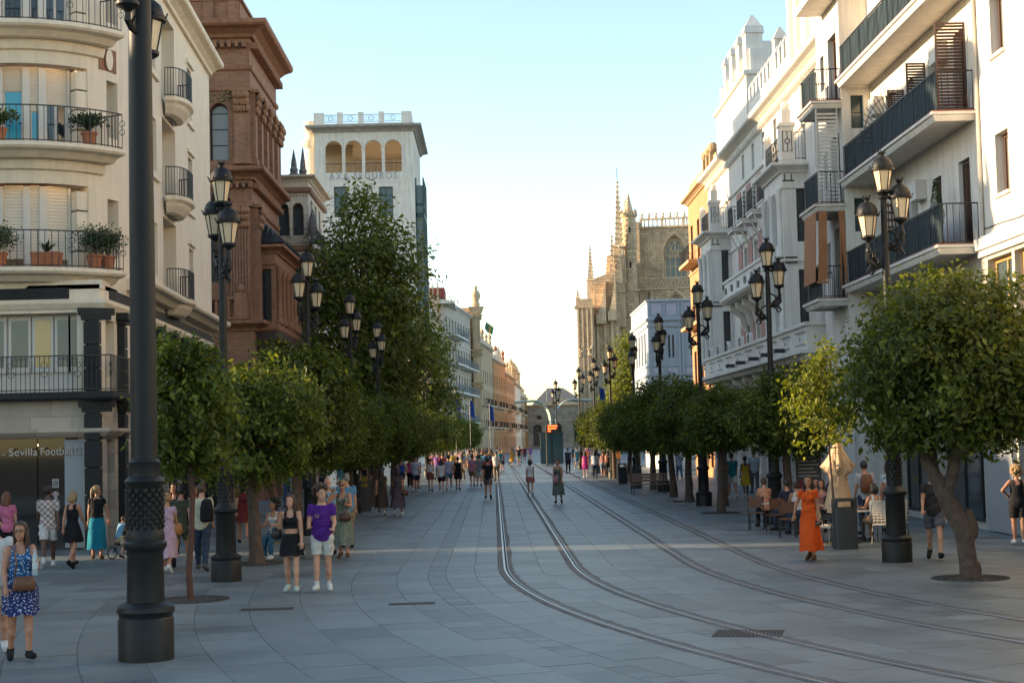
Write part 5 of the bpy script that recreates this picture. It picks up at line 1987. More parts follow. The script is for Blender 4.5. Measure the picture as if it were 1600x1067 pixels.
def bay_tower(y0, y1):
    x0 = 11.6
    F1, F2 = Facade((x0, y1), (x0, y0)), Facade((x0, y0), (IX, y0))
    F3 = Facade((IX, y1), (x0, y1))
    w = y1 - y0
    o1 = [(0.55, w / 2 - 0.2, z, z + 2.1) for z in (6.9, 10.1)] + [(w / 2 + 0.2, w - 0.55, z, z + 2.1) for z in (6.9, 10.1)]
    o2 = [(0.55, 0.92, z, z + 2.1) for z in (6.9, 10.1)]
    mb = MB(F1)
    wall(mb, 0, w, 5.4, 13.3, o1, 0.3)
    mb.map = F2
    wall(mb, 0, 1.0, 5.4, 13.3, o2, 0.2)
    mb.map = F3
    wall(mb, 0, 1.0, 5.4, 13.3, (), 0.2)
    part('bay_wall', mb, M_GREYW2, I)
    for o in o1:
        window(F1, I, *o, 0.2, M_FRAMEW, M_GLASSG, 1, 2, 0.06)
    for o in o2:
        window(F2, I, *o, 0.15, M_FRAMEB, M_GLASS, 1, 2, 0.03)
    pth = [(IX, y1), (x0, y1), (x0, y0), (IX, y0)]
    for z, s, pr in ((12.85, 0.75, P_CORN), (12.2, 0.6, P_BAND), (9.3, 0.8, P_BAND), (6.1, 0.8, P_BAND)):
        mb = MB()
        corn(mb, pth, z, cpath(pr, s))
        part('bay_cornice', mb, M_GREYW2, I)
    part('bay_top', MB().box(x0 + 0.02, IX, y0 + 0.02, y1 - 0.02, 13.2, 13.36), M_GREYW2, I)
    # engaged columns and corner piers
    for u in (0.3, w / 2, w - 0.3):
        mb = MB(F1)
        mb.lathe([(0.17, 6.3), (0.17, 6.5), (0.12, 6.6), (0.11, 8.9), (0.17, 9.0), (0.17, 9.3)], 8, c=(u, -0.08, 0))
        mb.lathe([(0.17, 9.5), (0.17, 9.7), (0.12, 9.8), (0.11, 11.8), (0.17, 12.0), (0.17, 12.2)], 8, c=(u, -0.08, 0))
        part('column', mb, M_GREYW2, I, smooth=40)
    # black inlaid geometric lines on the pier that faces the camera
    mb = MB(F2)
    for z in (12.5, 9.45, 9.25, 6.55, 6.35):
        mb.box(0.03, 0.5, -0.09 if z in (9.45, 9.25) else -0.015, 0.0, z, z + 0.05)
    for (a, b, c, d) in ((0.1, 0.14, 12.5, 12.8), (0.36, 0.4, 12.5, 12.8), (0.18, 0.32, 6.4, 6.54)):
        mb.box(a, b, -0.015, 0.0, c, d)
    mb.map = F1
    for z in (9.45, 9.25, 6.55, 6.35):
        mb.box(0.05, w - 0.05, -0.095, 0.0, z, z + 0.05)
    part('inlay_lines', mb, M_INLAY, I)
    # roof balcony: pier with emblem panel, iron railing
    mb = MB()
    mb.box(x0 + 0.0, x0 + 0.55, y0 + 0.0, y0 + 0.5, 13.36, 14.7).box(x0 - 0.06, x0 + 0.6, y0 - 0.06, y0 + 0.56, 14.7, 14.85).box(x0 + 0.1, x0 + 0.45, y0 + 0.08, y0 + 0.42, 14.85, 15.4)
    mb.ball((x0 + 0.27, y0 + 0.25, 15.55), 0.18, n=8)
    part('bay_pinnacle', mb, M_GREYW2, I)
    mb = MB().box(x0, x0 + 0.3, y1 - 0.4, y1, 13.36, 14.7)
    mb.ball((x0 + 0.15, y1 - 0.2, 14.86), 0.18, n=8)
    part('bay_pinnacle', mb, M_GREYW2, I)
    mb = MB(F2)
    mb.tube([(0.1, -0.012, 13.7), (0.45, -0.012, 13.7), (0.45, -0.012, 14.5), (0.1, -0.012, 14.5)], 0.018, 4, closed=True)
    mb.tube([(0.275 + 0.1 * math.cos(t), -0.012, 14.1 + 0.1 * math.sin(t)) for t in [2 * PI * k / 10 for k in range(10)]], 0.018, 4, closed=True)
    mb.tube([(0.275, -0.012, 13.7), (0.275, -0.012, 14.0)], 0.015, 4).tube([(0.275, -0.012, 14.2), (0.275, -0.012, 14.5)], 0.015, 4)
    part('emblem', mb, M_INLAY, I)
    mb = railing_mb([(x0 + 0.06, y1 - 0.4), (x0 + 0.06, y0 + 0.5)], 13.36, 1.0, step=0.14, fancy=4)
    railing_mb([(x0 + 0.6, y0 + 0.06), (IX, y0 + 0.06)], 13.36, 1.1, mb, step=0.12, fancy=3)
    part('bay_railing', mb, M_IRON, I)


bay_tower(62.6, 66.6)
bay_tower(83.4, 87.3)
# long first floor terrace on brackets
mb = MB()
pth = [(IX, 82.5), (11.0, 82.5), (11.0, 55.75), (IX, 55.75)]
mb.box(11.02, IX, 55.8, 82.4, 5.3, 5.5)
mb.sweep([(-0.1, 5.15), (0.0, 5.15), (0.08, 5.3), (0.25, 5.36), (0.25, 5.5), (-0.1, 5.52)], pth)
mb.sweep([(-0.16, 5.52), (-0.03, 5.52), (-0.03, 6.3), (0.06, 6.34), (0.06, 6.46), (-0.2, 6.48)], pth)
tr = part('terrace', mb, M_GREYW2, I)
for k in range(9):
    y = 56.8 + k * 2.9
    mb = MB()
    mb.poly([(IX, 5.15), (11.1, 5.15), (11.2, 4.85), (11.75, 4.65), (11.95, 4.1), (IX, 3.7)], y - 0.16, y + 0.16, 'y')
    mb.v = [(a - 12.6, b - 72, c) for a, b, c in mb.v]
    link('scroll_bracket', mb.mesh('scroll_bracket'), M_GREYW2, tr)
    mb = MB()
    mb.box(10.955, 10.972, y - 0.9, y + 0.9, 6.12, 6.16).box(10.955, 10.972, y - 0.9, y + 0.9, 5.68, 5.71).box(10.955, 10.972, y - 0.05, y + 0.05, 5.85, 5.95)
    mb.v = [(a - 12.6, b - 72, c) for a, b, c in mb.v]
    link('inlay', mb.mesh('inlay'), M_IRON, tr)
for k, y in enumerate((68.2, 70.6, 74.5, 77.5, 80.5)):
    mb = MB()
    r = 0.32
    mb.map = lambda a, b, c, y=y: (10.99 + b, y + a, 6.6 + c)
    mb.poly([(r * math.cos(t), r * math.sin(t)) for t in [2 * PI * q / 14 for q in range(14)]], -0.02, 0.14, 'y')
    mb.map = None
    mb.v = [(a - 12.6, b - 72, c) for a, b, c in mb.v]
    link('round_crest', mb.mesh('round_crest'), M_GREYW2, tr)
    mb = MB()
    mb.tube([(10.96, y + 0.2 * math.cos(t), 6.62 + 0.2 * math.sin(t)) for t in [2 * PI * q / 10 for q in range(10)]], 0.025, 4, closed=True)
    mb.v = [(a - 12.6, b - 72, c) for a, b, c in mb.v]
    link('inlay', mb.mesh('inlay'), M_IRON, tr)
for k, y in enumerate((60, 63, 66, 69.5, 72.5)):
    mb = MB().box(10.6, 10.98, y - 0.14, y + 0.14, 5.6, 5.75)
    mb.v = [(a - 12.6, b - 72, c) for a, b, c in mb.v]
    link('floodlight', mb.mesh('floodlight'), M_IRON, tr)
# sunlit attic: parapet with merlons, stepped tower block and pilastered pavilion
mb = MB()
mb.box(IX + 0.25, IX + 0.55, 66.5, 77.5, 17.3, 18.6)
part('parapet', mb, M_WHITE2, I)
for k in range(11):
    y = 67 + k
    mb = MB()
    mb.frustum(IX + 0.4, y, 18.6, 19.3, 0.17, 0.22, 0.17, 0.22).frustum(IX + 0.4, y, 19.3, 19.75, 0.2, 0.26, 0.02, 0.02)
    part('merlon', mb, M_WHITE2, I)
mb = MB()
mb.box(IX + 0.2, 20, 77.6, 88.2, 17.3, 20.2).box(IX + 0.05, 20.2, 77.45, 88.35, 20.2, 20.4).box(IX + 0.5, 19, 78, 88, 20.4, 21.6)
part('tower_block', mb, M_WHITE2, I)
for k, y in enumerate((78.6, 80.9, 83.2, 85.5)):
    mb = MB()
    h = 22.4
    mb.frustum(IX + 0.75, y, 20.4, h, 0.42, 0.45, 0.42, 0.45).frustum(IX + 0.75, y, h, h + 0.35, 0.5, 0.53, 0.46, 0.5).frustum(IX + 0.75, y, h + 0.35, h + 1.0, 0.42, 0.45, 0.05, 0.05)
    part('stepped_merlon', mb, M_WHITE2, I)
mb = MB().frustum(IX + 0.75, 87.4, 20.2, 21.6, 0.35, 0.35, 0.35, 0.35).frustum(IX + 0.75, 87.4, 21.6, 22.1, 0.38, 0.38, 0.04, 0.04)
part('stepped_merlon', mb, M_WHITE2, I)
mb = MB().box(IX + 0.9, 19, 78.2, 78.5, 20.4, 22.0)
part('tower_screen', mb, M_WHITE2, I)
mb = MB()
mb.box(IX + 0.3, 20, 56.5, 66.3, 17.3, 24.0)
mb.box(IX + 0.1, 20, 56.3, 66.5, 21.2, 21.6).box(IX - 0.05, 20, 56.2, 66.65, 23.6, 24.0)
part('roof_pavilion', mb, M_WHITE2, I)
for y in (57, 58.9, 60.8, 62.7, 64.6, 66.0):
    part('pilaster', MB().box(IX + 0.12, IX + 0.31, y - 0.25, y + 0.25, 17.4, 21.2), M_WHITE2, I)
for x in (13.6, 15.2, 16.8):
    part('pilaster', MB().box(x - 0.25, x + 0.25, 56.32, 56.51, 17.4, 21.2), M_WHITE2, I)
mb = MB().frustum(IX + 0.6, 70.5, 18.6, 20.1, 0.3, 0.3, 0.3, 0.3).frustum(IX + 0.6, 70.5, 20.1, 20.7, 0.36, 0.36, 0.04, 0.04)
part('stepped_merlon', mb, M_WHITE2, I)

# ------------------------------------------------------------------ sunlit ochre house (right, beyond the palace)
Hh = house('sunlit_ochre_house', 'orange ochre house with round stone balls on its cornice, lit by low sun', [(26, 104), (13.05, 104), (13.05, 91.1)], 18.0, [0.6, 5.5, 9.6, 13.6], M_ORANGE, M_OCHRE, M_FRAMEB, M_GLASS, 3.1, 1.1, 2.4,
           balc=[(1, 0.8, 5.8, 9.4, 0.8), (1, 6.6, 12, 9.4, 0.8), (1, 0.8, 5.8, 13.4, 0.8)], cs=0.75, roofm=None)
part('roof', MB().box(13.07, 26, 91.2, 103.9, 17.9, 18.1), M_OCHRE, Hh)
for k, y in enumerate((92.5, 94, 95.5)):
    mb = MB().box(12.95, 13.4, y - 0.22, y + 0.22, 18.1, 19.0).ball((13.17, y, 19.28), 0.32, n=12, m=8)
    part('ball_finial', mb, M_OCHRE, Hh)

# pale blue panelled oriel house
G = thing('panelled_oriel_house', 'pale blue grey house with panelled glazed oriel before the cathedral', 'building', (14, 120, 0))
gx0, gy0, gy1 = 11.75, 120.0, 134.0
F1, F2 = Facade((gx0, gy1), (gx0, gy0)), Facade((gx0, gy0), (14.35, gy0))
F2b = Facade((14.35, gy0), (16.2, gy0 - 0.0))
g1 = [(14 - 12.6 + i * 2.4, 14 - 11.4 + i * 2.4, 8.0, 10.4) for i in range(5)]
g2 = [(0.55, 0.72, 8.4, 10.1), (0.86, 1.03, 8.4, 10.1), (1.5, 1.67, 8.4, 10.1), (1.8, 1.97, 8.4, 10.1), (3.2, 3.4, 8.5, 10.2)]
mb = MB(F1)
wall(mb, 0, 14, 5.8, 12.7, g1, 0.15)
mb.map = F2
wall(mb, 0, 4.4, 5.8, 12.7, g2, 0.15)
part('oriel_wall', mb, M_BLUEW, G)
for o in g1:
    window(F1, G, *o, 0.1, M_FRAMEW, M_GLASSG, 2, 2, 0.06)
for o in g2:
    window(F2, G, *o, 0.1, M_BLUEW, M_GLASSG, 1, 1, 0.02)
gp = [(gx0, gy1), (gx0, gy0), (16.15, gy0)]
for z, s in ((7.0, 1.0), (10.7, 1.0), (11.15, 1.4), (12.6, 1.0), (7.7, 0.7)):
    mb = MB()
    corn(mb, gp, z, cpath(P_BAND, s))
    part('moulding', mb, M_BLUEW, G)
for u in (0.1, 1.25, 2.35, 2.62, 4.2):
    part('pilaster', MB(F2).box(u - 0.09, u + 0.09, -0.06, 0.01, 5.9, 12.6), M_BLUEW, G)
for u0, u1 in ((0.3, 1.1), (1.4, 2.2), (2.8, 4.0)):
    part('panel', MB(F2).box(u0, u1, -0.03, 0.01, 11.6, 12.4), mat('lilac_panel', (0.46, 0.46, 0.55), 0.5, var=0.1), G)
    part('panel', MB(F2).box(u0, u1, -0.03, 0.01, 7.25, 7.65), MATS['lilac_panel'], G)
part('base_wall', MB().box(gx0 + 0.9, 24, gy0 + 0.9, gy1, 0, 5.9), M_GREYW, G)
part('oriel_floor', MB().box(gx0 + 0.01, 24, gy0 + 0.01, gy1, 5.7, 5.82), M_BLUEW, G)
part('roof', MB().box(gx0 + 0.02, 24, gy0 + 0.02, gy1, 12.6, 12.75), M_BLUEW, G)
part('far_wall', MB().box(16.2, 24, gy0 + 0.01, gy1, 5.8, 12.6), M_BLUEW, G)

# ------------------------------------------------------------------ gothic cathedral (right, far)
K = thing('gothic_cathedral', 'great sandstone gothic cathedral with pinnacles, turret and traceried window', 'cathedral', (26, 290, 0))
FK = Facade((25.2, 300), (60, 300))
gw = (4.45, 8.55, 31.8, 39.9, 'gothic')
gw2 = (4.6, 8.6, 19.5, 28.3, 'gothic')
mb = MB(FK)
wall(mb, 0, 34.8, 0, 41.5, [gw], 0.9)
mb.map = Facade((25.2, 330), (25.2, 300))
wall(mb, 0, 30, 0, 41.5, (), 0.5)
part('transept_wall', mb, M_STONE, K)
window(FK, K, *gw[:4], 0.7, M_STONE2, M_GLASSG, 4, 3, 0.28, kind='gothic')
mb = MB(FK)
c = (gw[0] + gw[1]) / 2
for dx, dz, r in ((0, 37.6, 0.75), (-0.95, 36.5, 0.6), (0.95, 36.5, 0.6), (0, 38.8, 0.3)):
    mb.tube([(c + dx + r * math.cos(t), 0.6, dz + r * math.sin(t)) for t in [2 * PI * q / 14 for q in range(14)]], 0.12, 5, closed=True)
for dx in (-1.5, -0.5, 0.5, 1.5):
    mb.tube([(c + dx + 0.5 * math.cos(t), 0.6, 35.2 + 0.7 * math.sin(t)) for t in [PI * q / 8 for q in range(9)]], 0.1, 5)
part('tracery', mb, M_STONE2, K)
ap = arch_pts(gw[0] - 0.3, gw[1] + 0.3, gw[3] - 4.1 * 0.866, 14, True)
part('arch_moulding', MB(FK).tube([(gw[0] - 0.3, -0.05, 31.8)] + [(p[0], -0.05, p[1]) for p in ap] + [(gw[1] + 0.3, -0.05, 31.8)], 0.22, 6), M_STONE2, K)
part('transept_corner', MB().box(21.6, 25.25, 298.5, 303, 0, 41.4).box(21.5, 25.2, 298.4, 303.1, 41.4, 42.6), M_STONE, K)
# pierced parapet with crest
mb = MB(FK)
mb.box(0, 34.8, -0.25, 0.3, 41.45, 41.8).box(0, 34.8, -0.2, 0.25, 43.0, 43.3)
for i in range(44):
    u = i * 0.8
    mb.box(u, u + (0.5 if i % 5 == 0 else 0.22), -0.1, 0.15, 41.8, 43.0)
for i in range(26):
    u = 0.5 + i * 1.33
    mb.frustum(u, 0.02, 43.3, 43.9, 0.3, 0.1, 0.1, 0.1).ball((u, 0.02, 44.1), 0.24, 0.12, 0.24, 6, 4)
part('parapet', mb, M_STONE2, K)
# lower aisle in front of the transept
FA = Facade((25.4, 294), (60, 294))
mb = MB(FA)
wall(mb, 0, 34.6, 0, 29.2, [gw2], 0.8)
part('aisle_wall', mb, M_STONE, K)
window(FA, K, *gw2[:4], 0.6, M_STONE2, M_GLASS, 3, 2, 0.25, kind='gothic')
ap = arch_pts(gw2[0] - 0.4, gw2[1] + 0.4, gw2[3] - 4.0 * 0.866, 14, True)
mb = MB(FA).tube([(p[0], -0.1, p[1]) for p in ap], 0.3, 6)
mb.add([(gw2[0] - 0.8, -0.1, 25), ((gw2[0] + gw2[1]) / 2, -0.1, 29.8), (gw2[1] + 0.8, -0.1, 25)], []).tube([(gw2[0] - 0.9, -0.1, 25.2), ((gw2[0] + gw2[1]) / 2, -0.1, 29.6), (gw2[1] + 0.9, -0.1, 25.2)], 0.16, 5)
part('arch_moulding', mb, M_STONE2, K)
mb = MB(FA)
mb.box(0, 34.6, -0.3, 0.2, 29.2, 29.6).box(0, 34.6, -0.2, 0.2, 31.2, 31.5)
for i in range(50):
    u = i * 0.7
    mb.tube([(u, 0, 29.6), (u + 0.7, 0, 31.2)], 0.12, 4).tube([(u + 0.7, 0, 29.6), (u, 0, 31.2)], 0.12, 4)
part('aisle_parapet', mb, M_STONE2, K)
part('aisle_roof', MB().box(25.4, 60, 294.2, 300, 29.0, 29.3), M_STONE2, K)
part('buttress_stair', MB(FA).poly([(9.3, 29.6), (14, 29.6), (14, 33.5), (11.5, 32.6), (9.3, 32.2)], -0.4, 1.0, 'y'), M_STONE, K)


def pinnacle(x, y, z0, z1, w, crock=7, nm='pinnacle'):
    """Square shaft with gablets and a crocketed spire."""
    mb = MB()
    zm = z0 + (z1 - z0) * 0.42
    mb.frustum(x, y, z0, zm, w, w, w * 0.92, w * 0.92).frustum(x, y, zm, zm + w * 0.5, w * 1.25, w * 1.25, w * 0.9, w * 0.9)
    mb.frustum(x, y, zm + w * 0.4, z1, w * 0.72, w * 0.72, w * 0.06, w * 0.06)
    for k in range(crock):
        t = k / crock
        z = zm + w * 0.5 + (z1 - zm - w * 0.5) * t
        r = w * 0.72 * (1 - t) + w * 0.12
        for a in (PI / 4, 3 * PI / 4, 5 * PI / 4, 7 * PI / 4):
            mb.ball((x + r * 1.25 * math.cos(a), y + r * 1.25 * math.sin(a), z + w * 0.2), w * 0.2, n=5, m=3)
    mb.ball((x, y, z1), w * 0.3, n=6, m=4)
    return part(nm, mb, M_STONE2, K)


# round stair turret
mb = MB()
mb.lathe([(1.5, 0), (1.5, 28.5), (1.75, 28.7), (1.75, 29.1), (1.3, 29.4), (1.28, 36.4), (1.42, 36.6), (1.28, 36.8), (1.28, 42.2), (1.6, 42.6), (1.6, 42.9), (1.15, 43.0), (0.9, 43.2), (0.12, 46.6), (0.0, 46.9)], 20, c=(24.2, 290, 0))
part('stair_turret', mb, M_STONE, K, smooth=30)
mb = MB()
for k in range(10):
    a = 2 * PI * k / 10
    mb.frustum(24.2 + 1.4 * math.cos(a), 290 + 1.4 * math.sin(a), 42.9, 43.9, 0.18, 0.18, 0.03, 0.03)
part('turret_crown', mb, M_STONE2, K)
for z in (39.5, 33, 25.5):
    part('slit_window', MB().box(24.3, 24.6, 288.65 if z > 29 else 288.45, 288.9, z, z + 1.0), M_GROOVE, K)
pinnacle(22.5, 288, 28, 48.6, 0.9, 12)
part('lightning_rod', MB().tube([(22.5, 288, 49), (22.5, 288, 51.2)], 0.06, 5), M_IRON, K)
pinnacle(23.4, 292, 30, 45.5, 0.8, 10)
pinnacle(21.4, 286.5, 24, 38.5, 0.85, 9)
pinnacle(20.4, 287.5, 24, 35.0, 0.75, 8)
pinnacle(17.7, 284, 26, 36.6, 0.65, 9)
pinnacle(22.9, 285, 22, 36.5, 0.8, 8)
# buttress masses stepping down to the street
mb = MB()
mb.box(18.3, 22.6, 283, 300, 0, 29.6).box(18.1, 22.8, 282.8, 300, 29.6, 30.0).box(20.6, 23.6, 287, 299, 30.0, 35.2)
mb.poly([(18.3, 30.0), (22.6, 30.0), (22.6, 32.4), (20.3, 31.6), (18.3, 30.9)], 285, 299, 'y')
mb.box(22.6, 25.2, 286.5, 300, 0, 28.4)
part('buttress_block', mb, M_STONE, K)
mb = MB()
mb.box(15.6, 18.4, 280, 300, 0, 25.2).box(15.2, 18.6, 279.7, 300, 25.2, 25.7).box(15.5, 18.4, 279.9, 280.2, 25.7, 26.9)
part('corner_tower', mb, M_STONE, K)
pinnacle(15.8, 280.3, 25.7, 28.8, 0.35, 3)
for x in (15.8, 16.6, 17.4, 18.2):
    part('corner_shaft', MB().box(x - 0.14, x + 0.14, 279.75, 280.02, 3, 25.1), M_STONE2, K)
for x in (16.2, 17.8):
    mb = MB()
    for k in range(14):
        rr = random.Random(k + int(x * 10))
        mb.ball((x + rr.uniform(-0.4, 0.4), 279.8, 17.6 + rr.uniform(-0.9, 0.9)), rr.uniform(0.15, 0.3), 0.25, rr.uniform(0.15, 0.3), 6, 4)
    part('carved_canopy', mb, M_STONE2, K, smooth=50)
    part('niche', MB().box(x - 0.35, x + 0.35, 279.94, 280.02, 8.5, 16.5), M_STONE2, K)
# flying buttress with curved back
for (xa, za, xb, zb) in ((18.8, 24.0, 20.6, 30.2), (20.9, 24.5, 22.4, 31.5)):
    mb = MB()
    pts = [(xa + (xb - xa) * t, za + (zb - za) * t ** 1.8) for t in [k / 8 for k in range(9)]]
    mb.poly(pts + [(xb, za - 1.5), (xa, za - 1.5)], 281.5, 283.0, 'y')
    part('flying_buttress', mb, M_STONE2, K)
for k in range(3):
    x = 18.9 + k * 1.3
    part('buttress_shaft', MB().box(x - 0.22, x + 0.22, 282.6, 283.05, 6, 24), M_STONE2, K)
part('string_course', MB().box(18.2, 25.3, 282.6, 283.2, 15.2, 15.7).box(15.3, 18.5, 279.6, 280.2, 9.0, 9.4), M_STONE2, K)
part('low_wall', MB().box(18.4, 26, 281, 284, 0, 14), mat('grey_weathered_stone', (0.46, 0.38, 0.28), 0.85, var=0.3, scale=0.4, streak=0.4, brick=(1.1, 0.55, 0.03, (0.2, 0.17, 0.13))), K)
part('downpipe', MB().tube([(27.2, 293.8, 29), (27.2, 293.8, 12)], 0.12, 6), M_FRAMEB, K)

K.rotation_euler = (0, 0, rad(-11))
K.location.x += 1.3

# ------------------------------------------------------------------ unseen blocks added left of the frame to shape the sunlight
house('sun_blocker_block', 'unseen plain block added left of the frame to shade the near street', [(-52, 39.9), (-34, 39.9)], 10, [0.8, 3.8, 6.8], M_STUCCO, M_STUCCO2, M_FRAMEB, M_GLASS, 3, roofm=M_SLATE, depth=0.1)  # unseen block added to keep sun off the near street
_o = [o for o in COL.objects if o.name.startswith('sun_blocker_block')][0]
part('side_wall', MB().box(-52, -34, 12, 37.2, 0, 14), M_STUCCO, _o)
part('low_blocker_wing', MB().box(-52, -34.05, 37.2, 39.85, 0, 9.9), M_STUCCO, _o)  # part of the added blocker, kept low so sun reaches the left treetop
low = thing('low_sun_blocker', 'unseen low block added outside the frame to bound the sun strip', 'building', (-40, 45, 0))  # unseen, added to cut the far edge of the sun strip
part('wall', MB().box(-40.5, -36, 42.2, 60, 0, 12), M_STUCCO, low)
part('roof', MB().box(-40.6, -35.9, 42.15, 60.2, 12, 12.3), M_SLATE, low)
blk = thing('rear_sun_blocker', 'unseen tall block added to stop sun through the lane behind the cream corner building', 'building', (-34, 70, 0))  # unseen, added to keep sun from crossing the lane to the right facades
part('wall', MB().box(-50, -33, 60.5, 98, 0, 24), M_STUCCO, blk)
part('roof', MB().box(-50.2, -32.8, 60.3, 98.2, 24, 24.3), M_SLATE, blk)
# ------------------------------------------------------------------ street lamps
M_LGLASS = mat('frosted_lantern_glass', (0.62, 0.5, 0.33), 0.35, var=0.08, scale=4, spec=0.5)


def lantern(s=1.0):
    """Metal parts and glass of one tapered lantern whose base is at z=0."""
    a, g = MB(), MB()
    n = 6
    g.lathe([(0.115, 0.1), (0.19, 0.5)], n, cap=True)
    for k in range(n):
        t = 2 * PI * k / n
        a.tube([(0.12 * math.cos(t), 0.12 * math.sin(t), 0.09), (0.197 * math.cos(t), 0.197 * math.sin(t), 0.51)], 0.011, 4)
    a.lathe([(0.0, -0.05), (0.03, -0.05), (0.06, 0.0), (0.13, 0.04), (0.15, 0.06), (0.15, 0.1), (0.11, 0.1), (0.0, 0.09)], 12)
    a.lathe([(0.19, 0.49), (0.24, 0.5), (0.245, 0.545), (0.215, 0.56), (0.21, 0.62), (0.175, 0.71), (0.11, 0.77), (0.05, 0.79), (0.05, 0.82), (0.08, 0.86), (0.06, 0.88), (0.0, 0.88)], 16)
    for k in range(6):
        t = 2 * PI * k / 6
        a.tube([(0.235 * math.cos(t), 0.235 * math.sin(t), 0.53), (0.265 * math.cos(t), 0.265 * math.sin(t), 0.6)], 0.012, 4)
        a.tube([(0.06 * math.cos(t), 0.06 * math.sin(t), 0.86), (0.085 * math.cos(t), 0.085 * math.sin(t), 0.93)], 0.01, 4)
    return a.mesh('lantern_frame'), g.mesh('lantern_glass')


LF, LG = lantern()
LF.materials.append(M_IRONG)
LG.materials.append(M_LGLASS)
LF.polygons.foreach_set('use_smooth', [True] * len(LF.polygons))
LF.set_sharp_from_angle(angle=rad(40))


def lamp_parts(big=False):
    base, shaft, orn, arms = MB(), MB(), MB(), MB()
    if big:
        base.lathe([(0.345, -0.02), (0.345, 0.5), (0.33, 0.53), (0.34, 0.57), (0.36, 0.6), (0.35, 0.66), (0.29, 0.7), (0.24, 0.72)], 28)
        orn.lathe([(0.235, 0.72), (0.225, 1.33), (0.24, 1.36), (0.27, 1.4), (0.27, 1.45), (0.24, 1.48), (0.245, 1.53), (0.235, 1.58), (0.22, 1.62), (0.215, 2.15), (0.235, 2.18), (0.25, 2.22), (0.23, 2.26), (0.2, 2.28), (0.195, 2.44), (0.205, 2.46), (0.17, 2.5)], 28)
        shaft.lathe([(0.168, 2.5), (0.145, 8.4), (0.145, 9.2)], 24)
        zt, lat, sc = 8.75, 0.5, 1.0
        rows, r0, z0 = 9, 0.217, 1.66
        arms.lathe([(0.145, 9.2), (0.2, 9.25), (0.2, 9.35), (0.08, 9.45), (0.05, 9.9)], 16)
    else:
        base.lathe([(0.3, -0.02), (0.3, 0.38), (0.285, 0.41), (0.3, 0.44), (0.3, 0.48), (0.24, 0.52), (0.2, 0.54)], 24)
        orn.lathe([(0.2, 0.54), (0.19, 1.3), (0.21, 1.33), (0.24, 1.36), (0.24, 1.4), (0.17, 1.48), (0.145, 1.52), (0.135, 2.15), (0.15, 2.18), (0.155, 2.22), (0.12, 2.28), (0.115, 2.5), (0.125, 2.52), (0.09, 2.56)], 24)
        shaft.lathe([(0.088, 2.56), (0.07, 6.6), (0.06, 7.3)], 16)
        rows, r0, z0 = 7, 0.137, 1.56
        arms.lathe([(0.06, 7.28), (0.1, 7.3), (0.11, 7.34), (0.05, 7.38)], 12)
    # scale ornament on the drum
    for j in range(rows):
        n = 14 if big else 10
        for k in range(n):
            a = 2 * PI * (k + 0.5 * (j % 2)) / n
            zz = z0 + j * (0.055 if big else 0.08)
            orn.ball((r0 * math.cos(a), r0 * math.sin(a), zz), 0.034 if big else 0.03, 0.034 if big else 0.03, 0.045, 6, 4)
    return base, shaft, orn, arms


def make_lamp(name, label, x, y, rz, big=False, hs=(6.45, 6.7), group='street lamps'):
    t = thing(name, label, 'street lamp', (x, y, 0), rz, group)
    key = ('L', big)
    if key not in WCACHE:
        WCACHE[key] = []
        for nm, mb in zip(('plinth', 'shaft', 'ornament_drum', 'cap'), lamp_parts(big)):
            me = mb.mesh(nm)
            me.materials.append(M_IRONG)
            WCACHE[key].append((nm, me))
    for nm, me in WCACHE[key]:
        link(nm, me, None, t, smooth=40)
    spots = []
    if big:
        spots = [(0.42, 7.55), (-0.42, 7.55)] + []
        dirs = [(math.cos(a), math.sin(a), h) for a, h in ((rad(88), 7.7), (rad(-99), 8.14), (rad(165), 8.6))]
        for cx, cy, h in dirs:
            r = 0.4
            mb = MB()
            mb.tube([(cx * 0.13, cy * 0.13, h - 0.22), (cx * 0.3, cy * 0.3, h - 0.2), (cx * r * 1.05, cy * r * 1.05, h - 0.12), (cx * r, cy * r, h - 0.03)], [0.03, 0.04, 0.05, 0.04], 6)
            mb.tube([(cx * 0.13, cy * 0.13, h - 0.02), (cx * 0.22, cy * 0.22, h - 0.08), (cx * 0.28, cy * 0.28, h - 0.14), (cx * 0.2, cy * 0.2, h - 0.2)], 0.026, 5)
            link('bracket', mb.mesh('bracket'), M_IRONG, t, smooth=40)
            spots.append((cx * r, cy * r, h))
        spots = spots[2:]
    else:
        for sx, h in ((-1, hs[0]), (1, hs[1])):
            mb = MB()
            mb.tube([(sx * 0.06, 0, h - 0.5), (sx * 0.2, 0, h - 0.55), (sx * 0.36, 0, h - 0.38), (sx * 0.35, 0, h - 0.18), (sx * 0.34, 0, h - 0.03)], [0.04, 0.05, 0.055, 0.05, 0.04], 6)
            mb.tube([(sx * 0.3, 0, h - 0.5), (sx * 0.38, 0, h - 0.62), (sx * 0.3, 0, h - 0.7), (sx * 0.24, 0, h - 0.62), (sx * 0.3, 0, h - 0.56)], 0.028, 5)
            mb.tube([(sx * 0.06, 0, h - 0.15), (sx * 0.2, 0, h - 0.2), (sx * 0.27, 0, h - 0.42), (sx * 0.16, 0, h - 0.5), (sx * 0.1, 0, h - 0.4)], 0.025, 5)
            for q in range(6):
                mb.ball((sx * (0.1 + 0.05 * q), 0.03 * (-1) ** q, h - 0.5 + 0.06 * q), 0.055, n=6, m=4)
            link('bracket', mb.mesh('bracket'), M_IRONG, t, smooth=40)
            spots.append((sx * 0.34, 0, h))
        spots.append((0, 0, 7.37))
    for p in spots:
        o = link('lantern', LF, None, t, loc=p)
        link('glass', LG, None, o)
    return t


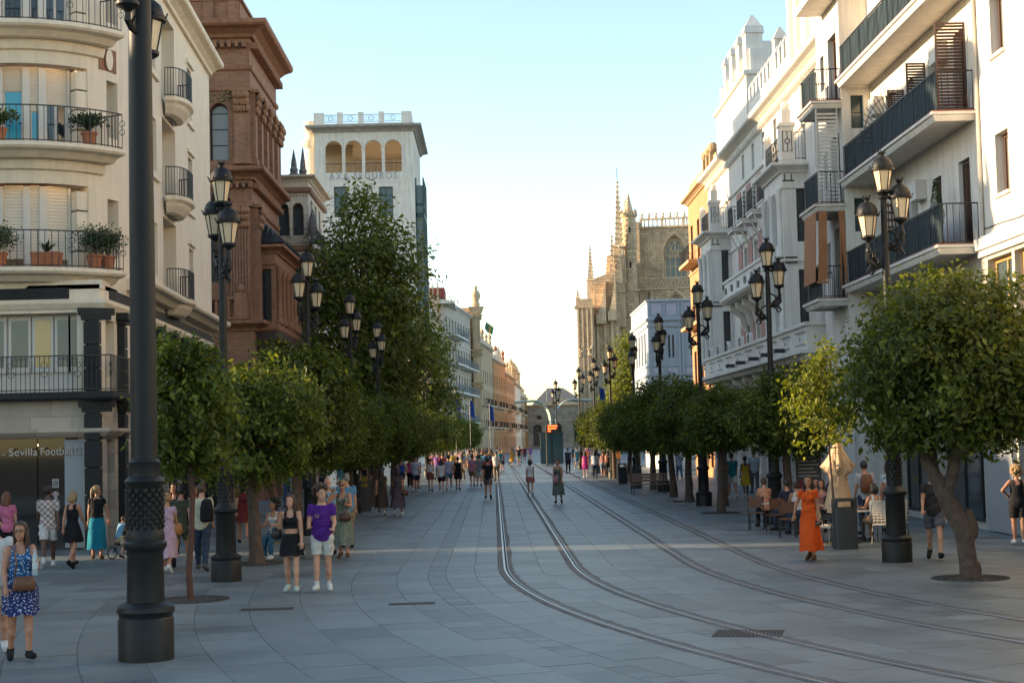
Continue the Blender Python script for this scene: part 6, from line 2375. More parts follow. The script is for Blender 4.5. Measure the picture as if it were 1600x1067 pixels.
make_lamp('large_street_lamp', 'massive dark iron lamp post in the left foreground', -4.42, 20.3, 0, True)
LY = [(31.6, 'second lamp post on the left, before the terracotta palace'), (46.2, 'third lamp post on the left, its lanterns beside the tiled oriel'), (60.0, 'fourth lamp post on the left, beside the litter bins'),
      (74.0, 'fifth lamp post on the left, in front of the plane tree'), (88.0, 'sixth lamp post on the left, against the plane tree'), (101.5, 'seventh lamp post on the left, low against the plane tree'),
      (118, 'eighth lamp post of the left row, past the plane trees'), (134, 'ninth lamp post of the left row, far along'), (150, 'tenth lamp post of the left row, small and far'), (168, 'eleventh and smallest lamp post of the left row')]
for i, (y, lab) in enumerate(LY):
    make_lamp('street_lamp', 'dark iron ' + lab, -5.3 + max(0, y - 100) * 0.02, y, rad([-58, 50, 55, -50, 60, 40, 50, 20, 50, 10][i]), hs=(6.75, 6.5) if i in (0, 1, 4) else (6.45, 6.75))
RY = [(32.1, 'sunlit nearest lamp post on the right, beside the big orange tree'), (46.2, 'second lamp post on the right, at the cafe tables'), (58.9, 'third lamp post on the right, before the palace'),
      (74.4, 'fourth lamp post on the right, among dark trees'), (88.0, 'fifth lamp post on the right, before the cathedral'), (99.5, 'sixth lamp post on the right, left of the cathedral buttress'), (114, 'seventh lamp post on the right, far among the trees'), (130, 'eighth and smallest lamp post on the right')]
for i, (y, lab) in enumerate(RY):
    make_lamp('street_lamp', 'dark iron ' + lab if i else 'golden ' + lab, (8.0, 8.05, 7.65, 7.8, 7.75, 7.3, 7.2, 7.0)[i], y, rad([0, 10, -5, 60, 75, 20, 40, 0][i]), hs=(6.45, 6.8))

# ------------------------------------------------------------------ trees
M_BARK = mat('orange_tree_bark', (0.085, 0.06, 0.045), 0.9, var=0.5, scale=7, bump=1.0, bscale=16)
M_LEAF = leaf_mat('orange_tree_leaf', (0.036, 0.054, 0.01), (0.072, 0.098, 0.015), (0.17, 0.18, 0.03), 0.38)
M_LEAF_SUN = leaf_mat('sun_brightened_leaf', (0.085, 0.11, 0.018), (0.15, 0.18, 0.025), (0.27, 0.26, 0.04), 0.42)  # brighter leaf copy with sunlight put into its colour
M_PLANE = leaf_mat('plane_tree_leaf', (0.06, 0.08, 0.017), (0.1, 0.125, 0.025), (0.17, 0.175, 0.04), 0.34)


def crown_mesh(name, seed, rx, rz, nclump, per, leaf, zc=0.0, lobes=None, spread=0.2, fill=0.35):
    """Foliage as single bent leaves gathered in clumps through an uneven ellipsoid (or several lobes)."""
    r = np.random.RandomState(seed)
    lobes = lobes or [((0, 0, 0), rx, rz)]
    C = []
    wts = np.array([l[1] ** 2 * l[2] for l in lobes])
    wts = wts / wts.sum()
    bump = r.randn(7, 3)
    while len(C) < nclump:
        (c, a, b) = lobes[r.choice(len(lobes), p=wts)]
        d = r.randn(3)
        d /= np.linalg.norm(d)
        k = 1.0 + 0.13 * sum(math.sin(3.1 * float(d @ q) + i) for i, q in enumerate(bump)) / 2.2
        rad_ = (fill + (1 - fill) * r.rand() ** 0.55) * k * (1.0 + (0.16 if r.rand() < 0.12 else 0.0))
        p = np.array(c) + d * np.array([a, a, b]) * rad_
        if p[2] < -0.85 * rz + 0.12 * r.rand() and lobes[0][0] == (0, 0, 0) and len(lobes) == 1:
            continue
        C.append((p, d))
    P = np.repeat(np.array([c[0] for c in C]), per, 0)
    D = np.repeat(np.array([c[1] for c in C]), per, 0)
    n = len(P)
    P = P + r.randn(n, 3) * spread * np.array([1, 1, 0.75])
    nrm = D * 0.9 + r.randn(n, 3) * 0.75 + np.array([0, 0, 0.45])
    nrm /= np.linalg.norm(nrm, axis=1)[:, None]
    ax = r.randn(n, 3) + np.array([0, 0, -0.55]) + D * 0.5
    ax -= nrm * (ax * nrm).sum(1)[:, None]
    ax /= np.linalg.norm(ax, axis=1)[:, None]
    sd = np.cross(nrm, ax)
    L = leaf * (0.5 + 1.0 * r.rand(n))[:, None]
    Wd = L * (0.2 + 0.08 * r.rand(n))[:, None]
    V = np.empty((n, 6, 3))
    fold = nrm * L * 0.07
    V[:, 0] = P - ax * L * 0.5
    V[:, 1] = P - ax * L * 0.1 + sd * Wd + fold
    V[:, 2] = P + ax * L * 0.5 - fold
    V[:, 3] = P - ax * L * 0.1 - sd * Wd + fold
    V[:, 4] = P
    V[:, 5] = P
    V = V[:, :4].reshape(-1, 3)
    V[:, 2] += zc
    me = bpy.data.meshes.new(name)
    me.vertices.add(n * 4)
    me.vertices.foreach_set('co', V.astype(np.float32).ravel())
    me.loops.add(n * 6)
    me.polygons.add(n * 2)
    idx = (np.arange(n)[:, None] * 4 + np.array([0, 1, 2, 0, 2, 3])[None]).ravel()
    me.loops.foreach_set('vertex_index', idx.astype(np.int32))
    me.polygons.foreach_set('loop_start', (np.arange(n * 2) * 3).astype(np.int32))
    me.update(calc_edges=True)
    me.validate()
    return me


def trunk_mesh(seed, h, r0, lean=(0, 0), fork=3, spread=0.7, up=1.1, knob=False):
    rr = random.Random(seed)
    mb = MB()
    pts, rs = [], []
    n = 7
    for i in range(n):
        t = i / (n - 1)
        pts.append((lean[0] * t ** 1.2 + rr.uniform(-0.02, 0.02), lean[1] * t, h * t - 0.03))
        rs.append(r0 * (1.25 - 0.35 * t + (0.35 * max(0, 0.15 - t) / 0.15)) * rr.uniform(0.93, 1.07))
    mb.tube(pts, rs, 10)
    top = Vector(pts[-1])
    for k in range(fork):
        a = 2 * PI * k / fork + rr.random()
        d = Vector((math.cos(a) * spread, math.sin(a) * spread, up))
        m = top + d * 0.5 + Vector((rr.uniform(-0.1, 0.1), rr.uniform(-0.1, 0.1), 0))
        mb.tube([top - Vector((0, 0, r0)), top + d * 0.2, m, top + d], [r0 * 0.8, r0 * 0.68, r0 * 0.5, r0 * 0.2], 7)
        for q in range(3):
            e = m + Vector((rr.uniform(-0.6, 0.6), rr.uniform(-0.6, 0.6), rr.uniform(0.3, 0.9))) * spread
            mb.tube([m, (m + e) / 2 + Vector((0, 0, 0.05)), e], [r0 * 0.35, r0 * 0.25, r0 * 0.08], 5)
    if knob:
        for i in range(7):
            t = rr.uniform(0.1, 0.8)
            a = rr.random() * 6.28
            mb.ball((lean[0] * t ** 1.2 + r0 * 0.9 * math.cos(a), lean[1] * t + r0 * 0.9 * math.sin(a), h * t), r0 * 0.35, r0 * 0.35, r0 * 0.5, 7, 5)
    return mb.mesh('trunk')


CROWNS = [crown_mesh('crown', 10 + k, 1.35, 1.45, 260, 66, 0.13, spread=0.18) for k in range(4)]
TRUNKS = [trunk_mesh(20 + k, 1.7, 0.125, (0.1 * (k - 1), 0), 3, 0.7, 1.1) for k in range(3)]
for me in CROWNS:
    me.materials.append(M_LEAF)
for me in TRUNKS:
    me.materials.append(M_BARK)


def orange_tree(label, x, y, k, s=1.0, sz=1.0, zc=3.05, rz=0.0, group='orange trees in the avenue'):
    t = thing('orange_tree', label, 'tree', (x, y, 0), rz, group)
    c = link('crown', CROWNS[k % 4], None, t, loc=(0, 0, zc))
    c.scale = (s, s, s * sz)
    tr = link('trunk', TRUNKS[k % 3], None, t, smooth=60)
    tr.scale = (s, s, (zc - 1.25 * s * sz) / 1.7 + 0.12)
    tp = MB().lathe([(0.42, 0.001), (0.44, 0.008), (0.5, 0.008), (0.5, 0.001)], 20)
    return t


lt = [(35.9, 1.0, 1.0, 3.05, 'round orange tree behind the strolling couple'), (40.5, 1.06, 1.05, 3.4, 'orange tree with sunlit yellow top, second full crown on the left'), (47.2, 0.98, 0.95, 3.0, 'third full orange tree of the left row'),
      (53.8, 0.95, 0.9, 2.9, 'fourth full orange tree of the left row'), (59.5, 1.0, 0.92, 2.95, 'orange tree of the left row above the two women in dark dresses'), (66, 1.0, 0.95, 2.95, 'sixth full orange tree of the left row'), (73, 1.0, 0.95, 3.0, 'seventh full orange tree of the left row'),
      (79, 1.0, 0.95, 3.0, 'eighth full orange tree of the left row'), (87, 1.05, 1, 3.0, 'ninth full orange tree of the left row'), (96, 1.0, 0.95, 3.0, 'tenth full orange tree of the left row'), (106, 1.0, 0.95, 3.0, 'eleventh full orange tree of the left row'),
      (117, 1.05, 1, 3.1, 'twelfth full orange tree of the left row'), (129, 1.0, 0.95, 3.0, 'thirteenth full orange tree of the left row'), (142, 1.05, 1, 3.1, 'fourteenth full orange tree of the left row'), (156, 1.1, 1, 3.1, 'fifteenth full orange tree of the left row'), (171, 1.15, 1, 3.2, 'last and smallest orange tree of the left row')]
for i, (y, s, sz, zc, lab) in enumerate(lt):
    orange_tree(lab, -5.25 + (0.25 if i % 2 else -0.1) + max(0, y - 100) * 0.03, y, i, s, sz, zc, i * 1.3)
rt_ = [(46.3, 0.95, 0.95, 3.1, 8.45, 'orange tree over the cafe tables with a slim trunk'), (53.4, 0.85, 0.9, 3.0, 7.5, 'young orange tree with thin stake-like trunk before the palace'), (58.2, 0.9, 0.9, 3.1, 8.3, 'orange tree behind the man and woman holding hands'), (63.1, 1.05, 1.0, 3.2, 7.62, 'dark orange tree with upright trunk, nearest of the thick right group'),
       (68.0, 1.05, 1.05, 3.3, 7.56, 'dark orange tree with leaning trunk in the right group'), (77.3, 1.05, 1.0, 3.2, 7.62, 'dark orange tree before the wooden bench on the right'), (84, 1.0, 1, 3.1, 7.5, 'dark orange tree near the right litter bins'), (91, 1.05, 1, 3.2, 7.6, 'orange tree of the right row beneath the blue oriel'), (99, 1.0, 1, 3.1, 7.4, 'orange tree of the right row left of the oriel'), (108, 1.05, 1, 3.2, 7.4, 'next to last orange tree of the right row'), (119, 1.1, 1, 3.3, 7.6, 'farthest orange tree of the right row')]
for i, (y, s, sz, zc, x, lab) in enumerate(rt_):
    orange_tree(lab, x, y, i + 1, s, sz, zc, i * 0.9)

# slim young tree at the left front
t = thing('young_orange_tree', 'young orange tree with a thin crooked trunk beside the big lamp', 'tree', (-5.3, 27.9, 0))
c = link('crown', crown_mesh('crown', 71, 0.78, 1.3, 150, 50, 0.13, spread=0.15), M_LEAF, t, loc=(0.02, 0, 3.25))
mb = MB().tube([(0, 0, -0.03), (-0.03, 0, 0.5), (0.02, 0, 1.0), (0.05, 0, 1.7), (0.04, 0, 2.5), (0.06, 0, 3.6)], [0.062, 0.055, 0.052, 0.048, 0.04, 0.015], 8)
for k in range(8):
    a = k * 0.8
    mb.tube([(0.04, 0, 2.0 + 0.18 * k), (0.04 + 0.45 * math.cos(a), 0.45 * math.sin(a), 2.5 + 0.18 * k)], [0.022, 0.006], 5)
link('trunk', mb.mesh('trunk'), mat('red_brown_bark', (0.1, 0.045, 0.03), 0.9, var=0.3, scale=12, bump=0.6), t, smooth=60)

# big leaning orange tree on the right
t = thing('big_orange_tree', 'large dense orange tree with a thick leaning forked trunk on the right', 'tree', (8.3, 28.2, 0))
c = link('crown', crown_mesh('crown', 88, 1.9, 1.62, 560, 64, 0.125, spread=0.2), M_LEAF, t, loc=(-0.15, 0, 3.62))
mb = MB()
mb.tube([(0, 0, -0.03), (-0.02, 0, 0.25), (-0.06, 0, 0.6), (-0.05, 0, 0.85), (-0.22, 0, 1.1), (-0.36, 0, 1.4), (-0.4, 0, 1.6)], [0.19, 0.165, 0.16, 0.2, 0.17, 0.16, 0.17], 12)
mb.tube([(-0.4, 0, 1.5), (-0.52, 0, 1.75), (-0.68, 0.1, 2.1), (-0.9, 0.2, 3.0)], [0.16, 0.13, 0.1, 0.04], 9)
mb.tube([(-0.4, 0, 1.5), (-0.26, -0.05, 1.8), (-0.2, -0.1, 2.2), (0.3, -0.2, 3.2)], [0.14, 0.11, 0.1, 0.04], 9)
mb.tube([(-0.55, 0, 1.8), (-0.5, 0.3, 2.3), (-0.3, 0.8, 3.1)], [0.09, 0.07, 0.03], 7)
for (x, z, r) in ((0.06, 0.86, 0.12), (0.1, 0.15, 0.1), (-0.1, 0.5, 0.1), (0.0, 1.0, 0.13)):
    mb.ball((x, -0.03, z), r, r, r * 1.7, 8, 6)
link('trunk', mb.mesh('trunk'), M_BARK, t, smooth=70)

# sunlit sapling by the folded parasol
t = thing('sapling', 'sunlit yellow green sapling with thin stem beside the folded parasol', 'tree', (7.98, 37.95, 0))
link('crown', crown_mesh('crown', 99, 0.8, 1.35, 90, 26, 0.14, spread=0.15, fill=0.2), M_LEAF_SUN, t, loc=(-0.22, 0, 3.35))
mb = MB().tube([(0, 0, -0.02), (0.03, 0, 0.8), (-0.02, 0, 1.7), (-0.05, 0, 2.6), (-0.12, 0, 4.2)], [0.035, 0.03, 0.028, 0.022, 0.006], 7)
for k in range(9):
    a = k * 2.1
    mb.tube([(-0.05, 0, 2.3 + 0.17 * k), (-0.05 + 0.5 * math.cos(a), 0.5 * math.sin(a), 2.7 + 0.17 * k)], [0.014, 0.004], 4)
link('trunk', mb.mesh('trunk'), M_BARK, t, smooth=60)

# plane trees


def plane_tree(label, x, y, H, lobes, n, seed, m=None):
    t = thing('plane_tree', label, 'tree', (x, y, 0), group='plane trees')
    link('crown', crown_mesh('crown', seed, 4, 5, n, 52, 0.3, lobes=lobes, spread=0.5, fill=0.45), m or M_PLANE, t)
    mb = MB()
    mb.tube([(0, 0, -0.05), (0.1, 0, 2.5), (-0.1, 0, 5), (0.2, 0, 9), (0, 0, H * 0.8)], [0.42, 0.34, 0.3, 0.22, 0.06], 10)
    rr = random.Random(seed)
    for k in range(12):
        a = k * 2.4
        z = 4.5 + k * (H * 0.55 / 12)
        l = rr.uniform(2.0, 3.4)
        mb.tube([(0, 0, z), (l * 0.5 * math.cos(a), l * 0.5 * math.sin(a), z + 0.9), (l * math.cos(a), l * math.sin(a), z + 2.2)], [0.13, 0.09, 0.03], 6)
    link('trunk', mb.mesh('trunk'), mat('plane_tree_bark', (0.16, 0.13, 0.09), 0.85, var=0.4, scale=5), t, smooth=60)


plane_tree('tall broad plane tree in front of the white tower', -7.2, 88.5, 17, [((0, 0, 11.5), 3.3, 3.2), ((-1.3, 0, 9), 2.8, 3.2), ((1.3, 0, 8.2), 2.8, 3.4), ((-0.4, 0, 6), 3.2, 2.6), ((0.3, 0, 14.4), 1.9, 2.2), ((1.9, 0, 12.2), 1.5, 1.6), ((0.6, 0, 4.2), 3.0, 1.6)], 560, 301)
plane_tree('lower plane tree to the right of the tall one', -6.3, 121, 13, [((0.6, 0, 8.0), 2.9, 3.2), ((-1.6, 0, 9.6), 2.9, 3.2), ((1.2, 0, 5.0), 2.8, 2.4), ((-1.5, 0, 5.4), 3.2, 2.6), ((-0.6, 0, 11.6), 1.7, 1.8)], 460, 302)
plane_tree('bright green tree tucked behind the blue oriel house', 13.3, 150, 12, [((0, 0, 9), 2.0, 3.2), ((-0.5, 0, 5.5), 2.2, 2.5)], 190, 303, M_LEAF_SUN)  # sunlight on this crown comes from the brighter leaf colour

# ------------------------------------------------------------------ tree grates
M_PIT = mat('tree_pit_soil', (0.045, 0.035, 0.026), 0.95, var=0.4, scale=12, bump=0.5)
for i, (x, y, lab) in enumerate(((-5.3, 27.9, 'the young tree by the big lamp'), (-5.35, 35.9, 'the round tree behind the couple'), (8.3, 28.2, 'the big leaning orange tree'), (7.98, 37.95, 'the sunlit sapling'), (7.62, 63.1, 'the first tree of the thick right group'), (7.5, 53.4, 'the stake-thin tree before the palace'))):
    g = thing('tree_grate', 'earth pit and iron ring under ' + lab, 'tree grate', (x, y, 0.003), group='tree pits')
    link('soil', MB().lathe([(0.0, 0.003), (0.4, 0.003)], 18, cap=False).mesh('soil'), M_PIT, g)
    mb = MB()
    for k in range(20):
        a = 2 * PI * k / 20
        mb.tube([(0.42 * math.cos(a), 0.42 * math.sin(a), 0.004), (0.66 * math.cos(a + 0.12), 0.66 * math.sin(a + 0.12), 0.004)], 0.014, 4)
    mb.tube([(0.42 * math.cos(2 * PI * k / 24), 0.42 * math.sin(2 * PI * k / 24), 0.004) for k in range(24)], 0.012, 4, closed=True)
    mb.tube([(0.67 * math.cos(2 * PI * k / 24), 0.67 * math.sin(2 * PI * k / 24), 0.004) for k in range(24)], 0.012, 4, closed=True)
    link('ring', mb.mesh('ring'), M_GRATE, g)

# ------------------------------------------------------------------ bins, benches, cafe furniture, tram stop
M_BIN = mat('dark_grey_metal', (0.03, 0.035, 0.04), 0.45, var=0.2, scale=5)
M_WOOD = mat('brown_chair_wood', (0.12, 0.048, 0.022), 0.55, var=0.25, scale=8)
M_WOVEN = mat('cream_woven_plastic', (0.5, 0.45, 0.36), 0.6, var=0.15)


def rbox(mb, w, d, z0, z1, r, cx=0, cy=0):
    pts = []
    for sx, sy, a0 in ((1, 1, 0), (-1, 1, 90), (-1, -1, 180), (1, -1, 270)):
        for k in range(5):
            a = rad(a0 + 22.5 * k)
            pts.append((cx + sx * (w / 2 - r) + r * math.cos(a), cy + sy * (d / 2 - r) + r * math.sin(a)))
    return mb.poly(pts, z0, z1, 'z')


def bin_(label, x, y, rz):
    t = thing('litter_bin', label, 'litter bin', (x, y, 0), rz, 'litter bins')
    mb = MB()
    rbox(mb, 0.52, 0.36, 0.0, 0.92, 0.08)
    link('body', mb.mesh('body'), M_BIN, t, smooth=30)
    mb = MB()
    for sx in (-1, 1):
        mb.box(sx * 0.22 - 0.03, sx * 0.22 + 0.03, -0.16, 0.16, 0.92, 1.06)
    rbox(mb, 0.52, 0.36, 1.06, 1.13, 0.08)
    link('hood', mb.mesh('hood'), M_BIN, t, smooth=30)
    mb = MB()
    rbox(mb, 0.42, 0.26, 0.921, 0.926, 0.05)
    link('liner', mb.mesh('liner'), M_GROOVE, t)


bin_('dark grey litter bin standing between the woman in orange and the nearest right lamp', 7.8, 35.9, 0.06)
bin_('dark litter bin beside the fourth lamp post on the left', -5.0, 61.3, 0.1)
bin_('dark litter bin under the right trees, left of the bench', 7.05, 80, 0)
bin_('second dark litter bin under the right trees, farther back', 6.95, 88, 0.3)


def wood_chair(label, x, y, rz):
    t = thing('wooden_chair', label, 'chair', (x, y, 0), rz, 'brown cafe chairs')
    for sx in (-1, 1):
        link('leg', MB().tube([(sx * 0.2, -0.2, 0), (sx * 0.2, -0.2, 0.46)], 0.016, 6).mesh('leg'), M_IRON, t)
        link('leg', MB().tube([(sx * 0.2, 0.24, 0), (sx * 0.2, 0.2, 0.46), (sx * 0.2, 0.26, 0.92)], 0.016, 6).mesh('leg'), M_IRON, t)
    link('seat', MB().box(-0.22, 0.22, -0.22, 0.22, 0.45, 0.48).mesh('seat'), M_WOOD, t)
    link('backrest', MB().box(-0.22, 0.22, 0.225, 0.25, 0.62, 0.9).mesh('backrest'), M_WOOD, t)
    link('stretcher', MB().tube([(-0.2, -0.2, 0.2), (0.2, -0.2, 0.2)], 0.01, 5).tube([(-0.2, 0.22, 0.26), (0.2, 0.22, 0.26)], 0.01, 5).mesh('stretcher'), M_IRON, t)


def woven_chair(label, x, y, rz):
    t = thing('woven_chair', label, 'chair', (x, y, 0), rz, 'woven cafe chairs')
    fr = MB()
    for sx in (-1, 1):
        link('leg', MB().tube([(sx * 0.23, -0.22, 0), (sx * 0.23, -0.2, 0.62)], 0.014, 6).mesh('leg'), M_IRON, t)
        link('leg', MB().tube([(sx * 0.23, 0.26, 0), (sx * 0.21, 0.2, 0.45), (sx * 0.2, 0.3, 0.9)], 0.014, 6).mesh('leg'), M_IRON, t)
        link('armrest', MB().tube([(sx * 0.23, -0.2, 0.62), (sx * 0.23, 0.25, 0.66)], 0.018, 6).mesh('armrest'), M_IRON, t)
    link('seat', MB().box(-0.22, 0.22, -0.22, 0.22, 0.43, 0.46).mesh('seat'), M_WOVEN, t)
    mb = MB()
    for k in range(7):
        z = 0.52 + k * 0.065
        mb.box(-0.2, 0.2, 0.235 + k * 0.012, 0.245 + k * 0.012, z, z + 0.035)
    for k in range(5):
        xx = -0.18 + k * 0.09
        mb.add([(xx - 0.015, 0.228, 0.48), (xx + 0.015, 0.228, 0.48), (xx + 0.015, 0.318, 0.96), (xx - 0.015, 0.318, 0.96)], [(0, 1, 2, 3)])
    mb.tube([(-0.2, 0.3, 0.9), (-0.15, 0.315, 0.98), (0.15, 0.315, 0.98), (0.2, 0.3, 0.9)], 0.016, 6)
    link('backrest', mb.mesh('backrest'), M_WOVEN, t)


wood_chair('brown wooden cafe chair farthest left at the cafe', 7.1, 43.7, PI - 0.25)
wood_chair('brown wooden cafe chair, middle one of the three seen from behind', 7.35, 42.2, PI + 0.1)
wood_chair('brown wooden cafe chair seen from behind just left of the woman in orange', 7.3, 40.2, PI - 0.1)
woven_chair('striped woven chair between the woman in orange and the litter bin', 7.6, 36.8, 0.9)
woven_chair('striped woven chair right behind the first woven chair', 7.72, 37.5, 0.8)
woven_chair('black and cream woven armchair beside the white paper bag', 9.05, 37.4, PI - 0.5)
woven_chair('woven armchair half hidden by the nearest right lamp', 9.45, 38.0, PI + 0.2)


def cafe_table(label, x, y):
    t = thing('cafe_table', label, 'table', (x, y, 0), group='cafe tables')
    link('tabletop', MB().lathe([(0.0, 0.7), (0.36, 0.7), (0.37, 0.715), (0.36, 0.73), (0.0, 0.73)], 20).mesh('tabletop'), M_WOVEN, t)
    link('pedestal', MB().tube([(0, 0, 0.02), (0, 0, 0.7)], 0.03, 8).mesh('pedestal'), M_IRON, t)
    link('foot', MB().lathe([(0.0, 0.0), (0.24, 0.0), (0.2, 0.03), (0.0, 0.045)], 16).mesh('foot'), M_IRON, t)


cafe_table('round cafe table beside the woven armchair', 8.75, 38.3)
cafe_table('round cafe table among the seated guests on the far side', 8.2, 41.6)
cafe_table('round cafe table between the brown wooden chairs', 7.55, 43.4)
# folded parasol
t = thing('folded_parasol', 'cream cloth parasol folded shut at the cafe, lit by the sun', 'parasol', (8.25, 38.5, 0))
link('pole', MB().tube([(0, 0, 0.02), (0, 0, 2.4)], 0.025, 8).mesh('pole'), M_WOOD, t)
link('base', MB().lathe([(0.0, 0), (0.3, 0), (0.28, 0.06), (0.05, 0.09), (0.0, 0.1)], 18).mesh('base'), M_BIN, t)
mb = MB()
n = 24
prof = [(0.03, 2.42), (0.1, 2.3), (0.2, 2.0), (0.34, 1.72), (0.2, 1.62), (0.17, 1.4), (0.24, 1.0), (0.3, 0.72)]
vs = []
for j, (r, z) in enumerate(prof):
    for k in range(n):
        a = 2 * PI * k / n
        f = 1 + (0.32 if j > 1 else 0.1) * math.cos(a * 8 + j * 0.3) * (1 if j != 3 else 1.5)
        vs.append((r * f * math.cos(a), r * f * math.sin(a) * 0.85, z + (0.06 * math.cos(a * 4) if j > 2 else 0)))
fs = [(j * n + k, j * n + (k + 1) % n, (j + 1) * n + (k + 1) % n, (j + 1) * n + k) for j in range(len(prof) - 1) for k in range(n)]
mb.add(vs, fs)
link('canopy', mb.mesh('canopy'), cloth('parasol_cloth', (0.55, 0.4, 0.27)), t, smooth=True)
# paper bag and menu board
t = thing('paper_bag', 'white paper carrier bag on the ground beside the woven armchair', 'bag', (9.25, 36.9, 0))
link('bag', MB().frustum(0, 0, 0, 0.34, 0.14, 0.07, 0.17, 0.09).mesh('bag'), mat('white_paper', (0.62, 0.58, 0.5), 0.7), t)
link('handle', MB().tube([(-0.06, 0, 0.33), (-0.05, 0, 0.44), (0.05, 0, 0.44), (0.06, 0, 0.33)], 0.006, 5).mesh('handle'), M_WOVEN, t)
t = thing('menu_board', 'dark cafe menu board with a red heading behind the second right lamp', 'sign', (9.3, 47.5, 0))
link('panel', MB().box(-0.38, 0.38, -0.02, 0.02, 0.95, 2.35).mesh('panel'), mat('menu_print', (0.07, 0.075, 0.09), 0.6, var=0.8, scale=26), t)
link('heading', MB().box(-0.36, 0.36, -0.03, -0.021, 2.12, 2.33).mesh('heading'), mat('menu_red', (0.25, 0.03, 0.04), 0.6), t)
link('footer', MB().box(-0.36, 0.36, -0.03, -0.021, 0.97, 1.2).mesh('footer'), MATS['menu_red'], t)
link('frame', MB().tube([(-0.4, 0, 0.93), (0.4, 0, 0.93), (0.4, 0, 2.37), (-0.4, 0, 2.37)], 0.02, 4, closed=True).mesh('frame'), M_FRAMEW, t)
for sx in (-1, 1):
    link('leg', MB().tube([(sx * 0.36, 0, 0), (sx * 0.36, 0, 0.93)], 0.018, 5).mesh('leg'), M_IRON, t)
for k in range(7):
    link('print_line', MB().box(-0.3, 0.3 - 0.07 * (k % 3), -0.03, -0.021, 1.3 + k * 0.11, 1.34 + k * 0.11).mesh('print_line'), mat('menu_pale_print', (0.4, 0.38, 0.36), 0.6), t)


def bench(label, x, y, rz, wood=True):
    t = thing('street_bench', label, 'bench', (x, y, 0), rz)
    if wood:
        for k in range(4):
            link('slat', MB().box(-0.9, 0.9, -0.25 + k * 0.13, -0.15 + k * 0.13, 0.43, 0.46).mesh('slat'), M_WOODP, t)
        for k in range(3):
            link('slat', MB().box(-0.9, 0.9, 0.27 + 0.02 * k, 0.3 + 0.02 * k, 0.55 + 0.13 * k, 0.66 + 0.13 * k).mesh('slat'), M_WOODP, t)
        for sx in (-1, 1):
            link('leg', MB().tube([(sx * 0.75, -0.22, 0), (sx * 0.75, -0.2, 0.42), (sx * 0.75, 0.24, 0.42), (sx * 0.75, 0.33, 0.95)], 0.025, 6).tube([(sx * 0.75, 0.26, 0.42), (sx * 0.75, 0.3, 0)], 0.025, 6).mesh('leg'), M_IRON, t)
    else:
        link('seat', MB().box(-0.95, 0.95, -0.27, 0.27, 0.33, 0.47).mesh('seat'), mat('bench_stone', (0.22, 0.2, 0.18), 0.7, var=0.2, scale=6), t)
        for sx in (-1, 1):
            link('support', MB().box(sx * 0.65 - 0.16, sx * 0.65 + 0.16, -0.2, 0.2, 0, 0.329).mesh('support'), MATS['bench_stone'], t)


M_WOODP = mat('pinkish_bench_wood', (0.24, 0.16, 0.12), 0.6, var=0.2, scale=7)
bench('wooden slatted bench under the dark trees on the right', 6.9, 72.0, 0.15)
bench('low stone bench under the round left tree with a seated woman', -4.95, 37.6, 0.1, False)

# tram stop far down the street
M_TEALG = glass('teal_shelter_glass', (0.03, 0.075, 0.085), 0.1)
t = thing('tram_sign', 'tram stop display with glowing red text on a slim dark post', 'sign', (4.9, 150, 0))
link('post', MB().lathe([(0.22, 0), (0.22, 0.06), (0.07, 0.1), (0.06, 3.9)], 10).mesh('post'), M_IRON, t)
link('panel', MB().box(0.05, 1.15, -0.1, 0.1, 3.05, 3.8).mesh('panel'), M_IRON, t)
M_LED = mat('red_led', (0.6, 0.05, 0.01), 0.5, emit=((1.0, 0.11, 0.02), 2.2))
rr = random.Random(2)
for j in range(3):
    mb = MB()
    u = 0.15
    while u < (1.0, 0.9, 0.4)[j]:
        w = rr.uniform(0.05, 0.13)
        mb.box(u, u + w, -0.115, -0.101, 3.62 - j * 0.23, 3.76 - j * 0.23)
        u += w + 0.03
    link('display_text', mb.mesh('display_text'), M_LED, t)
t = thing('glass_shelter', 'teal glass shelter column behind the tram display', 'tram shelter', (5.5, 153, 0))
for sx in (-1, 1):
    link('pane', MB().box(sx * 0.55 - 0.5, sx * 0.55 + 0.5, -0.02, 0.02, 0.1, 3.0).mesh('pane'), M_TEALG, t)
    link('pane', MB().box(sx * 1.06 - 0.02, sx * 1.06 + 0.02, 0.0, 2.2, 0.1, 3.0).mesh('pane'), M_TEALG, t)
link('roof', MB().box(-1.15, 1.15, -0.1, 2.3, 3.0, 3.12).mesh('roof'), M_BIN, t)
link('post', MB().box(-0.05, 0.05, -0.06, 0.06, 0, 3.0).mesh('post'), M_IRON, t)
M_CANOPY = mat('pale_green_canopy', (0.4, 0.5, 0.48), 0.35, var=0.05)
for k, (sx, lab) in enumerate(((-1, 'curved pale glass canopy arching to the left over the tram stop'), (1, 'curved pale glass canopy arching to the right over the tram stop'))):
    t = thing('tram_canopy', lab, 'canopy', (5.95 + sx * 0.25, 160, 0))
    pts = [(0, 0), (0, 4.4)] + [(sx * 1.7 * (1 - math.cos(a)), 4.4 + 1.9 * math.sin(a)) for a in [PI / 2 * q / 8 for q in range(1, 9)]] + [(sx * 3.6, 6.2)]
    mb = MB()
    for (a, b), (c, d) in zip(pts[:-1], pts[1:]):
        mb.add([(a, 0, b), (c, 0, d), (c, 6, d), (a, 6, b), (a, 0, b + 0.12 if b > 4.4 else b), (c, 0, d + 0.12), (c, 6, d + 0.12), (a, 6, b + 0.12 if b > 4.4 else b)], [(0, 1, 2, 3), (4, 7, 6, 5), (0, 4, 5, 1)])
    link('canopy', mb.mesh('canopy'), M_CANOPY, t, smooth=True)
    link('post', MB().tube([(0, 0, 0), (0, 0, 4.4)], 0.12, 8).mesh('post'), M_CANOPY, t)
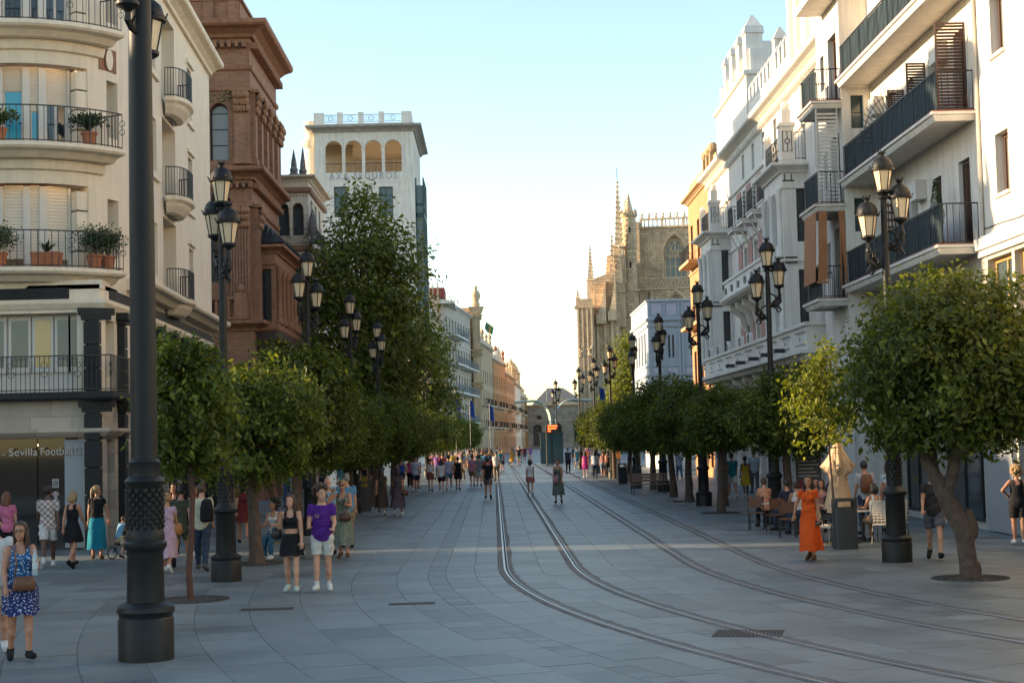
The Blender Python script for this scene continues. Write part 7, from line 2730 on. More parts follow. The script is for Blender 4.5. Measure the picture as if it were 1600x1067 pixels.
make_lamp('street_lamp', 'dark lamp post rising through the tram stop canopies', 6.2, 158, 0.4, hs=(6.45, 6.7))
t = thing('tram_signal', 'tram signal post with a white disc and black box', 'signal', (6.55, 108, 0))
link('post', MB().lathe([(0.2, 0), (0.2, 0.12), (0.07, 0.16), (0.05, 2.2)], 10).mesh('post'), M_IRON, t)
link('signal_box', MB().box(-0.17, 0.17, -0.1, 0.1, 1.9, 2.55).mesh('signal_box'), M_IRON, t)
mb = MB()
mb.poly([(0.18 * math.cos(2 * PI * q / 14), 2.75 + 0.18 * math.sin(2 * PI * q / 14)) for q in range(14)], -0.06, 0.06, 'y')
link('disc', mb.mesh('disc'), mat('white_signal', (0.6, 0.6, 0.58), 0.5), t)
link('lit_bar', MB().box(-0.11, 0.11, -0.115, -0.101, 2.36, 2.44).mesh('lit_bar'), mat('signal_light', (0.8, 0.8, 0.78), 0.5, emit=((1, 1, 0.95), 1.5)), t)
link('disc_mark', MB().box(-0.03, 0.03, -0.07, -0.061, 2.66, 2.84).mesh('disc_mark'), M_IRON, t)
for i, (x, y, z) in enumerate(((-3.3, 140, 4.7), (-2.2, 150, 4.8), (-0.4, 165, 4.6), (8.0, 120, 4.8))):
    t = thing('street_banner', ['blue banner leaning from a lamp, nearest of the far left ones', 'second dark blue banner on the far left', 'third and smallest blue banner on the far left', 'blue banner beside the cathedral corner on the right'][i], 'banner', (x, y, 0))
    link('pole', MB().tube([(0, 0, 0), (0, 0, 6.3)], 0.06, 6).mesh('pole'), M_IRON, t)
    mb = MB()
    t.scale.x = 0.55
    for k in range(4):
        a, b = k / 4, (k + 1) / 4
        mb.quad((0.06 + 0.8 * a, 0.1 * math.sin(k), z - 0.3 * a), (0.06 + 0.8 * b, 0.1 * math.sin(k + 1), z - 0.3 * b), (0.06 + 0.6 * b, 0.1 * math.sin(k + 1), z + 1.5 - 0.2 * b), (0.06 + 0.6 * a, 0.1 * math.sin(k), z + 1.5 - 0.2 * a))
    link('cloth', mb.mesh('cloth', False), cloth('banner_blue', (0.02, 0.06, 0.26)), t)
# television aerials on the far roofs
for i, (x, y, z, h) in enumerate(((-10, 205, 22, 5), (-8.5, 212, 22, 3.4), (19, 410, 14.5, 14), (13.5, 404, 12.5, 4))):
    t = thing('roof_aerial', ['tall thin aerial above the pale balcony block', 'shorter aerial with crossbars on the pale balcony block', 'very tall thin mast beyond the classical hall', 'small aerial on the classical hall'][i], 'aerial', (x, y, z))
    link('mast', MB().tube([(0, 0, -1), (0, 0, h)], 0.035, 5).mesh('mast'), M_GREYW2, t)
    mb = MB()
    for k in range(4):
        mb.tube([(-0.8, 0, h - 0.3 - 0.25 * k), (0.8, 0, h - 0.3 - 0.25 * k)], 0.02, 4)
    link('crossbars', mb.mesh('crossbars'), M_GREYW2, t)
# ------------------------------------------------------------------ people
SKIN = {'fair': mat('fair_skin', (0.5, 0.27, 0.18), 0.55, var=0.08, scale=9), 'tan': mat('tanned_skin', (0.42, 0.2, 0.12), 0.55, var=0.08, scale=9), 'dark': mat('dark_skin', (0.11, 0.052, 0.032), 0.5, var=0.1, scale=9)}
HAIRM = {k: mat(k + '_hair', c, 0.5, var=0.4, scale=30, bump=0.5, bscale=60) for k, c in dict(black=(0.012, 0.01, 0.009), brown=(0.05, 0.026, 0.014), blonde=(0.3, 0.19, 0.085), auburn=(0.13, 0.045, 0.02), grey=(0.22, 0.21, 0.2)).items()}
M_EYE = mat('dark_eye', (0.015, 0.012, 0.01), 0.3)
M_LIP = mat('lips', (0.3, 0.09, 0.075), 0.5)


def ring_loft(rings, n=14):
    """Closed loft through (centre, half width vector, half depth vector) rings."""
    vs, fs = [], []
    for c, a, b in rings:
        for k in range(n):
            t = 2 * PI * k / n
            vs.append(tuple(c + a * math.cos(t) + b * math.sin(t)))
    m = len(rings)
    for j in range(m - 1):
        for k in range(n):
            fs.append((j * n + k, j * n + (k + 1) % n, (j + 1) * n + (k + 1) % n, (j + 1) * n + k))
    fs += [tuple(range(n - 1, -1, -1)), tuple(range((m - 1) * n, m * n))]
    return vs, fs


V3 = Vector
POSES = dict(
    stand=dict(L=(3, 4), R=(-3, 3), aL=(4, 8, 12, 0), aR=(-2, 8, 14, 0)),
    walk=dict(L=(20, 6), R=(-14, 22), aL=(-18, 6, 12, 0), aR=(18, 6, 22, 0)),
    walk2=dict(L=(-15, 24), R=(21, 6), aL=(16, 6, 24, 0), aR=(-18, 6, 10, 0)),
    stroll=dict(L=(12, 5), R=(-9, 14), aL=(-8, 7, 16, 5), aR=(10, 7, 20, 5)),
    stroll2=dict(L=(-9, 14), R=(12, 5), aL=(10, 7, 20, 5), aR=(-8, 7, 14, 5)),
    sit=dict(L=(84, 82), R=(80, 86), aL=(28, 8, 60, 12), aR=(22, 8, 66, 14), lean=4),
    phone=dict(L=(4, 5), R=(-4, 4), aL=(22, 8, 85, 22), aR=(18, 10, 80, 26)),
    bike=dict(L=(60, 50), R=(20, 40), aL=(48, 10, 20, 0), aR=(48, 10, 20, 0), lean=18),
)


def skeleton(h, pose, fem, build):
    """Joint places for a figure of height h in the given pose; forward is +Y."""
    k = h / 1.75
    J = {}
    lean = rad(pose.get('lean', 2))
    hip = V3((0, 0, 0.93 * k))
    def sp(y, z, x=0.0):
        """Point on the leaning trunk, z measured from the hip."""
        return hip + V3((x, y * math.cos(lean) + z * math.sin(lean), z * math.cos(lean) - y * math.sin(lean)))
    sw = (0.15 if fem else 0.172) * k
    J['hip'], J['waist'], J['chest'], J['neck'], J['head'] = hip, sp(0, 0.14 * k), sp(0, 0.38 * k), sp(-0.01 * k, 0.56 * k), sp(0.02 * k, 0.72 * k)
    for s, n in ((1, 'R'), (-1, 'L')):
        a, kn = [rad(v) for v in pose[n][:2]]
        p = hip + V3((s * 0.092 * k, 0, -0.03 * k))
        q = p + V3((s * 0.012 * k, math.sin(a), -math.cos(a))) * 0.42 * k
        w = q + V3((0, math.sin(a - kn), -math.cos(a - kn))) * 0.41 * k
        J['thigh' + n], J['knee' + n], J['ankle' + n] = p, q, w
        fa = max(-0.9, min(0.25, (a - kn) * 0.9)) if pose is not POSES['sit'] else 0
        J['toe' + n] = w + V3((s * 0.03 * k, math.cos(fa) * 0.17 * k, math.sin(fa) * 0.17 * k - 0.055 * k))
        J['heel' + n] = w + V3((0, -0.05 * k * math.cos(fa), -0.055 * k - 0.05 * k * math.sin(fa)))
        sa, ab, el, inn = [rad(v) for v in pose['a' + n]]
        sh = sp(0, 0.505 * k, s * sw)
        el_ = sh + V3((s * math.sin(ab), math.sin(sa) * math.cos(ab), -math.cos(sa) * math.cos(ab))) * 0.285 * k
        d = V3((s * math.sin(ab) * 0.4 - s * math.sin(inn), math.sin(sa + el) * math.cos(inn), -math.cos(sa + el) * math.cos(inn))).normalized()
        J['shoulder' + n], J['elbow' + n], J['wrist' + n] = sh, el_, el_ + d * 0.25 * k
        J['hand' + n] = d
    low = min(min(J['toe' + n].z, J['heel' + n].z) for n in 'LR') - 0.03 * k
    for key in J:
        if not key.startswith('hand'):
            J[key] = J[key] - V3((0, 0, low))
    J['k'], J['lean'], J['sp'] = k, lean, sp
    J['low'] = low
    return J


def body_mesh(J, fem, build, voxel, turn):
    """One continuous body: lofted trunk, tapered limbs, neck, head and feet fused by a voxel remesh and smoothed."""
    k = J['k']
    mb = MB()
    up = (J['neck'] - J['hip']).normalized()
    X = V3((1, 0, 0))
    Y = up.cross(X)
    b = build
    hipw, wst, ribs, shl = (0.172, 0.122, 0.132, 0.145) if fem else (0.16, 0.142, 0.16, 0.172)
    tr = [(-0.11, 0.1, 0.075), (-0.05, hipw * 0.92, 0.105), (0.02, hipw, 0.115), (0.14, wst * b, 0.088 * b), (0.26, ribs * b ** 0.7, 0.1 * b ** 0.7), (0.38, shl, 0.11), (0.47, shl * 0.98, 0.09), (0.53, 0.1, 0.065), (0.57, 0.055, 0.055)]
    rings = [(J['hip'] + up * z * k, X * w * k * (b if z < 0.1 else 1), Y * d * k * (b if z < 0.1 else 1)) for z, w, d in tr]
    mb.add(*ring_loft(rings, 18))

    def limb(a, c, ra, rc, flat=1.0, n=12):
        ax = (c - a)
        l = ax.length
        ax.normalize()
        s = ax.cross(V3((0, 1, 0.01)))
        s = s.normalized() if s.length > 1e-4 else V3((1, 0, 0))
        t = s.cross(ax)
        R = []
        for f, r in ((-ra * 0.75 / l, ra * 0.55), (-ra * 0.35 / l, ra * 0.88), (0, ra), (0.33, ra * 0.72 + rc * 0.34), (0.7, ra * 0.3 + rc * 0.7), (1, rc), (1 + rc * 0.4 / l, rc * 0.85), (1 + rc * 0.8 / l, rc * 0.5)):
            R.append((a + ax * f * l, s * r, t * r * flat))
        mb.add(*ring_loft(R, n))
    for s, n in ((1, 'R'), (-1, 'L')):
        limb(J['thigh' + n], J['knee' + n], 0.086 * k * b, 0.056 * k)
        limb(J['knee' + n], J['ankle' + n], 0.058 * k, 0.037 * k)
        calf = J['knee' + n] * 0.66 + J['ankle' + n] * 0.34
        bk = (J['ankle' + n] - J['knee' + n]).normalized().cross(X)
        mb.ball(tuple(calf - bk * 0.016 * k), 0.05 * k, 0.052 * k, 0.1 * k, 10, 7)
        limb(J['heel' + n] + V3((0, 0, 0.02 * k)), J['toe' + n] + V3((0, 0, 0.01 * k)), 0.04 * k, 0.034 * k)
        limb(J['shoulder' + n], J['elbow' + n], 0.054 * k * (0.9 if fem else 1.05) * b ** 0.5, 0.039 * k)
        limb(J['elbow' + n], J['wrist' + n], 0.041 * k, 0.026 * k)
    if fem:
        for s in (-1, 1):
            c = J['hip'] + up * 0.37 * k + X * s * 0.07 * k + Y * 0.085 * k
            mb.ball(tuple(c), 0.06 * k, 0.058 * k, 0.06 * k, 10, 7)
    limb(J['neck'] - up * 0.04 * k, J['head'] - V3((0, 0, 0.04 * k)), 0.054 * k * (0.86 if fem else 1), 0.05 * k * (0.86 if fem else 1))
    h = J['head']
    ct, st = math.cos(turn), math.sin(turn)
    F = V3((-st, ct, 0))
    Xh = V3((ct, st, 0))

    def hp(x, y, z):
        return h + (Xh * x + F * y + V3((0, 0, z))) * k

    def hball(c, rx, ry, rz, n=14, m=9):
        vs, fs = [], []
        t = MB().ball((0, 0, 0), rx * k, ry * k, rz * k, n, m)
        mb.add([tuple(c + Xh * v[0] + F * v[1] + V3((0, 0, v[2]))) for v in t.v], t.f)
    hball(hp(0, -0.005, 0.03), 0.077, 0.096, 0.1)
    hball(hp(0, 0.03, -0.045), 0.06, 0.064, 0.072)
    hball(hp(0, 0.088, -0.02), 0.013, 0.022, 0.026, 8, 6)
    hball(hp(0, 0.072, -0.1), 0.026, 0.022, 0.02, 8, 6)
    me = mb.mesh('body_raw')
    o = bpy.data.objects.new('tmp', me)
    COL.objects.link(o)
    md = o.modifiers.new('r', 'REMESH')
    md.mode = 'VOXEL'
    md.voxel_size = voxel
    ms = o.modifiers.new('s', 'SMOOTH')
    ms.factor = 0.5
    ms.iterations = 3
    dg = bpy.context.evaluated_depsgraph_get()
    ev = bpy.data.meshes.new_from_object(o.evaluated_get(dg))
    bpy.data.objects.remove(o)
    bpy.data.meshes.remove(me)
    return ev, hp, F, Xh


def seg_dist(P, a, b):
    a, b = np.array(a), np.array(b)
    d = b - a
    t = np.clip(((P - a) @ d) / (d @ d), 0, 1)
    return np.linalg.norm(P - (a + t[:, None] * d), axis=1), t


def hand_geo(mb, w, d, k, curl, side):
    """Palm, four unequal bent fingers and a thumb that leaves the side of the palm."""
    d = d.normalized()
    s = d.cross(V3((0, 1, 0.2)))
    s = s.normalized() if s.length > 1e-3 else V3((1, 0, 0))
    n = s.cross(d).normalized()
    t0 = MB()
    R = [(w - d * 0.02 * k, s * 0.02 * k, n * 0.016 * k), (w + d * 0.03 * k, s * 0.033 * k, n * 0.015 * k), (w + d * 0.085 * k, s * 0.039 * k, n * 0.013 * k), (w + d * 0.1 * k, s * 0.03 * k, n * 0.01 * k)]
    mb.add(*ring_loft(R, 8))
    for i, (off, ln) in enumerate(((-0.028, 0.06), (-0.009, 0.075), (0.01, 0.078), (0.028, 0.068))):
        b0 = w + d * 0.09 * k + s * off * k
        d1 = (d * math.cos(curl) + n * math.sin(curl)).normalized()
        d2 = (d * math.cos(curl * 2.4) + n * math.sin(curl * 2.4)).normalized()
        m = b0 + d1 * ln * 0.5 * k
        mb.tube([tuple(b0), tuple(m), tuple(m + d2 * ln * 0.5 * k)], [0.0088 * k, 0.0085 * k, 0.006 * k], 6)
    b0 = w + d * 0.03 * k + s * 0.03 * side * k
    m = b0 + (d * 0.6 + s * 0.65 * side + n * 0.3).normalized() * 0.04 * k
    mb.tube([tuple(b0), tuple(m), tuple(m + (d + n * 0.4).normalized() * 0.03 * k)], [0.012 * k, 0.0105 * k, 0.007 * k], 6)


PCOUNT = [0]


def person(label, x, y, face, h=1.7, fem=False, pose='stand', top=('tee', None), bottom=('shorts', None), shoes=None, hair=('short', 'brown'), skin='fair', build=1.0, voxel=None, turn=0, seat=None, mods=None, socks=False, group=None, extras=()):
    PCOUNT[0] += 1
    dist = math.hypot(x, y)
    voxel = voxel or (0.0135 if dist < 40 else 0.018 if dist < 60 else 0.026 if dist < 90 else 0.034)
    ps = dict(POSES[pose])
    if mods:
        ps.update(mods)
    if mods is None and pose in POSES:
        ps = POSES[pose]
    J = skeleton(h, ps, fem, build)
    k = J['k']
    dz = 0.0
    t = thing('person', label, 'person', (x, y, 0), rad(face), group)
    if seat is not None:
        dz = seat - (J['hip'].z - 0.1 * k)
        for key in J:
            if key not in ('k', 'lean', 'sp', 'low') and not key.startswith('hand'):
                J[key] = J[key] + V3((0, 0, max(dz, -0.02)))
    me, hp, F, Xh = body_mesh(J, fem, build, voxel, rad(turn))
    nv = len(me.vertices)
    P = np.empty(nv * 3, np.float32)
    me.vertices.foreach_get('co', P)
    P = P.reshape(-1, 3)
    Nn = np.empty(nv * 3, np.float32)
    me.vertices.foreach_get('normal', Nn)
    Nn = Nn.reshape(-1, 3)
    bones = [('trunk', J['hip'] - V3((0, 0, 0.0)), J['neck'], 0.13), ('neck', J['neck'], J['head'], 0.05), ('head', J['head'] - V3((0, 0, 0.04)), J['head'] + V3((0, 0, 0.08)), 0.085)]
    for n in 'LR':
        bones += [('thigh', J['thigh' + n], J['knee' + n], 0.075), ('shin', J['knee' + n], J['ankle' + n], 0.045), ('foot', J['heel' + n], J['toe' + n], 0.04), ('uparm', J['shoulder' + n], J['elbow' + n], 0.047), ('forearm', J['elbow' + n], J['wrist' + n], 0.033)]
    best = np.full(nv, 1e9)
    tag_ = np.zeros(nv, int)
    tt = np.zeros(nv)
    names = [b[0] for b in bones]
    for i, (nm, a, b_, r) in enumerate(bones):
        d, tv = seg_dist(P, a, b_)
        d = d / (r * k)
        m = d < best
        best[m], tag_[m], tt[m] = d[m], i, tv[m]
    nm = np.array(names)[tag_]
    upv = np.array((J['neck'] - J['hip']).normalized())
    zt = (P - np.array(J['hip'])) @ upv / k          # height along the trunk from the hip
    polys = np.empty(len(me.polygons) * 4, np.int32) if all(len(p.vertices) == 4 for p in me.polygons) else None
    loops = np.empty(len(me.loops), np.int32)
    me.loops.foreach_get('vertex_index', loops)
    quads = loops.reshape(-1, 4) if len(loops) == 4 * len(me.polygons) else None
    # body: add hands, face marks
    mb = MB()
    for n, s in (('R', 1), ('L', -1)):
        hand_geo(mb, J['wrist' + n], J['hand' + n], k, 0.35 if pose != 'phone' else 0.9, -s)
    ears = MB()
    for s in (-1, 1):
        c = hp(s * 0.078, -0.005, -0.005)
        ears.ball(tuple(c), 0.012 * k, 0.024 * k, 0.034 * k, 7, 5)
    extra = mb.mesh('hands')
    bm = bmesh.new()
    bm.from_mesh(me)
    bm.from_mesh(extra)
    e2 = ears.mesh('ears')
    bm.from_mesh(e2)
    em = None
    if dist < 60:
        m3 = MB()
        for s in (-1, 1):
            m3.ball(tuple(hp(s * 0.03, 0.084, 0.012)), 0.010 * k, 0.006 * k, 0.005 * k, 7, 4)
            m3.ball(tuple(hp(s * 0.031, 0.089, 0.034)), 0.015 * k, 0.004 * k, 0.003 * k, 7, 4)
        nf = len(bm.faces)
        em = m3.mesh('eyes')
        bm.from_mesh(em)
        bm.faces.ensure_lookup_table()
        for f in bm.faces[nf:]:
            f.material_index = 1
        m4 = MB().ball(tuple(hp(0, 0.092, -0.068)), 0.022 * k, 0.008 * k, 0.007 * k, 8, 4)
        nf = len(bm.faces)
        e4 = m4.mesh('mouth')
        bm.from_mesh(e4)
        bm.faces.ensure_lookup_table()
        for f in bm.faces[nf:]:
            f.material_index = 2
    bod = bpy.data.meshes.new('body')
    bm.to_mesh(bod)
    bm.free()
    link('body', bod, [SKIN[skin], M_EYE, M_LIP], t, smooth=True)

    def shell(name, mask, off, m, flare=None):
        """Garment: the body's own faces in the region pushed out along their normals, with rims turned in."""
        fm = mask[quads].all(1)
        q = quads[fm]
        if not len(q):
            return
        ids, inv = np.unique(q, return_inverse=True)
        o_ = off if np.isscalar(off) else off[ids][:, None]
        pv = P[ids] + Nn[ids] * o_ * k
        g = bpy.data.meshes.new(name)
        g.from_pydata([tuple(map(float, v)) for v in pv], [], [tuple(map(int, r_)) for r_ in inv.reshape(-1, 4)])
        link(name, g, m, t, smooth=True)

    wob = 0.006 * np.sin(P[:, 2] * 38 + P[:, 0] * 17) + 0.004 * np.sin(P[:, 1] * 45 + P[:, 2] * 21)
    isT = (nm == 'trunk') | (nm == 'neck')
    kind, tm = top
    if kind in ('tee', 'shirt', 'long', 'dress_tee', 'blouse'):
        sl = {'tee': 0.62, 'shirt': 0.75, 'long': 1.1, 'dress_tee': 0.45, 'blouse': 0.4}[kind]
        hem = -0.09 if kind in ('tee', 'shirt', 'long') else 0.06
        m = (isT & (zt > hem) & (zt < 0.535)) | ((nm == 'uparm') & (tt < sl)) | ((nm == 'thigh') & (tt < 0.12) & (zt > hem))
        if kind == 'long':
            m |= (nm == 'forearm') & (tt < 0.8)
        off = np.where(nm == 'trunk', np.where(zt < 0.2, 0.028, 0.018), 0.014) + wob * np.where(nm == 'uparm', 0.5, 1.0)
        off = np.where(zt > 0.5, 0.01, off)
        shell('shirt' if kind in ('tee', 'shirt', 'long') else 'bodice', m, off, tm)
    elif kind in ('tank', 'dress_tank', 'crop'):
        lo = {'tank': -0.06, 'dress_tank': 0.05, 'crop': 0.22}[kind]
        ax_ = np.abs((P - np.array(J['neck'])) @ np.array([1, 0, 0])) / k
        strap = (zt > 0.43) & (np.abs(ax_ - 0.085) > 0.035)
        m = isT & (zt > lo) & (zt < 0.55) & ~strap & ~((zt > 0.52) & (ax_ < 0.05))
        shell('vest' if kind != 'dress_tank' else 'bodice', m, 0.014 + wob * 0.5, tm)
    bk, bmn = bottom[0], bottom[1]
    if bk in ('shorts', 'pants', 'miniskirt_under'):
        lim = {'shorts': 0.72, 'pants': 1.1}.get(bk, 0.3)
        m = ((nm == 'trunk') & (zt < 0.1)) | ((nm == 'thigh') & (tt < lim))
        if bk == 'pants':
            m |= ((nm == 'shin') & (tt < 0.95))
        off = np.where(nm == 'trunk', 0.017, 0.02 + 0.018 * (tt if bk == 'shorts' else 0)) + wob
        shell('shorts' if bk == 'shorts' else 'trousers', m, off, bmn)
    elif bk == 'skirt':
        L, fl = bottom[2], bottom[3]
        rings = []
        z1 = J['hip'].z + 0.13 * k
        z0 = J['hip'].z - L * k
        n = 40
        vs, fs = [], []
        m_ = 9
        for j in range(m_ + 1):
            f = j / m_
            z = z1 + (z0 - z1) * f
            xs, ys, rr_ = [], [], []
            if z > J['thighL'].z - 0.02:
                c = J['hip'] + V3(tuple(upv)) * (z - J['hip'].z)
                hw = (0.128 + 0.055 * min(1, (z1 - z) / (0.16 * k))) * k * build
                xs, ys, rr_ = [c.x - hw + 0.02, c.x + hw - 0.02], [c.y, c.y], 0.115 * k * build
                cx, cy_, wx, wy = c.x, c.y, hw + 0.012, (0.09 + 0.045 * min(1, (z1 - z) / (0.16 * k))) * k * build + 0.012
            else:
                for q in 'LR':
                    for (a, b_) in ((J['thigh' + q], J['knee' + q]), (J['knee' + q], J['ankle' + q])):
                        if (a.z - z) * (b_.z - z) <= 0:
                            u = (a.z - z) / (a.z - b_.z + 1e-6)
                            p = a + (b_ - a) * u
                            xs.append(p.x)
                            ys.append(p.y)
                xs, ys = xs or [0], ys or [0]
                cx, cy_ = (min(xs) + max(xs)) / 2, (min(ys) + max(ys)) / 2
                wx = (max(xs) - min(xs)) / 2 + (0.1 + fl * f * 0.5) * k
                wy = (max(ys) - min(ys)) / 2 + (0.105 + fl * f) * k
                if f < 0.75:
                    wx = max(wx, 0.19 * k * build)
            for i in range(n):
                a = 2 * PI * i / n
                w = 1 + 0.075 * f * math.sin(7 * a + 1.3 * math.sin(2 * a) + x) + 0.03 * f * math.sin(13 * a + f * 3)
                vs.append((cx + wx * w * math.cos(a), cy_ + wy * w * math.sin(a), z + 0.012 * f * math.sin(5 * a)))
        # smooth the jump between hip and leg rings
        A = np.array(vs).reshape(m_ + 1, n, 3)
        for _ in range(2):
            A[1:-1, :, :2] = 0.5 * A[1:-1, :, :2] + 0.25 * (A[:-2, :, :2] + A[2:, :, :2])
        vs = [tuple(v) for v in A.reshape(-1, 3)]
        fs = [(j * n + i, j * n + (i + 1) % n, (j + 1) * n + (i + 1) % n, (j + 1) * n + i) for j in range(m_) for i in range(n)]
        g = bpy.data.meshes.new('skirt')
        g.from_pydata(vs, [], fs)
        link('skirt', g, bmn, t, smooth=True)
    if shoes is not None:
        lim = 0.0
        for q in (4, 9):
            shell('shoe', (tag_ == q + 1) | ((tag_ == q) & (tt > 0.93)), 0.012, shoes)
            if socks:
                shell('sock', (tag_ == q) & (tt > 0.8), 0.006, cloth('white_sock', (0.6, 0.6, 0.58)))
    # hair
    hs, hc = hair
    if hs != 'bald':
        hm = MB()
        n, m_ = 18, 9
        vs, fs = [], []
        rr = random.Random(PCOUNT[0])
        ph = rr.random() * 6
        for j in range(m_ + 1):
            th = PI / 2 - (PI * 0.74) * j / m_
            for i in range(n):
                a = 2 * PI * i / n
                fy = math.sin(a)
                lowl = th
                # the hairline stays high over the face and drops behind
                lim = 0.6 if fy > 0.35 else (0.05 if fy > -0.15 else -0.95)
                lowl = max(th, lim)
                w = 1 + 0.05 * math.sin(5 * a + 3 * th + ph) + 0.03 * math.sin(11 * a + ph)
                r_ = (0.09, 0.11, 0.116)
                p = hp(r_[0] * w * math.cos(lowl) * math.cos(a), -0.008 + r_[1] * w * math.cos(lowl) * math.sin(a), 0.03 + r_[2] * w * math.sin(lowl))
                vs.append(tuple(p))
        fs = [(j * n + i, j * n + (i + 1) % n, (j + 1) * n + (i + 1) % n, (j + 1) * n + i) for j in range(m_) for i in range(n)]
        hm.add(vs, fs)
        if hs in ('long', 'bob'):
            ln = 0.42 if hs == 'long' else 0.2
            R = []
            for f, w, d in ((0, 0.085, 0.05), (0.25, 0.102, 0.056), (0.55, 0.108, 0.05), (0.85, 0.085, 0.036), (1.0, 0.04, 0.018)):
                R.append((hp(0, -0.06 - 0.025 * math.sin(f * 2.2), 0.06 - ln * f), Xh * w * k, F * d * k))
            hm.add(*ring_loft(R, 14))
            for s in (-1, 1):
                R = [(hp(s * 0.078, -0.02 + 0.012 * f, 0.05 - (ln * 0.85) * f), Xh * 0.026 * (1.1 - 0.5 * f) * k, F * 0.04 * (1.1 - 0.5 * f) * k) for f in (0, 0.3, 0.6, 1.0)]
                hm.add(*ring_loft(R, 8))
        elif hs == 'pony':
            hm.ball(tuple(hp(0, -0.105, 0.06)), 0.035 * k, n=8, m=6)
            R = [(hp(0, -0.115 - 0.03 * math.sin(f * 2.5), 0.06 - 0.3 * f), Xh * 0.036 * (1.1 - 0.75 * f) * k, F * 0.03 * (1.1 - 0.75 * f) * k) for f in (0, 0.25, 0.5, 0.8, 1.0)]
            hm.add(*ring_loft(R, 10))
        elif hs == 'bun':
            hm.ball(tuple(hp(0, -0.09, 0.1)), 0.05 * k, n=10, m=7)
        elif hs == 'curly':
            for q in range(46):
                d = V3((rr.gauss(0, 1), rr.gauss(-0.4, 1), rr.gauss(0.25, 0.9))).normalized()
                if d.y > -0.05 and d.z < 0.45:
                    continue
                hm.ball(tuple(hp(d.x * 0.12, d.y * 0.13 - 0.02, 0.03 + d.z * 0.14)), 0.045 * k, n=7, m=5)
        link('hair', hm.mesh('hair'), HAIRM[hc], t, smooth=True)
    if 'cap' in extras:
        cm = MB()
        cv = MB().ball((0, 0, 0), 0.096, 0.112, 0.12, 14, 8)
        cm.add([tuple(hp(v[0], v[1] - 0.008, 0.04 + max(v[2], 0.0))) for v in cv.v], cv.f)
        R = [(hp(0, 0.1 + 0.075 * f, 0.055 - 0.015 * f), Xh * 0.07 * (1 - 0.3 * f) * k, V3((0, 0, 0.006))) for f in (0, 0.5, 1)]
        cm.add(*ring_loft(R, 10))
        link('cap', cm.mesh('cap'), cloth('pale_cap', (0.5, 0.48, 0.45)), t, smooth=40)
    if 'shades' in extras or 'glasses' in extras:
        gm = MB()
        for s in (-1, 1):
            c = hp(s * 0.033, 0.098, 0.014)
            if 'shades' in extras:
                gm.ball(tuple(c), 0.027 * k, 0.008 * k, 0.019 * k, 8, 5)
            else:
                gm.tube([tuple(c + Xh * 0.026 * k * math.cos(2 * PI * i / 10) + V3((0, 0, 0.021 * k * math.sin(2 * PI * i / 10)))) for i in range(10)], 0.0028, 4, closed=True)
            gm.tube([tuple(hp(s * 0.06, 0.09, 0.018)), tuple(hp(s * 0.082, 0.0, 0.016))], 0.003, 4)
        link('glasses', gm.mesh('glasses'), M_IRON, t)
    if 'necklace' in extras:
        gm = MB()
        c0 = J['neck']
        gm.tube([(c0.x + 0.07 * math.cos(a), c0.y + 0.03 + 0.09 * max(0.0, math.sin(a)), c0.z - 0.02 - 0.06 * max(0, math.sin(a))) for a in [2 * PI * i / 16 for i in range(16)]], 0.006, 5, closed=True)
        link('necklace', gm.mesh('necklace'), mat('gold', (0.5, 0.32, 0.08), 0.3, 1.0), t)
    bpy.data.meshes.remove(me)
    return t, J


def wpos(t, p):
    """World place of a local point of a thing."""
    c, s = math.cos(t.rotation_euler.z), math.sin(t.rotation_euler.z)
    return V3((t.location.x + c * p.x - s * p.y, t.location.y + s * p.x + c * p.y, p.z))


def bag(name, label, pos, rz, w, h, d, m, strap=None):
    """Soft bag with a flap; the strap runs over the listed world points."""
    t = thing(name, label, 'bag', pos, rz)
    mb = MB()
    R = [(V3((0, 0, -h / 2)), V3((w * 0.4, 0, 0)), V3((0, d * 0.35, 0))), (V3((0, 0, -h * 0.42)), V3((w * 0.5, 0, 0)), V3((0, d * 0.5, 0))), (V3((0, 0, 0)), V3((w * 0.5, 0, 0)), V3((0, d * 0.52, 0))), (V3((0, 0, h * 0.4)), V3((w * 0.42, 0, 0)), V3((0, d * 0.38, 0))), (V3((0, 0, h / 2)), V3((w * 0.34, 0, 0)), V3((0, d * 0.2, 0)))]
    mb.add(*ring_loft(R, 14))
    link('pouch', mb.mesh('pouch'), m, t, smooth=50)
    if strap:
        c, s = math.cos(-rz), math.sin(-rz)
        pts = []
        for p in strap:
            q = V3(p) - V3(pos)
            pts.append((c * q.x - s * q.y, s * q.x + c * q.y, q.z))
        link('strap', MB().tube(pts, 0.011, 5).mesh('strap'), m, t)
    return t


C = cloth
WHT, BLK = C('white_cotton', (0.55, 0.55, 0.54)), C('black_cotton', (0.012, 0.012, 0.014))
NAVY, DENIM, LDEN = C('navy_cotton', (0.02, 0.03, 0.06)), C('dark_denim', (0.03, 0.045, 0.075)), C('light_denim', (0.13, 0.2, 0.29))
GREYC, KHAKI, LBLUE, TEAL = C('grey_cotton', (0.12, 0.125, 0.14)), C('khaki_cotton', (0.22, 0.17, 0.11)), C('light_blue_cotton', (0.2, 0.38, 0.52)), C('teal_cotton', (0.02, 0.16, 0.2))
MAROON, PINKC, LILAC, YELLOW = C('maroon_cotton', (0.13, 0.02, 0.022)), C('pink_cotton', (0.5, 0.14, 0.25)), C('lilac_print', (0.42, 0.28, 0.36), 'spots', (0.55, 0.45, 0.5), 26, 0.3), C('mustard_cotton', (0.45, 0.3, 0.03))
ORANGEC, GREENC, MAGENTA, BROWNC = C('orange_red_cotton', (0.62, 0.085, 0.012)), C('green_cotton', (0.05, 0.3, 0.19)), C('magenta_cotton', (0.4, 0.04, 0.22)), C('brown_cotton', (0.12, 0.05, 0.03))
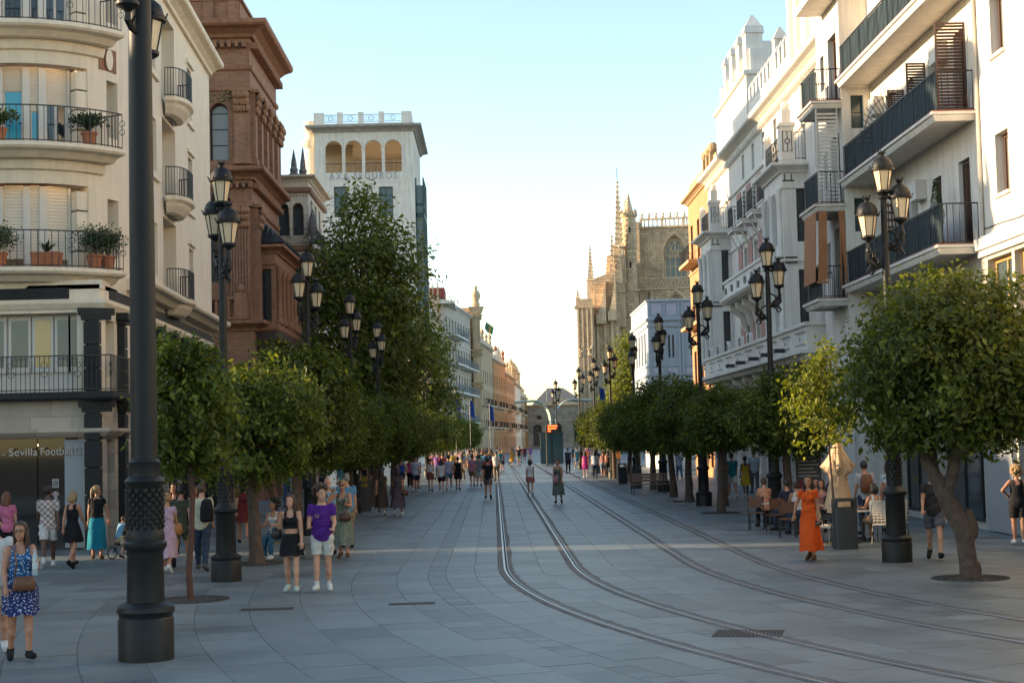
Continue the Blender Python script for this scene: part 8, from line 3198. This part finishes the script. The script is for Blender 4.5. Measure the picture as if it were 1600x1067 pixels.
SAGE, CREAM, PURPLE, OLIVE = C('sage_print', (0.17, 0.2, 0.16), 'spots', (0.1, 0.12, 0.09), 22, 0.35), C('cream_cotton', (0.5, 0.46, 0.33)), C('purple_cotton', (0.075, 0.018, 0.19)), C('olive_cotton', (0.06, 0.065, 0.04))
FLORAL = C('blue_floral', (0.02, 0.1, 0.26), 'spots', (0.55, 0.62, 0.7), 34, 0.34)
FLORALN = C('navy_floral', (0.02, 0.03, 0.11), 'spots', (0.5, 0.5, 0.6), 40, 0.32)
TEALP = C('teal_print', (0.01, 0.2, 0.28), 'spots', (0.02, 0.03, 0.05), 55, 0.28)
DIAM = C('diamond_print', (0.55, 0.5, 0.45), 'check', (0.13, 0.03, 0.05), 24, 0.26)
CAMO = C('camouflage', (0.1, 0.1, 0.065), 'spots', (0.04, 0.04, 0.03), 14, 0.5)
DKDRESS, DKDRESS2 = C('dark_brown_print', (0.05, 0.04, 0.035)), C('dark_lilac_print', (0.085, 0.065, 0.08), 'spots', (0.05, 0.04, 0.05), 30, 0.4)
SWHITE, SBLACK, STAN, SGREEN = C('white_shoe', (0.6, 0.6, 0.58)), C('black_shoe', (0.015, 0.014, 0.014)), C('tan_sandal', (0.12, 0.06, 0.03)), C('pale_green_shoe', (0.42, 0.5, 0.45))
LEATHER = mat('brown_leather', (0.14, 0.05, 0.02), 0.5, var=0.25, scale=7)
LEATHER2 = mat('dark_brown_leather', (0.07, 0.025, 0.015), 0.5, var=0.25, scale=7)

# --- left foreground
p1, J1 = person('woman in blue floral dress holding a water bottle in the left foreground', -6.05, 20.5, 205, 1.68, True, 'stroll', ('dress_tank', FLORAL), ('skirt', FLORALN, 0.36, 0.09), SBLACK, ('long', 'brown'), 'tan', 1.22, turn=-25,
                mods=dict(L=(8, 4), R=(-8, 10), aL=(18, 10, 92, 18), aR=(6, 12, 25, 4)), extras=('glasses',))
hw = wpos(p1, J1['wristL'] + J1['handL'] * 0.07)
t = thing('water_bottle', 'clear plastic water bottle held by the woman in the blue floral dress', 'bottle', (hw.x + 0.02, hw.y - 0.04, hw.z - 0.17))
link('bottle', MB().lathe([(0.0, 0), (0.032, 0.0), (0.035, 0.03), (0.035, 0.2), (0.03, 0.24), (0.014, 0.28), (0.014, 0.3)], 14).mesh('bottle'), glass('clear_plastic', (0.35, 0.4, 0.42), 0.1), t, smooth=40)
link('label', MB().lathe([(0.0362, 0.08), (0.0362, 0.16)], 14, cap=False).mesh('label'), mat('bottle_label', (0.5, 0.55, 0.6), 0.6), t, smooth=True)
link('cap', MB().lathe([(0.016, 0.295), (0.016, 0.32), (0.0, 0.322)], 10).mesh('cap'), mat('bottle_cap', (0.3, 0.4, 0.5), 0.5), t)
bw = wpos(p1, J1['hip'] + V3((-0.02, 0.2, 0.05)))
sh = wpos(p1, J1['shoulderR'] + V3((-0.05, 0.06, 0.06)))
bag('shoulder_bag', 'brown leather bag worn in front by the woman in blue floral dress', (bw.x, bw.y, bw.z), p1.rotation_euler.z, 0.28, 0.18, 0.1, LEATHER, [(bw.x - 0.12, bw.y, bw.z + 0.08), (bw.x * 0.5 + sh.x * 0.5, bw.y * 0.5 + sh.y * 0.5 - 0.09, (bw.z + sh.z) / 2), (sh.x, sh.y, sh.z + 0.02)])
person('person in white shirt and white trainers cut off by the left picture edge', -6.58, 21.2, 195, 1.75, False, 'stroll2', ('tee', WHT), ('shorts', CREAM), SWHITE, ('short', 'brown'), 'fair')
person('woman with long auburn hair in a pink top at the shop window', -11.0, 36.3, 20, 1.66, True, 'stand', ('tee', PINKC), ('pants', BLK), SBLACK, ('long', 'auburn'), 'fair', turn=-35)
person('man in diamond pattern shirt and white shorts', -10.02, 36.1, 15, 1.8, False, 'walk2', ('shirt', DIAM), ('shorts', WHT), SWHITE, ('short', 'black'), 'dark', socks=True, turn=-40)
person('blonde woman in a short black dress and chunky sandals', -9.45, 36.0, -15, 1.66, True, 'walk', ('dress_tank', BLK), ('skirt', BLK, 0.33, 0.06), SBLACK, ('bob', 'blonde'), 'tan')
person('woman in black top and long teal printed skirt with ponytail', -9.55, 38.6, 10, 1.7, True, 'stand', ('blouse', BLK), ('skirt', TEALP, 0.7, 0.06), STAN, ('pony', 'blonde'), 'tan', turn=-70, mods=dict(L=(4, 4), R=(-2, 3), aL=(4, 8, 12, 0), aR=(6, 20, 8, 0)))
pc, Jc = person('small child in light blue top riding a balance bike', -9.05, 38.7, -40, 1.0, False, 'bike', ('tee', LBLUE), ('shorts', CREAM), SBLACK, ('short', 'brown'), 'fair', voxel=0.0125)
t = thing('balance_bike', "child's small black balance bike ridden by the toddler", 'bicycle', (-9.05, 38.7, 0), rad(-40))
for yy in (-0.2, 0.33):
    w_ = link('wheel', MB().tube([(0, yy + 0.13 * math.cos(a), 0.145 + 0.13 * math.sin(a)) for a in [2 * PI * i / 18 for i in range(18)]], 0.018, 6, closed=True).mesh('wheel'), M_IRON, t, smooth=True)
    mb = MB()
    for q in range(4):
        a = PI * q / 4
        mb.tube([(0, yy - 0.12 * math.cos(a), 0.145 - 0.12 * math.sin(a)), (0, yy + 0.12 * math.cos(a), 0.145 + 0.12 * math.sin(a))], 0.005, 4)
    link('spokes', mb.mesh('spokes'), M_GREYW2, w_)
link('frame', MB().tube([(0, -0.2, 0.145), (0, -0.05, 0.32), (0, 0.24, 0.4), (0, 0.33, 0.145)], 0.014, 6).mesh('frame'), M_IRON, t)
link('saddle', MB().ball((0, -0.06, 0.36), 0.05, 0.1, 0.025).mesh('saddle'), M_IRON, t)
link('handlebar', MB().tube([(0, 0.24, 0.4), (0, 0.2, 0.52)], 0.012, 6).tube([(-0.17, 0.18, 0.52), (0.17, 0.18, 0.52)], 0.013, 6).mesh('handlebar'), M_IRON, t)
pl, Jl = person('woman in lilac print dress with blonde hair tied up, walking away', -6.92, 33.9, 0, 1.63, True, 'walk', ('dress_tee', LILAC), ('skirt', LILAC, 0.58, 0.05), SWHITE, ('bun', 'blonde'), 'tan', 1.12)
bp_ = wpos(pl, J1['hip'] * 0 + V3((0.2, 0.02, 0.92)))
bag('shoulder_bag', 'tan shoulder bag hanging beside the woman in the lilac dress', tuple(bp_), 0.4, 0.26, 0.24, 0.1, mat('tan_leather', (0.3, 0.12, 0.03), 0.5, var=0.2), [(bp_.x, bp_.y, bp_.z + 0.1), (bp_.x - 0.03, bp_.y - 0.06, 1.2), (bp_.x - 0.08, bp_.y - 0.02, 1.38)])
person('man in camouflage shorts mostly hidden behind the woman in lilac', -6.95, 35.6, 0, 1.74, False, 'walk2', ('tee', OLIVE), ('shorts', CAMO), SBLACK, ('short', 'black'), 'tan')
person('woman in blue crop top and pale trousers coming forward', -7.15, 38.4, 180, 1.66, True, 'walk', ('crop', C('bright_blue_cotton', (0.02, 0.16, 0.38))), ('pants', C('pale_trouser', (0.4, 0.38, 0.42))), SWHITE, ('long', 'brown'), 'tan')
person('dark haired person in olive vest behind the big lamp post', -7.75, 38.9, 170, 1.7, True, 'stroll', ('tank', OLIVE), ('pants', BLK), SBLACK, ('long', 'black'), 'tan')
pm, Jm = person('man in cream shirt and dark jeans seen from behind', -6.25, 34.2, 0, 1.78, False, 'stroll', ('shirt', CREAM), ('pants', DENIM), C('black_white_trainer', (0.08, 0.08, 0.08)), ('short', 'brown'), 'fair', 1.05)
t = thing('backpack', 'black backpack slung on the shoulder of the man in cream shirt', 'backpack', (-6.1, 34.0, 1.28))
mb = MB()
mb.add(*ring_loft([(V3((0, 0, -0.24)), V3((0.1, 0, 0)), V3((0, 0.06, 0))), (V3((0, 0, -0.2)), V3((0.145, 0, 0)), V3((0, 0.1, 0))), (V3((0, 0, 0.05)), V3((0.14, 0, 0)), V3((0, 0.1, 0))), (V3((0, 0, 0.2)), V3((0.11, 0, 0)), V3((0, 0.075, 0))), (V3((0, 0, 0.25)), V3((0.05, 0, 0)), V3((0, 0.03, 0)))], 16))
link('pouch', mb.mesh('pouch'), BLK, t, smooth=50)
link('pocket', MB().box(-0.1, 0.1, -0.13, -0.08, -0.18, 0.02).mesh('pocket'), BLK, t)
link('strap', MB().tube([(0.03, 0.05, 0.22), (0.05, 0.2, 0.24), (0.05, 0.3, 0.1), (0.06, 0.28, -0.15)], 0.016, 5).mesh('strap'), BLK, t)
person('woman in short maroon dress walking away under the trees', -6.75, 43.0, 10, 1.62, True, 'walk', ('dress_tee', MAROON), ('skirt', MAROON, 0.3, 0.06), SBLACK, ('bob', 'black'), 'tan')
person('curly haired woman in white top and jeans seated on the stone bench', -5.1, 37.2, 160, 1.66, True, 'sit', ('tank', WHT), ('pants', C('blue_jeans', (0.03, 0.1, 0.17))), SWHITE, ('curly', 'black'), 'tan', seat=0.47, turn=-40)
pw, Jw = person('woman in black crop top and black skirt strolling toward the camera', -3.66, 28.75, 178, 1.68, True, 'stroll', ('crop', BLK), ('skirt', BLK, 0.28, 0.05), SGREEN, ('long', 'brown'), 'fair', turn=-15, mods=dict(L=(9, 5), R=(-8, 14), aL=(2, 8, 12, 0), aR=(20, 12, 120, 20)))
bag('shoulder_bag', 'black bag at the elbow of the woman in black crop top', tuple(wpos(pw, V3((0.27, -0.08, 1.06)))), 0.3, 0.2, 0.2, 0.1, mat('black_leather', (0.015, 0.013, 0.013), 0.4), [tuple(wpos(pw, V3((0.24, -0.08, 1.14)))), tuple(wpos(pw, V3((0.2, -0.06, 1.3)))), tuple(wpos(pw, V3((0.15, -0.02, 1.44))))])
pp, Jp = person('man in purple tee and white shorts strolling toward the camera', -3.12, 28.85, 182, 1.8, False, 'stroll2', ('tee', PURPLE), ('shorts', C('off_white_cotton', (0.5, 0.5, 0.47))), SWHITE, ('curly', 'brown'), 'fair', 1.06, turn=35, mods=dict(L=(-6, 9), R=(8, 5), aL=(6, 10, 62, 6), aR=(8, 10, 68, 8)), socks=True)
mb = MB()
for s in (-1, 1):
    mb.tube([(0.075 * 1 + s * 0.03, 0.148, 1.38), (0.075 + s * 0.034, 0.152, 1.35), (0.075, 0.155, 1.32)], 0.005, 4)
mb.tube([(0.06, 0.153, 1.37), (0.09, 0.153, 1.37)], 0.004, 4)
link('chest_emblem', mb.mesh('chest_emblem'), mat('gold_print', (0.5, 0.35, 0.12), 0.6), pp)
pg, Jg = person('woman in sage print dress shading her eyes and holding a phone', -3.5, 36.9, 175, 1.72, True, 'phone', ('dress_tank', SAGE), ('skirt', SAGE, 0.66, 0.08), STAN, ('bun', 'blonde'), 'tan', 1.1, extras=('shades',), mods=dict(L=(8, 4), R=(-6, 8), aL=(16, 10, 88, 20), aR=(35, 42, 138, 42)))
q = wpos(pg, J1['hip'] * 0 + Jg['wristL'] + Jg['handL'] * 0.1)
t = thing('mobile_phone', 'black mobile phone in the hand of the woman in sage dress', 'phone', (q.x, q.y, q.z + 0.02))
link('case', MB().box(-0.037, 0.037, -0.006, 0.006, -0.07, 0.07).mesh('case'), M_IRON, t)
bag('shoulder_bag', 'brown leather bag at the hip of the woman in sage dress', tuple(wpos(pg, V3((-0.08, 0.2, 0.95)))), 0.1, 0.28, 0.18, 0.09, LEATHER2, [tuple(wpos(pg, V3((-0.08, 0.2, 1.03)))), tuple(wpos(pg, V3((0.02, 0.19, 1.25)))), tuple(wpos(pg, V3((0.13, 0.04, 1.5))))])
person('man in blue shirt half hidden behind the man in purple', -3.95, 37.8, 190, 1.78, False, 'walk', ('tee', LBLUE), ('shorts', C('blue_short', (0.04, 0.12, 0.2))), SBLACK, ('bald', 'grey'), 'fair', 1.1)
person('man in blue tee with his back turned behind the couple', -3.75, 40.5, 10, 1.8, False, 'stand', ('tee', C('faded_blue', (0.1, 0.24, 0.4))), ('shorts', KHAKI), SBLACK, ('short', 'grey'), 'fair', 1.12)
pa, Ja = person('woman in long dark brown dress walking away, left of a pair', -4.05, 57.2, 5, 1.66, True, 'walk', ('dress_tee', DKDRESS), ('skirt', DKDRESS, 0.62, 0.1), SWHITE, ('long', 'black'), 'tan')
person('woman in long dusky lilac dress walking away, right of a pair', -3.45, 56.9, -5, 1.68, True, 'walk2', ('dress_tee', DKDRESS2), ('skirt', DKDRESS2, 0.62, 0.16), SWHITE, ('long', 'black'), 'tan')
bag('shoulder_bag', 'small brown bag beside the woman in the dusky lilac dress', (-3.2, 56.8, 0.82), 0.3, 0.24, 0.2, 0.1, LEATHER2, [(-3.2, 56.8, 0.9), (-3.3, 56.8, 1.2), (-3.42, 56.85, 1.45)])

# --- middle distance, walking along the street
mid = [
    ('man in teal tee standing beside the litter bin on the left', (536, 788), 10, 1.78, 0, 'stand', ('tee', C('sea_tee', (0.12, 0.35, 0.4))), ('shorts', KHAKI), 'short', 'black', 'tan'),
    ('woman in mustard trousers under the left trees', (570, 775), 170, 1.66, 1, 'stand', ('tank', BLK), ('pants', YELLOW), 'long', 'brown', 'tan'),
    ('person in bright blue shirt deep under the left trees', (578, 765), 10, 1.74, 0, 'stroll', ('tee', C('sky_tee', (0.1, 0.35, 0.6))), ('pants', DENIM), 'short', 'brown', 'fair'),
    ('man in dark suit jacket under the left trees', (588, 775), 5, 1.8, 0, 'walk', ('long', BLK), ('pants', GREYC), 'short', 'black', 'tan'),
    ('man in blue vest and white cap near the left trees', (628, 768), 170, 1.76, 0, 'walk', ('tank', C('royal_vest', (0.03, 0.09, 0.3))), ('shorts', BLK), 'short', 'brown', 'tan'),
    ('woman in pink top beside the stout man in pale tee', (641, 762), 5, 1.68, 1, 'walk', ('tee', C('hot_pink', (0.5, 0.1, 0.3))), ('pants', BLK), 'long', 'brown', 'fair'),
    ('stout man in pale blue tee and dark shorts walking away', (650, 769), 0, 1.8, 0, 'walk2', ('tee', C('pale_blue_tee', (0.35, 0.4, 0.5))), ('shorts', NAVY), 'short', 'grey', 'fair'),
    ('woman in white top and rust skirt with a crossbody strap', (673, 768), -5, 1.65, 1, 'stroll', ('tank', WHT), ('skirt', C('rust_skirt', (0.17, 0.06, 0.04)), 0.3, 0.03), 'pony', 'brown', 'fair'),
    ('woman in white tee and black shorts with long dark hair', (690, 771), 0, 1.66, 1, 'walk', ('tee', WHT), ('shorts', BLK), 'long', 'black', 'fair'),
    ('man in lavender tee and blue denim shorts', (702, 766), 0, 1.8, 0, 'walk2', ('tee', C('lavender_tee', (0.36, 0.36, 0.48))), ('shorts', LDEN), 'short', 'black', 'fair'),
    ('woman in loose black dress with a bare shoulder walking away', (716, 766), -5, 1.68, 1, 'stroll', ('dress_tee', BLK), ('skirt', BLK, 0.34, 0.06), 'bun', 'brown', 'tan'),
    ('man in mint green tee and black trousers in the avenue', (750, 748), 0, 1.8, 0, 'stroll', ('tee', GREENC), ('pants', BLK), 'short', 'black', 'tan'),
    ('man in black tee and khaki shorts beside the left rail', (763, 780), 0, 1.78, 0, 'walk', ('tee', BLK), ('shorts', C('dusky_khaki', (0.16, 0.12, 0.1))), 'short', 'black', 'tan'),
    ('girl in white top and coral skirt walking on the tram track', (829, 774), 0, 1.6, 1, 'walk', ('tee', WHT), ('skirt', C('coral_skirt', (0.3, 0.09, 0.08)), 0.27, 0.06), 'bob', 'black', 'tan'),
    ('woman in green sundress with a pink cloth between the tracks', (873, 787), 172, 1.7, 1, 'stroll2', ('dress_tank', C('green_sundress', (0.1, 0.14, 0.12), 'spots', (0.05, 0.06, 0.05), 20, 0.4)), ('skirt', C('green_sundress', (0.1, 0.14, 0.12)), 0.6, 0.1), 'bun', 'brown', 'tan'),
    ('woman in orange dress coming along the far avenue', (800, 727), 175, 1.68, 1, 'walk', ('dress_tank', YELLOW), ('skirt', C('amber_dress', (0.5, 0.22, 0.02)), 0.55, 0.05), 'long', 'brown', 'tan'),
    ('man in black tee and pale shorts, far avenue', (811, 728), 175, 1.8, 0, 'stand', ('tee', BLK), ('shorts', C('pale_green_short', (0.25, 0.32, 0.28))), 'short', 'black', 'tan'),
    ('man in plum tee beside the one in black, far avenue', (820, 723), 175, 1.8, 0, 'walk', ('tee', C('plum_tee', (0.14, 0.03, 0.06))), ('shorts', GREYC), 'short', 'brown', 'tan'),
    ('woman in red striped top left of the tram shelter', (829, 722), 170, 1.68, 1, 'stand', ('tee', C('red_striped', (0.4, 0.1, 0.1))), ('shorts', BLK), 'bob', 'brown', 'fair'),
    ('man in dark blue tee and black trousers by the tram signal', (888, 739), 5, 1.78, 0, 'stand', ('tee', NAVY), ('pants', BLK), 'short', 'brown', 'tan'),
    ('person in turquoise top stooping by the tram signal', (902, 733), 20, 1.7, 0, 'stroll', ('tee', C('turquoise_tee', (0.03, 0.22, 0.34))), ('shorts', LDEN), 'short', 'black', 'tan'),
    ('woman in magenta dress with a dark bag by the tram signal', (915, 746), 0, 1.62, 1, 'stand', ('dress_tee', MAGENTA), ('skirt', MAGENTA, 0.34, 0.04), 'long', 'black', 'tan'),
    ('woman in pale blue shirt and dark jeans by the tram signal', (930, 748), 0, 1.7, 1, 'stand', ('shirt', C('pale_sky_shirt', (0.4, 0.46, 0.55))), ('pants', DENIM), 'long', 'black', 'fair'),
    ('woman in pink vest and denim shorts near the right trees', (943, 746), 10, 1.64, 1, 'stand', ('tank', C('rose_vest', (0.4, 0.2, 0.2))), ('shorts', LDEN), 'bun', 'black', 'tan'),
    ('person in brown vest and black trousers near the right trees', (951, 746), 0, 1.68, 1, 'stand', ('tank', BROWNC), ('pants', BLK), 'long', 'black', 'tan'),
    ('person in white top and jeans between the right tree trunks', (1062, 752), 10, 1.7, 1, 'stroll', ('shirt', C('blue_white_print', (0.4, 0.42, 0.5), 'spots', (0.2, 0.25, 0.4), 14, 0.4)), ('pants', LDEN), 'short', 'black', 'tan'),
    ('woman in pink blouse and brown trousers before the palace', (1130, 781), 5, 1.66, 1, 'walk', ('tee', C('dusty_pink', (0.4, 0.26, 0.24))), ('pants', BROWNC), 'bob', 'black', 'tan'),
    ('man in teal tee and white shorts holding hands with a woman', (1145, 780), 0, 1.8, 0, 'walk', ('tee', TEAL), ('shorts', WHT), 'short', 'black', 'tan'),
    ('woman in mustard dress holding hands with the man in teal', (1166, 779), 0, 1.66, 1, 'walk2', ('dress_tank', YELLOW), ('skirt', YELLOW, 0.36, 0.06), 'bun', 'black', 'dark'),
    ('man in pale blue shirt and grey trousers ahead of the couple', (1180, 772), 0, 1.82, 0, 'stroll', ('shirt', C('ice_shirt', (0.4, 0.44, 0.48))), ('pants', GREYC), 'short', 'black', 'fair'),
]


def ground_at(px, py):
    """Where the sight line through a picture point meets the pavement."""
    d = cam.matrix_world.to_3x3() @ V3(((px - 800) / 2500, (533.5 - py) / 2500, -1))
    t_ = -CAM_H / d.z
    return d.x * t_, d.y * t_


for (lab, px, fc, hh, fem, ps, tp_, bt, hst, hcol, sk) in mid:
    gx, gy = ground_at(*px)
    p_, Jx = person(lab, gx, gy, fc, hh, bool(fem), ps, tp_, bt, SWHITE if len(lab) % 2 else SBLACK, (hst, hcol), sk, 1.12 if 'stout' in lab else 1.0, extras=('cap',) if 'cap near' in lab else ())
    if 'pink cloth' in lab:
        bag('cloth_bundle', 'pink cloth bundle carried by the woman in the green sundress', tuple(wpos(p_, V3((0.08, 0.22, 0.98)))), 0.2, 0.24, 0.3, 0.12, C('pale_pink_cloth', (0.4, 0.2, 0.24)))

# --- cafe guests and right foreground
po, Jo = person('woman in long orange dress walking past the cafe', 6.42, 32.85, 150, 1.68, True, 'walk', ('dress_tee', ORANGEC), ('skirt', ORANGEC, 0.74, 0.09), STAN, ('long', 'black'), 'tan', 1.1, turn=18, extras=('necklace',), mods=dict(L=(10, 5), R=(-11, 16), aL=(-4, 8, 14, 0), aR=(-12, 30, 18, 0)))
q = wpos(po, Jo['wristL'] + Jo['handL'] * 0.1)
t = thing('purse', 'small black purse in the hand of the woman in orange', 'purse', (q.x, q.y, q.z - 0.03))
link('pouch', MB().frustum(0, 0, -0.05, 0.05, 0.07, 0.02, 0.065, 0.012).mesh('pouch'), M_IRON, t)
person('man in charcoal tee and grey shorts behind the leaning tree', 8.85, 32.4, 165, 1.8, False, 'walk', ('tee', C('charcoal_tee', (0.035, 0.035, 0.035))), ('shorts', C('slate_short', (0.1, 0.105, 0.13))), SBLACK, ('short', 'brown'), 'fair', 1.06, turn=40)
person('woman in black vest top with hand on hip at the right edge', 11.7, 35.9, -10, 1.68, True, 'stand', ('tank', BLK), ('shorts', BLK), SWHITE, ('curly', 'blonde'), 'tan', 1.15, mods=dict(L=(3, 4), R=(-3, 3), aL=(-20, 42, 75, 45), aR=(0, 8, 12, 0)))
guests = [('cafe guest in white vest with dark hair facing away beside the parasol', 9.0, 38.0, 20, 1, ('tank', WHT), ('shorts', C('tan_short', (0.3, 0.2, 0.13))), 'bob', 'black', 'tan'),
          ('seated woman in dark top in profile right of the woman in orange', 8.15, 39.3, -80, 1, ('tee', BLK), ('pants', DENIM), 'bob', 'black', 'tan'),
          ('seated cafe guest in white top with sunglasses on her head', 7.72, 41.0, 10, 1, ('tank', WHT), ('pants', DENIM), 'bun', 'brown', 'tan'),
          ('seated cafe guest in navy top beside the slim tree', 7.8, 42.8, 30, 0, ('tee', NAVY), ('pants', DENIM), 'short', 'black', 'tan'),
          ('seated cafe guest in peach top behind the left brown chair', 7.5, 44.7, 5, 1, ('tee', C('peach_tee', (0.5, 0.24, 0.15))), ('pants', BLK), 'short', 'brown', 'fair'),
          ('seated cafe guest in white facing the street beyond the slim trunk', 8.75, 43.6, 150, 1, ('tee', WHT), ('pants', DENIM), 'long', 'black', 'tan'),
          ('seated cafe guest in rose top facing the camera', 8.6, 42.3, 165, 1, ('tank', C('rose_top', (0.35, 0.17, 0.15))), ('pants', BLK), 'long', 'brown', 'tan')]
for lab, gx, gy, fc, fem, tp_, bt, hst, hcol, sk in guests:
    person(lab, gx, gy, fc, 1.68, bool(fem), 'sit', tp_, bt, SBLACK, (hst, hcol), sk, 1.05, seat=0.46, voxel=0.018)
pb, Jb = person('standing man in pale shirt behind the parasol', 9.3, 40.3, 5, 1.8, False, 'stand', ('shirt', C('pale_grey_shirt', (0.4, 0.4, 0.42))), ('pants', DENIM), SBLACK, ('short', 'black'), 'tan')
bag('backpack', 'brown backpack on the man in pale shirt behind the parasol', (9.3, 40.12, 1.3), 0.0, 0.32, 0.46, 0.2, LEATHER)
person('woman in blue and white floral dress behind the cafe tables', 9.95, 40.3, 5, 1.7, True, 'stand', ('dress_tee', C('white_floral', (0.5, 0.55, 0.58), 'spots', (0.04, 0.15, 0.25), 13, 0.42)), ('skirt', MATS['white_floral'], 0.5, 0.06), STAN, ('long', 'black'), 'tan')
person('person in pale top standing behind the nearest right lamp', 10.2, 41.5, 10, 1.72, True, 'stand', ('tee', C('pale_ice_top', (0.4, 0.46, 0.5))), ('pants', BROWNC), SBLACK, ('bob', 'brown'), 'fair')

# --- far crowd: a few figures copied with their own clothes
TOPC = dict(white=(0.5, 0.5, 0.5), blue=(0.1, 0.25, 0.45), sky=(0.22, 0.4, 0.5), black=(0.015, 0.015, 0.017), red=(0.35, 0.05, 0.04), grey=(0.17, 0.17, 0.19), pink=(0.42, 0.18, 0.25), teal=(0.03, 0.2, 0.22), navy=(0.02, 0.035, 0.09), orange=(0.5, 0.18, 0.04), green=(0.06, 0.22, 0.1), beige=(0.4, 0.33, 0.24), violet=(0.2, 0.09, 0.3), yellow=(0.5, 0.38, 0.08))
BOTC = dict(black=(0.015, 0.015, 0.017), denim=(0.07, 0.12, 0.2), khaki=(0.2, 0.15, 0.1), white=(0.45, 0.45, 0.43), grey=(0.12, 0.12, 0.13), rust=(0.18, 0.06, 0.04))
protos = [person('walker proto', 0, 140, 0, 1.76, False, 'walk', ('tee', WHT), ('shorts', BLK), SBLACK, ('short', 'black'), 'tan', voxel=0.036)[0],
          person('walker proto', 0, 140, 0, 1.66, True, 'walk2', ('tee', WHT), ('pants', BLK), SWHITE, ('long', 'brown'), 'fair', voxel=0.036)[0],
          person('walker proto', 0, 140, 0, 1.64, True, 'stroll', ('tank', WHT), ('shorts', BLK), SBLACK, ('bun', 'blonde'), 'tan', voxel=0.036)[0],
          person('walker proto', 0, 140, 0, 1.8, False, 'stroll2', ('shirt', WHT), ('pants', BLK), SBLACK, ('short', 'brown'), 'fair', voxel=0.036)[0]]
combos = [(a, b) for a in TOPC for b in BOTC]
rr = random.Random(12)
rr.shuffle(combos)
spots = []
for i in range(56):
    spots.append((rr.uniform(-4.2, 0.6), 82 + 75 * rr.random() ** 0.8, rr.choice([0, 0, 0, 180, 10, -15])))
for i in range(10):
    spots.append((rr.uniform(-4.0, 4.0), rr.uniform(150, 185), rr.choice([0, 180])))
for i in range(8):
    spots.append((rr.uniform(6.6, 10.5), rr.uniform(115, 175), rr.choice([0, 180, 30])))
for i in range(5):
    spots.append((rr.uniform(-9, -6.4), rr.uniform(60, 90), rr.choice([0, 180])))
kinds = ['man in %s tee and %s shorts', 'woman in %s tee and %s trousers', 'woman in %s vest and %s shorts', 'man in %s shirt and %s trousers']
for i, (gx, gy, fc) in enumerate(spots):
    q = i % 4
    a, b = combos[i]
    src = protos[q]
    o = src.copy()
    COL.objects.link(o)
    o.location = (gx, gy, 0)
    o.rotation_euler = (0, 0, rad(fc + rr.uniform(-12, 12)))
    where = ' in the far crowd on the left' if i < 56 else ' near the tram stop' if i < 66 else ' beneath the right hand trees far off' if i < 74 else ' half hidden behind the left tree row'
    tag(o, 'small distant ' + kinds[q] % (a, b) + where, 'person', 'far crowd of walkers')
    for ch in src.children:
        c = ch.copy()
        COL.objects.link(c)
        c.parent = o
        st = ch.name.split('.')[0]
        if st in ('shirt', 'vest', 'shorts', 'trousers'):
            c.data = ch.data.copy()
            c.data.materials.clear()
            c.data.materials.append(cloth('crowd_top_' + a, TOPC[a]) if st in ('shirt', 'vest') else cloth('crowd_bottom_' + b, BOTC[b]))
for o in protos:
    for ch in list(o.children):
        bpy.data.objects.remove(ch)
    bpy.data.objects.remove(o)
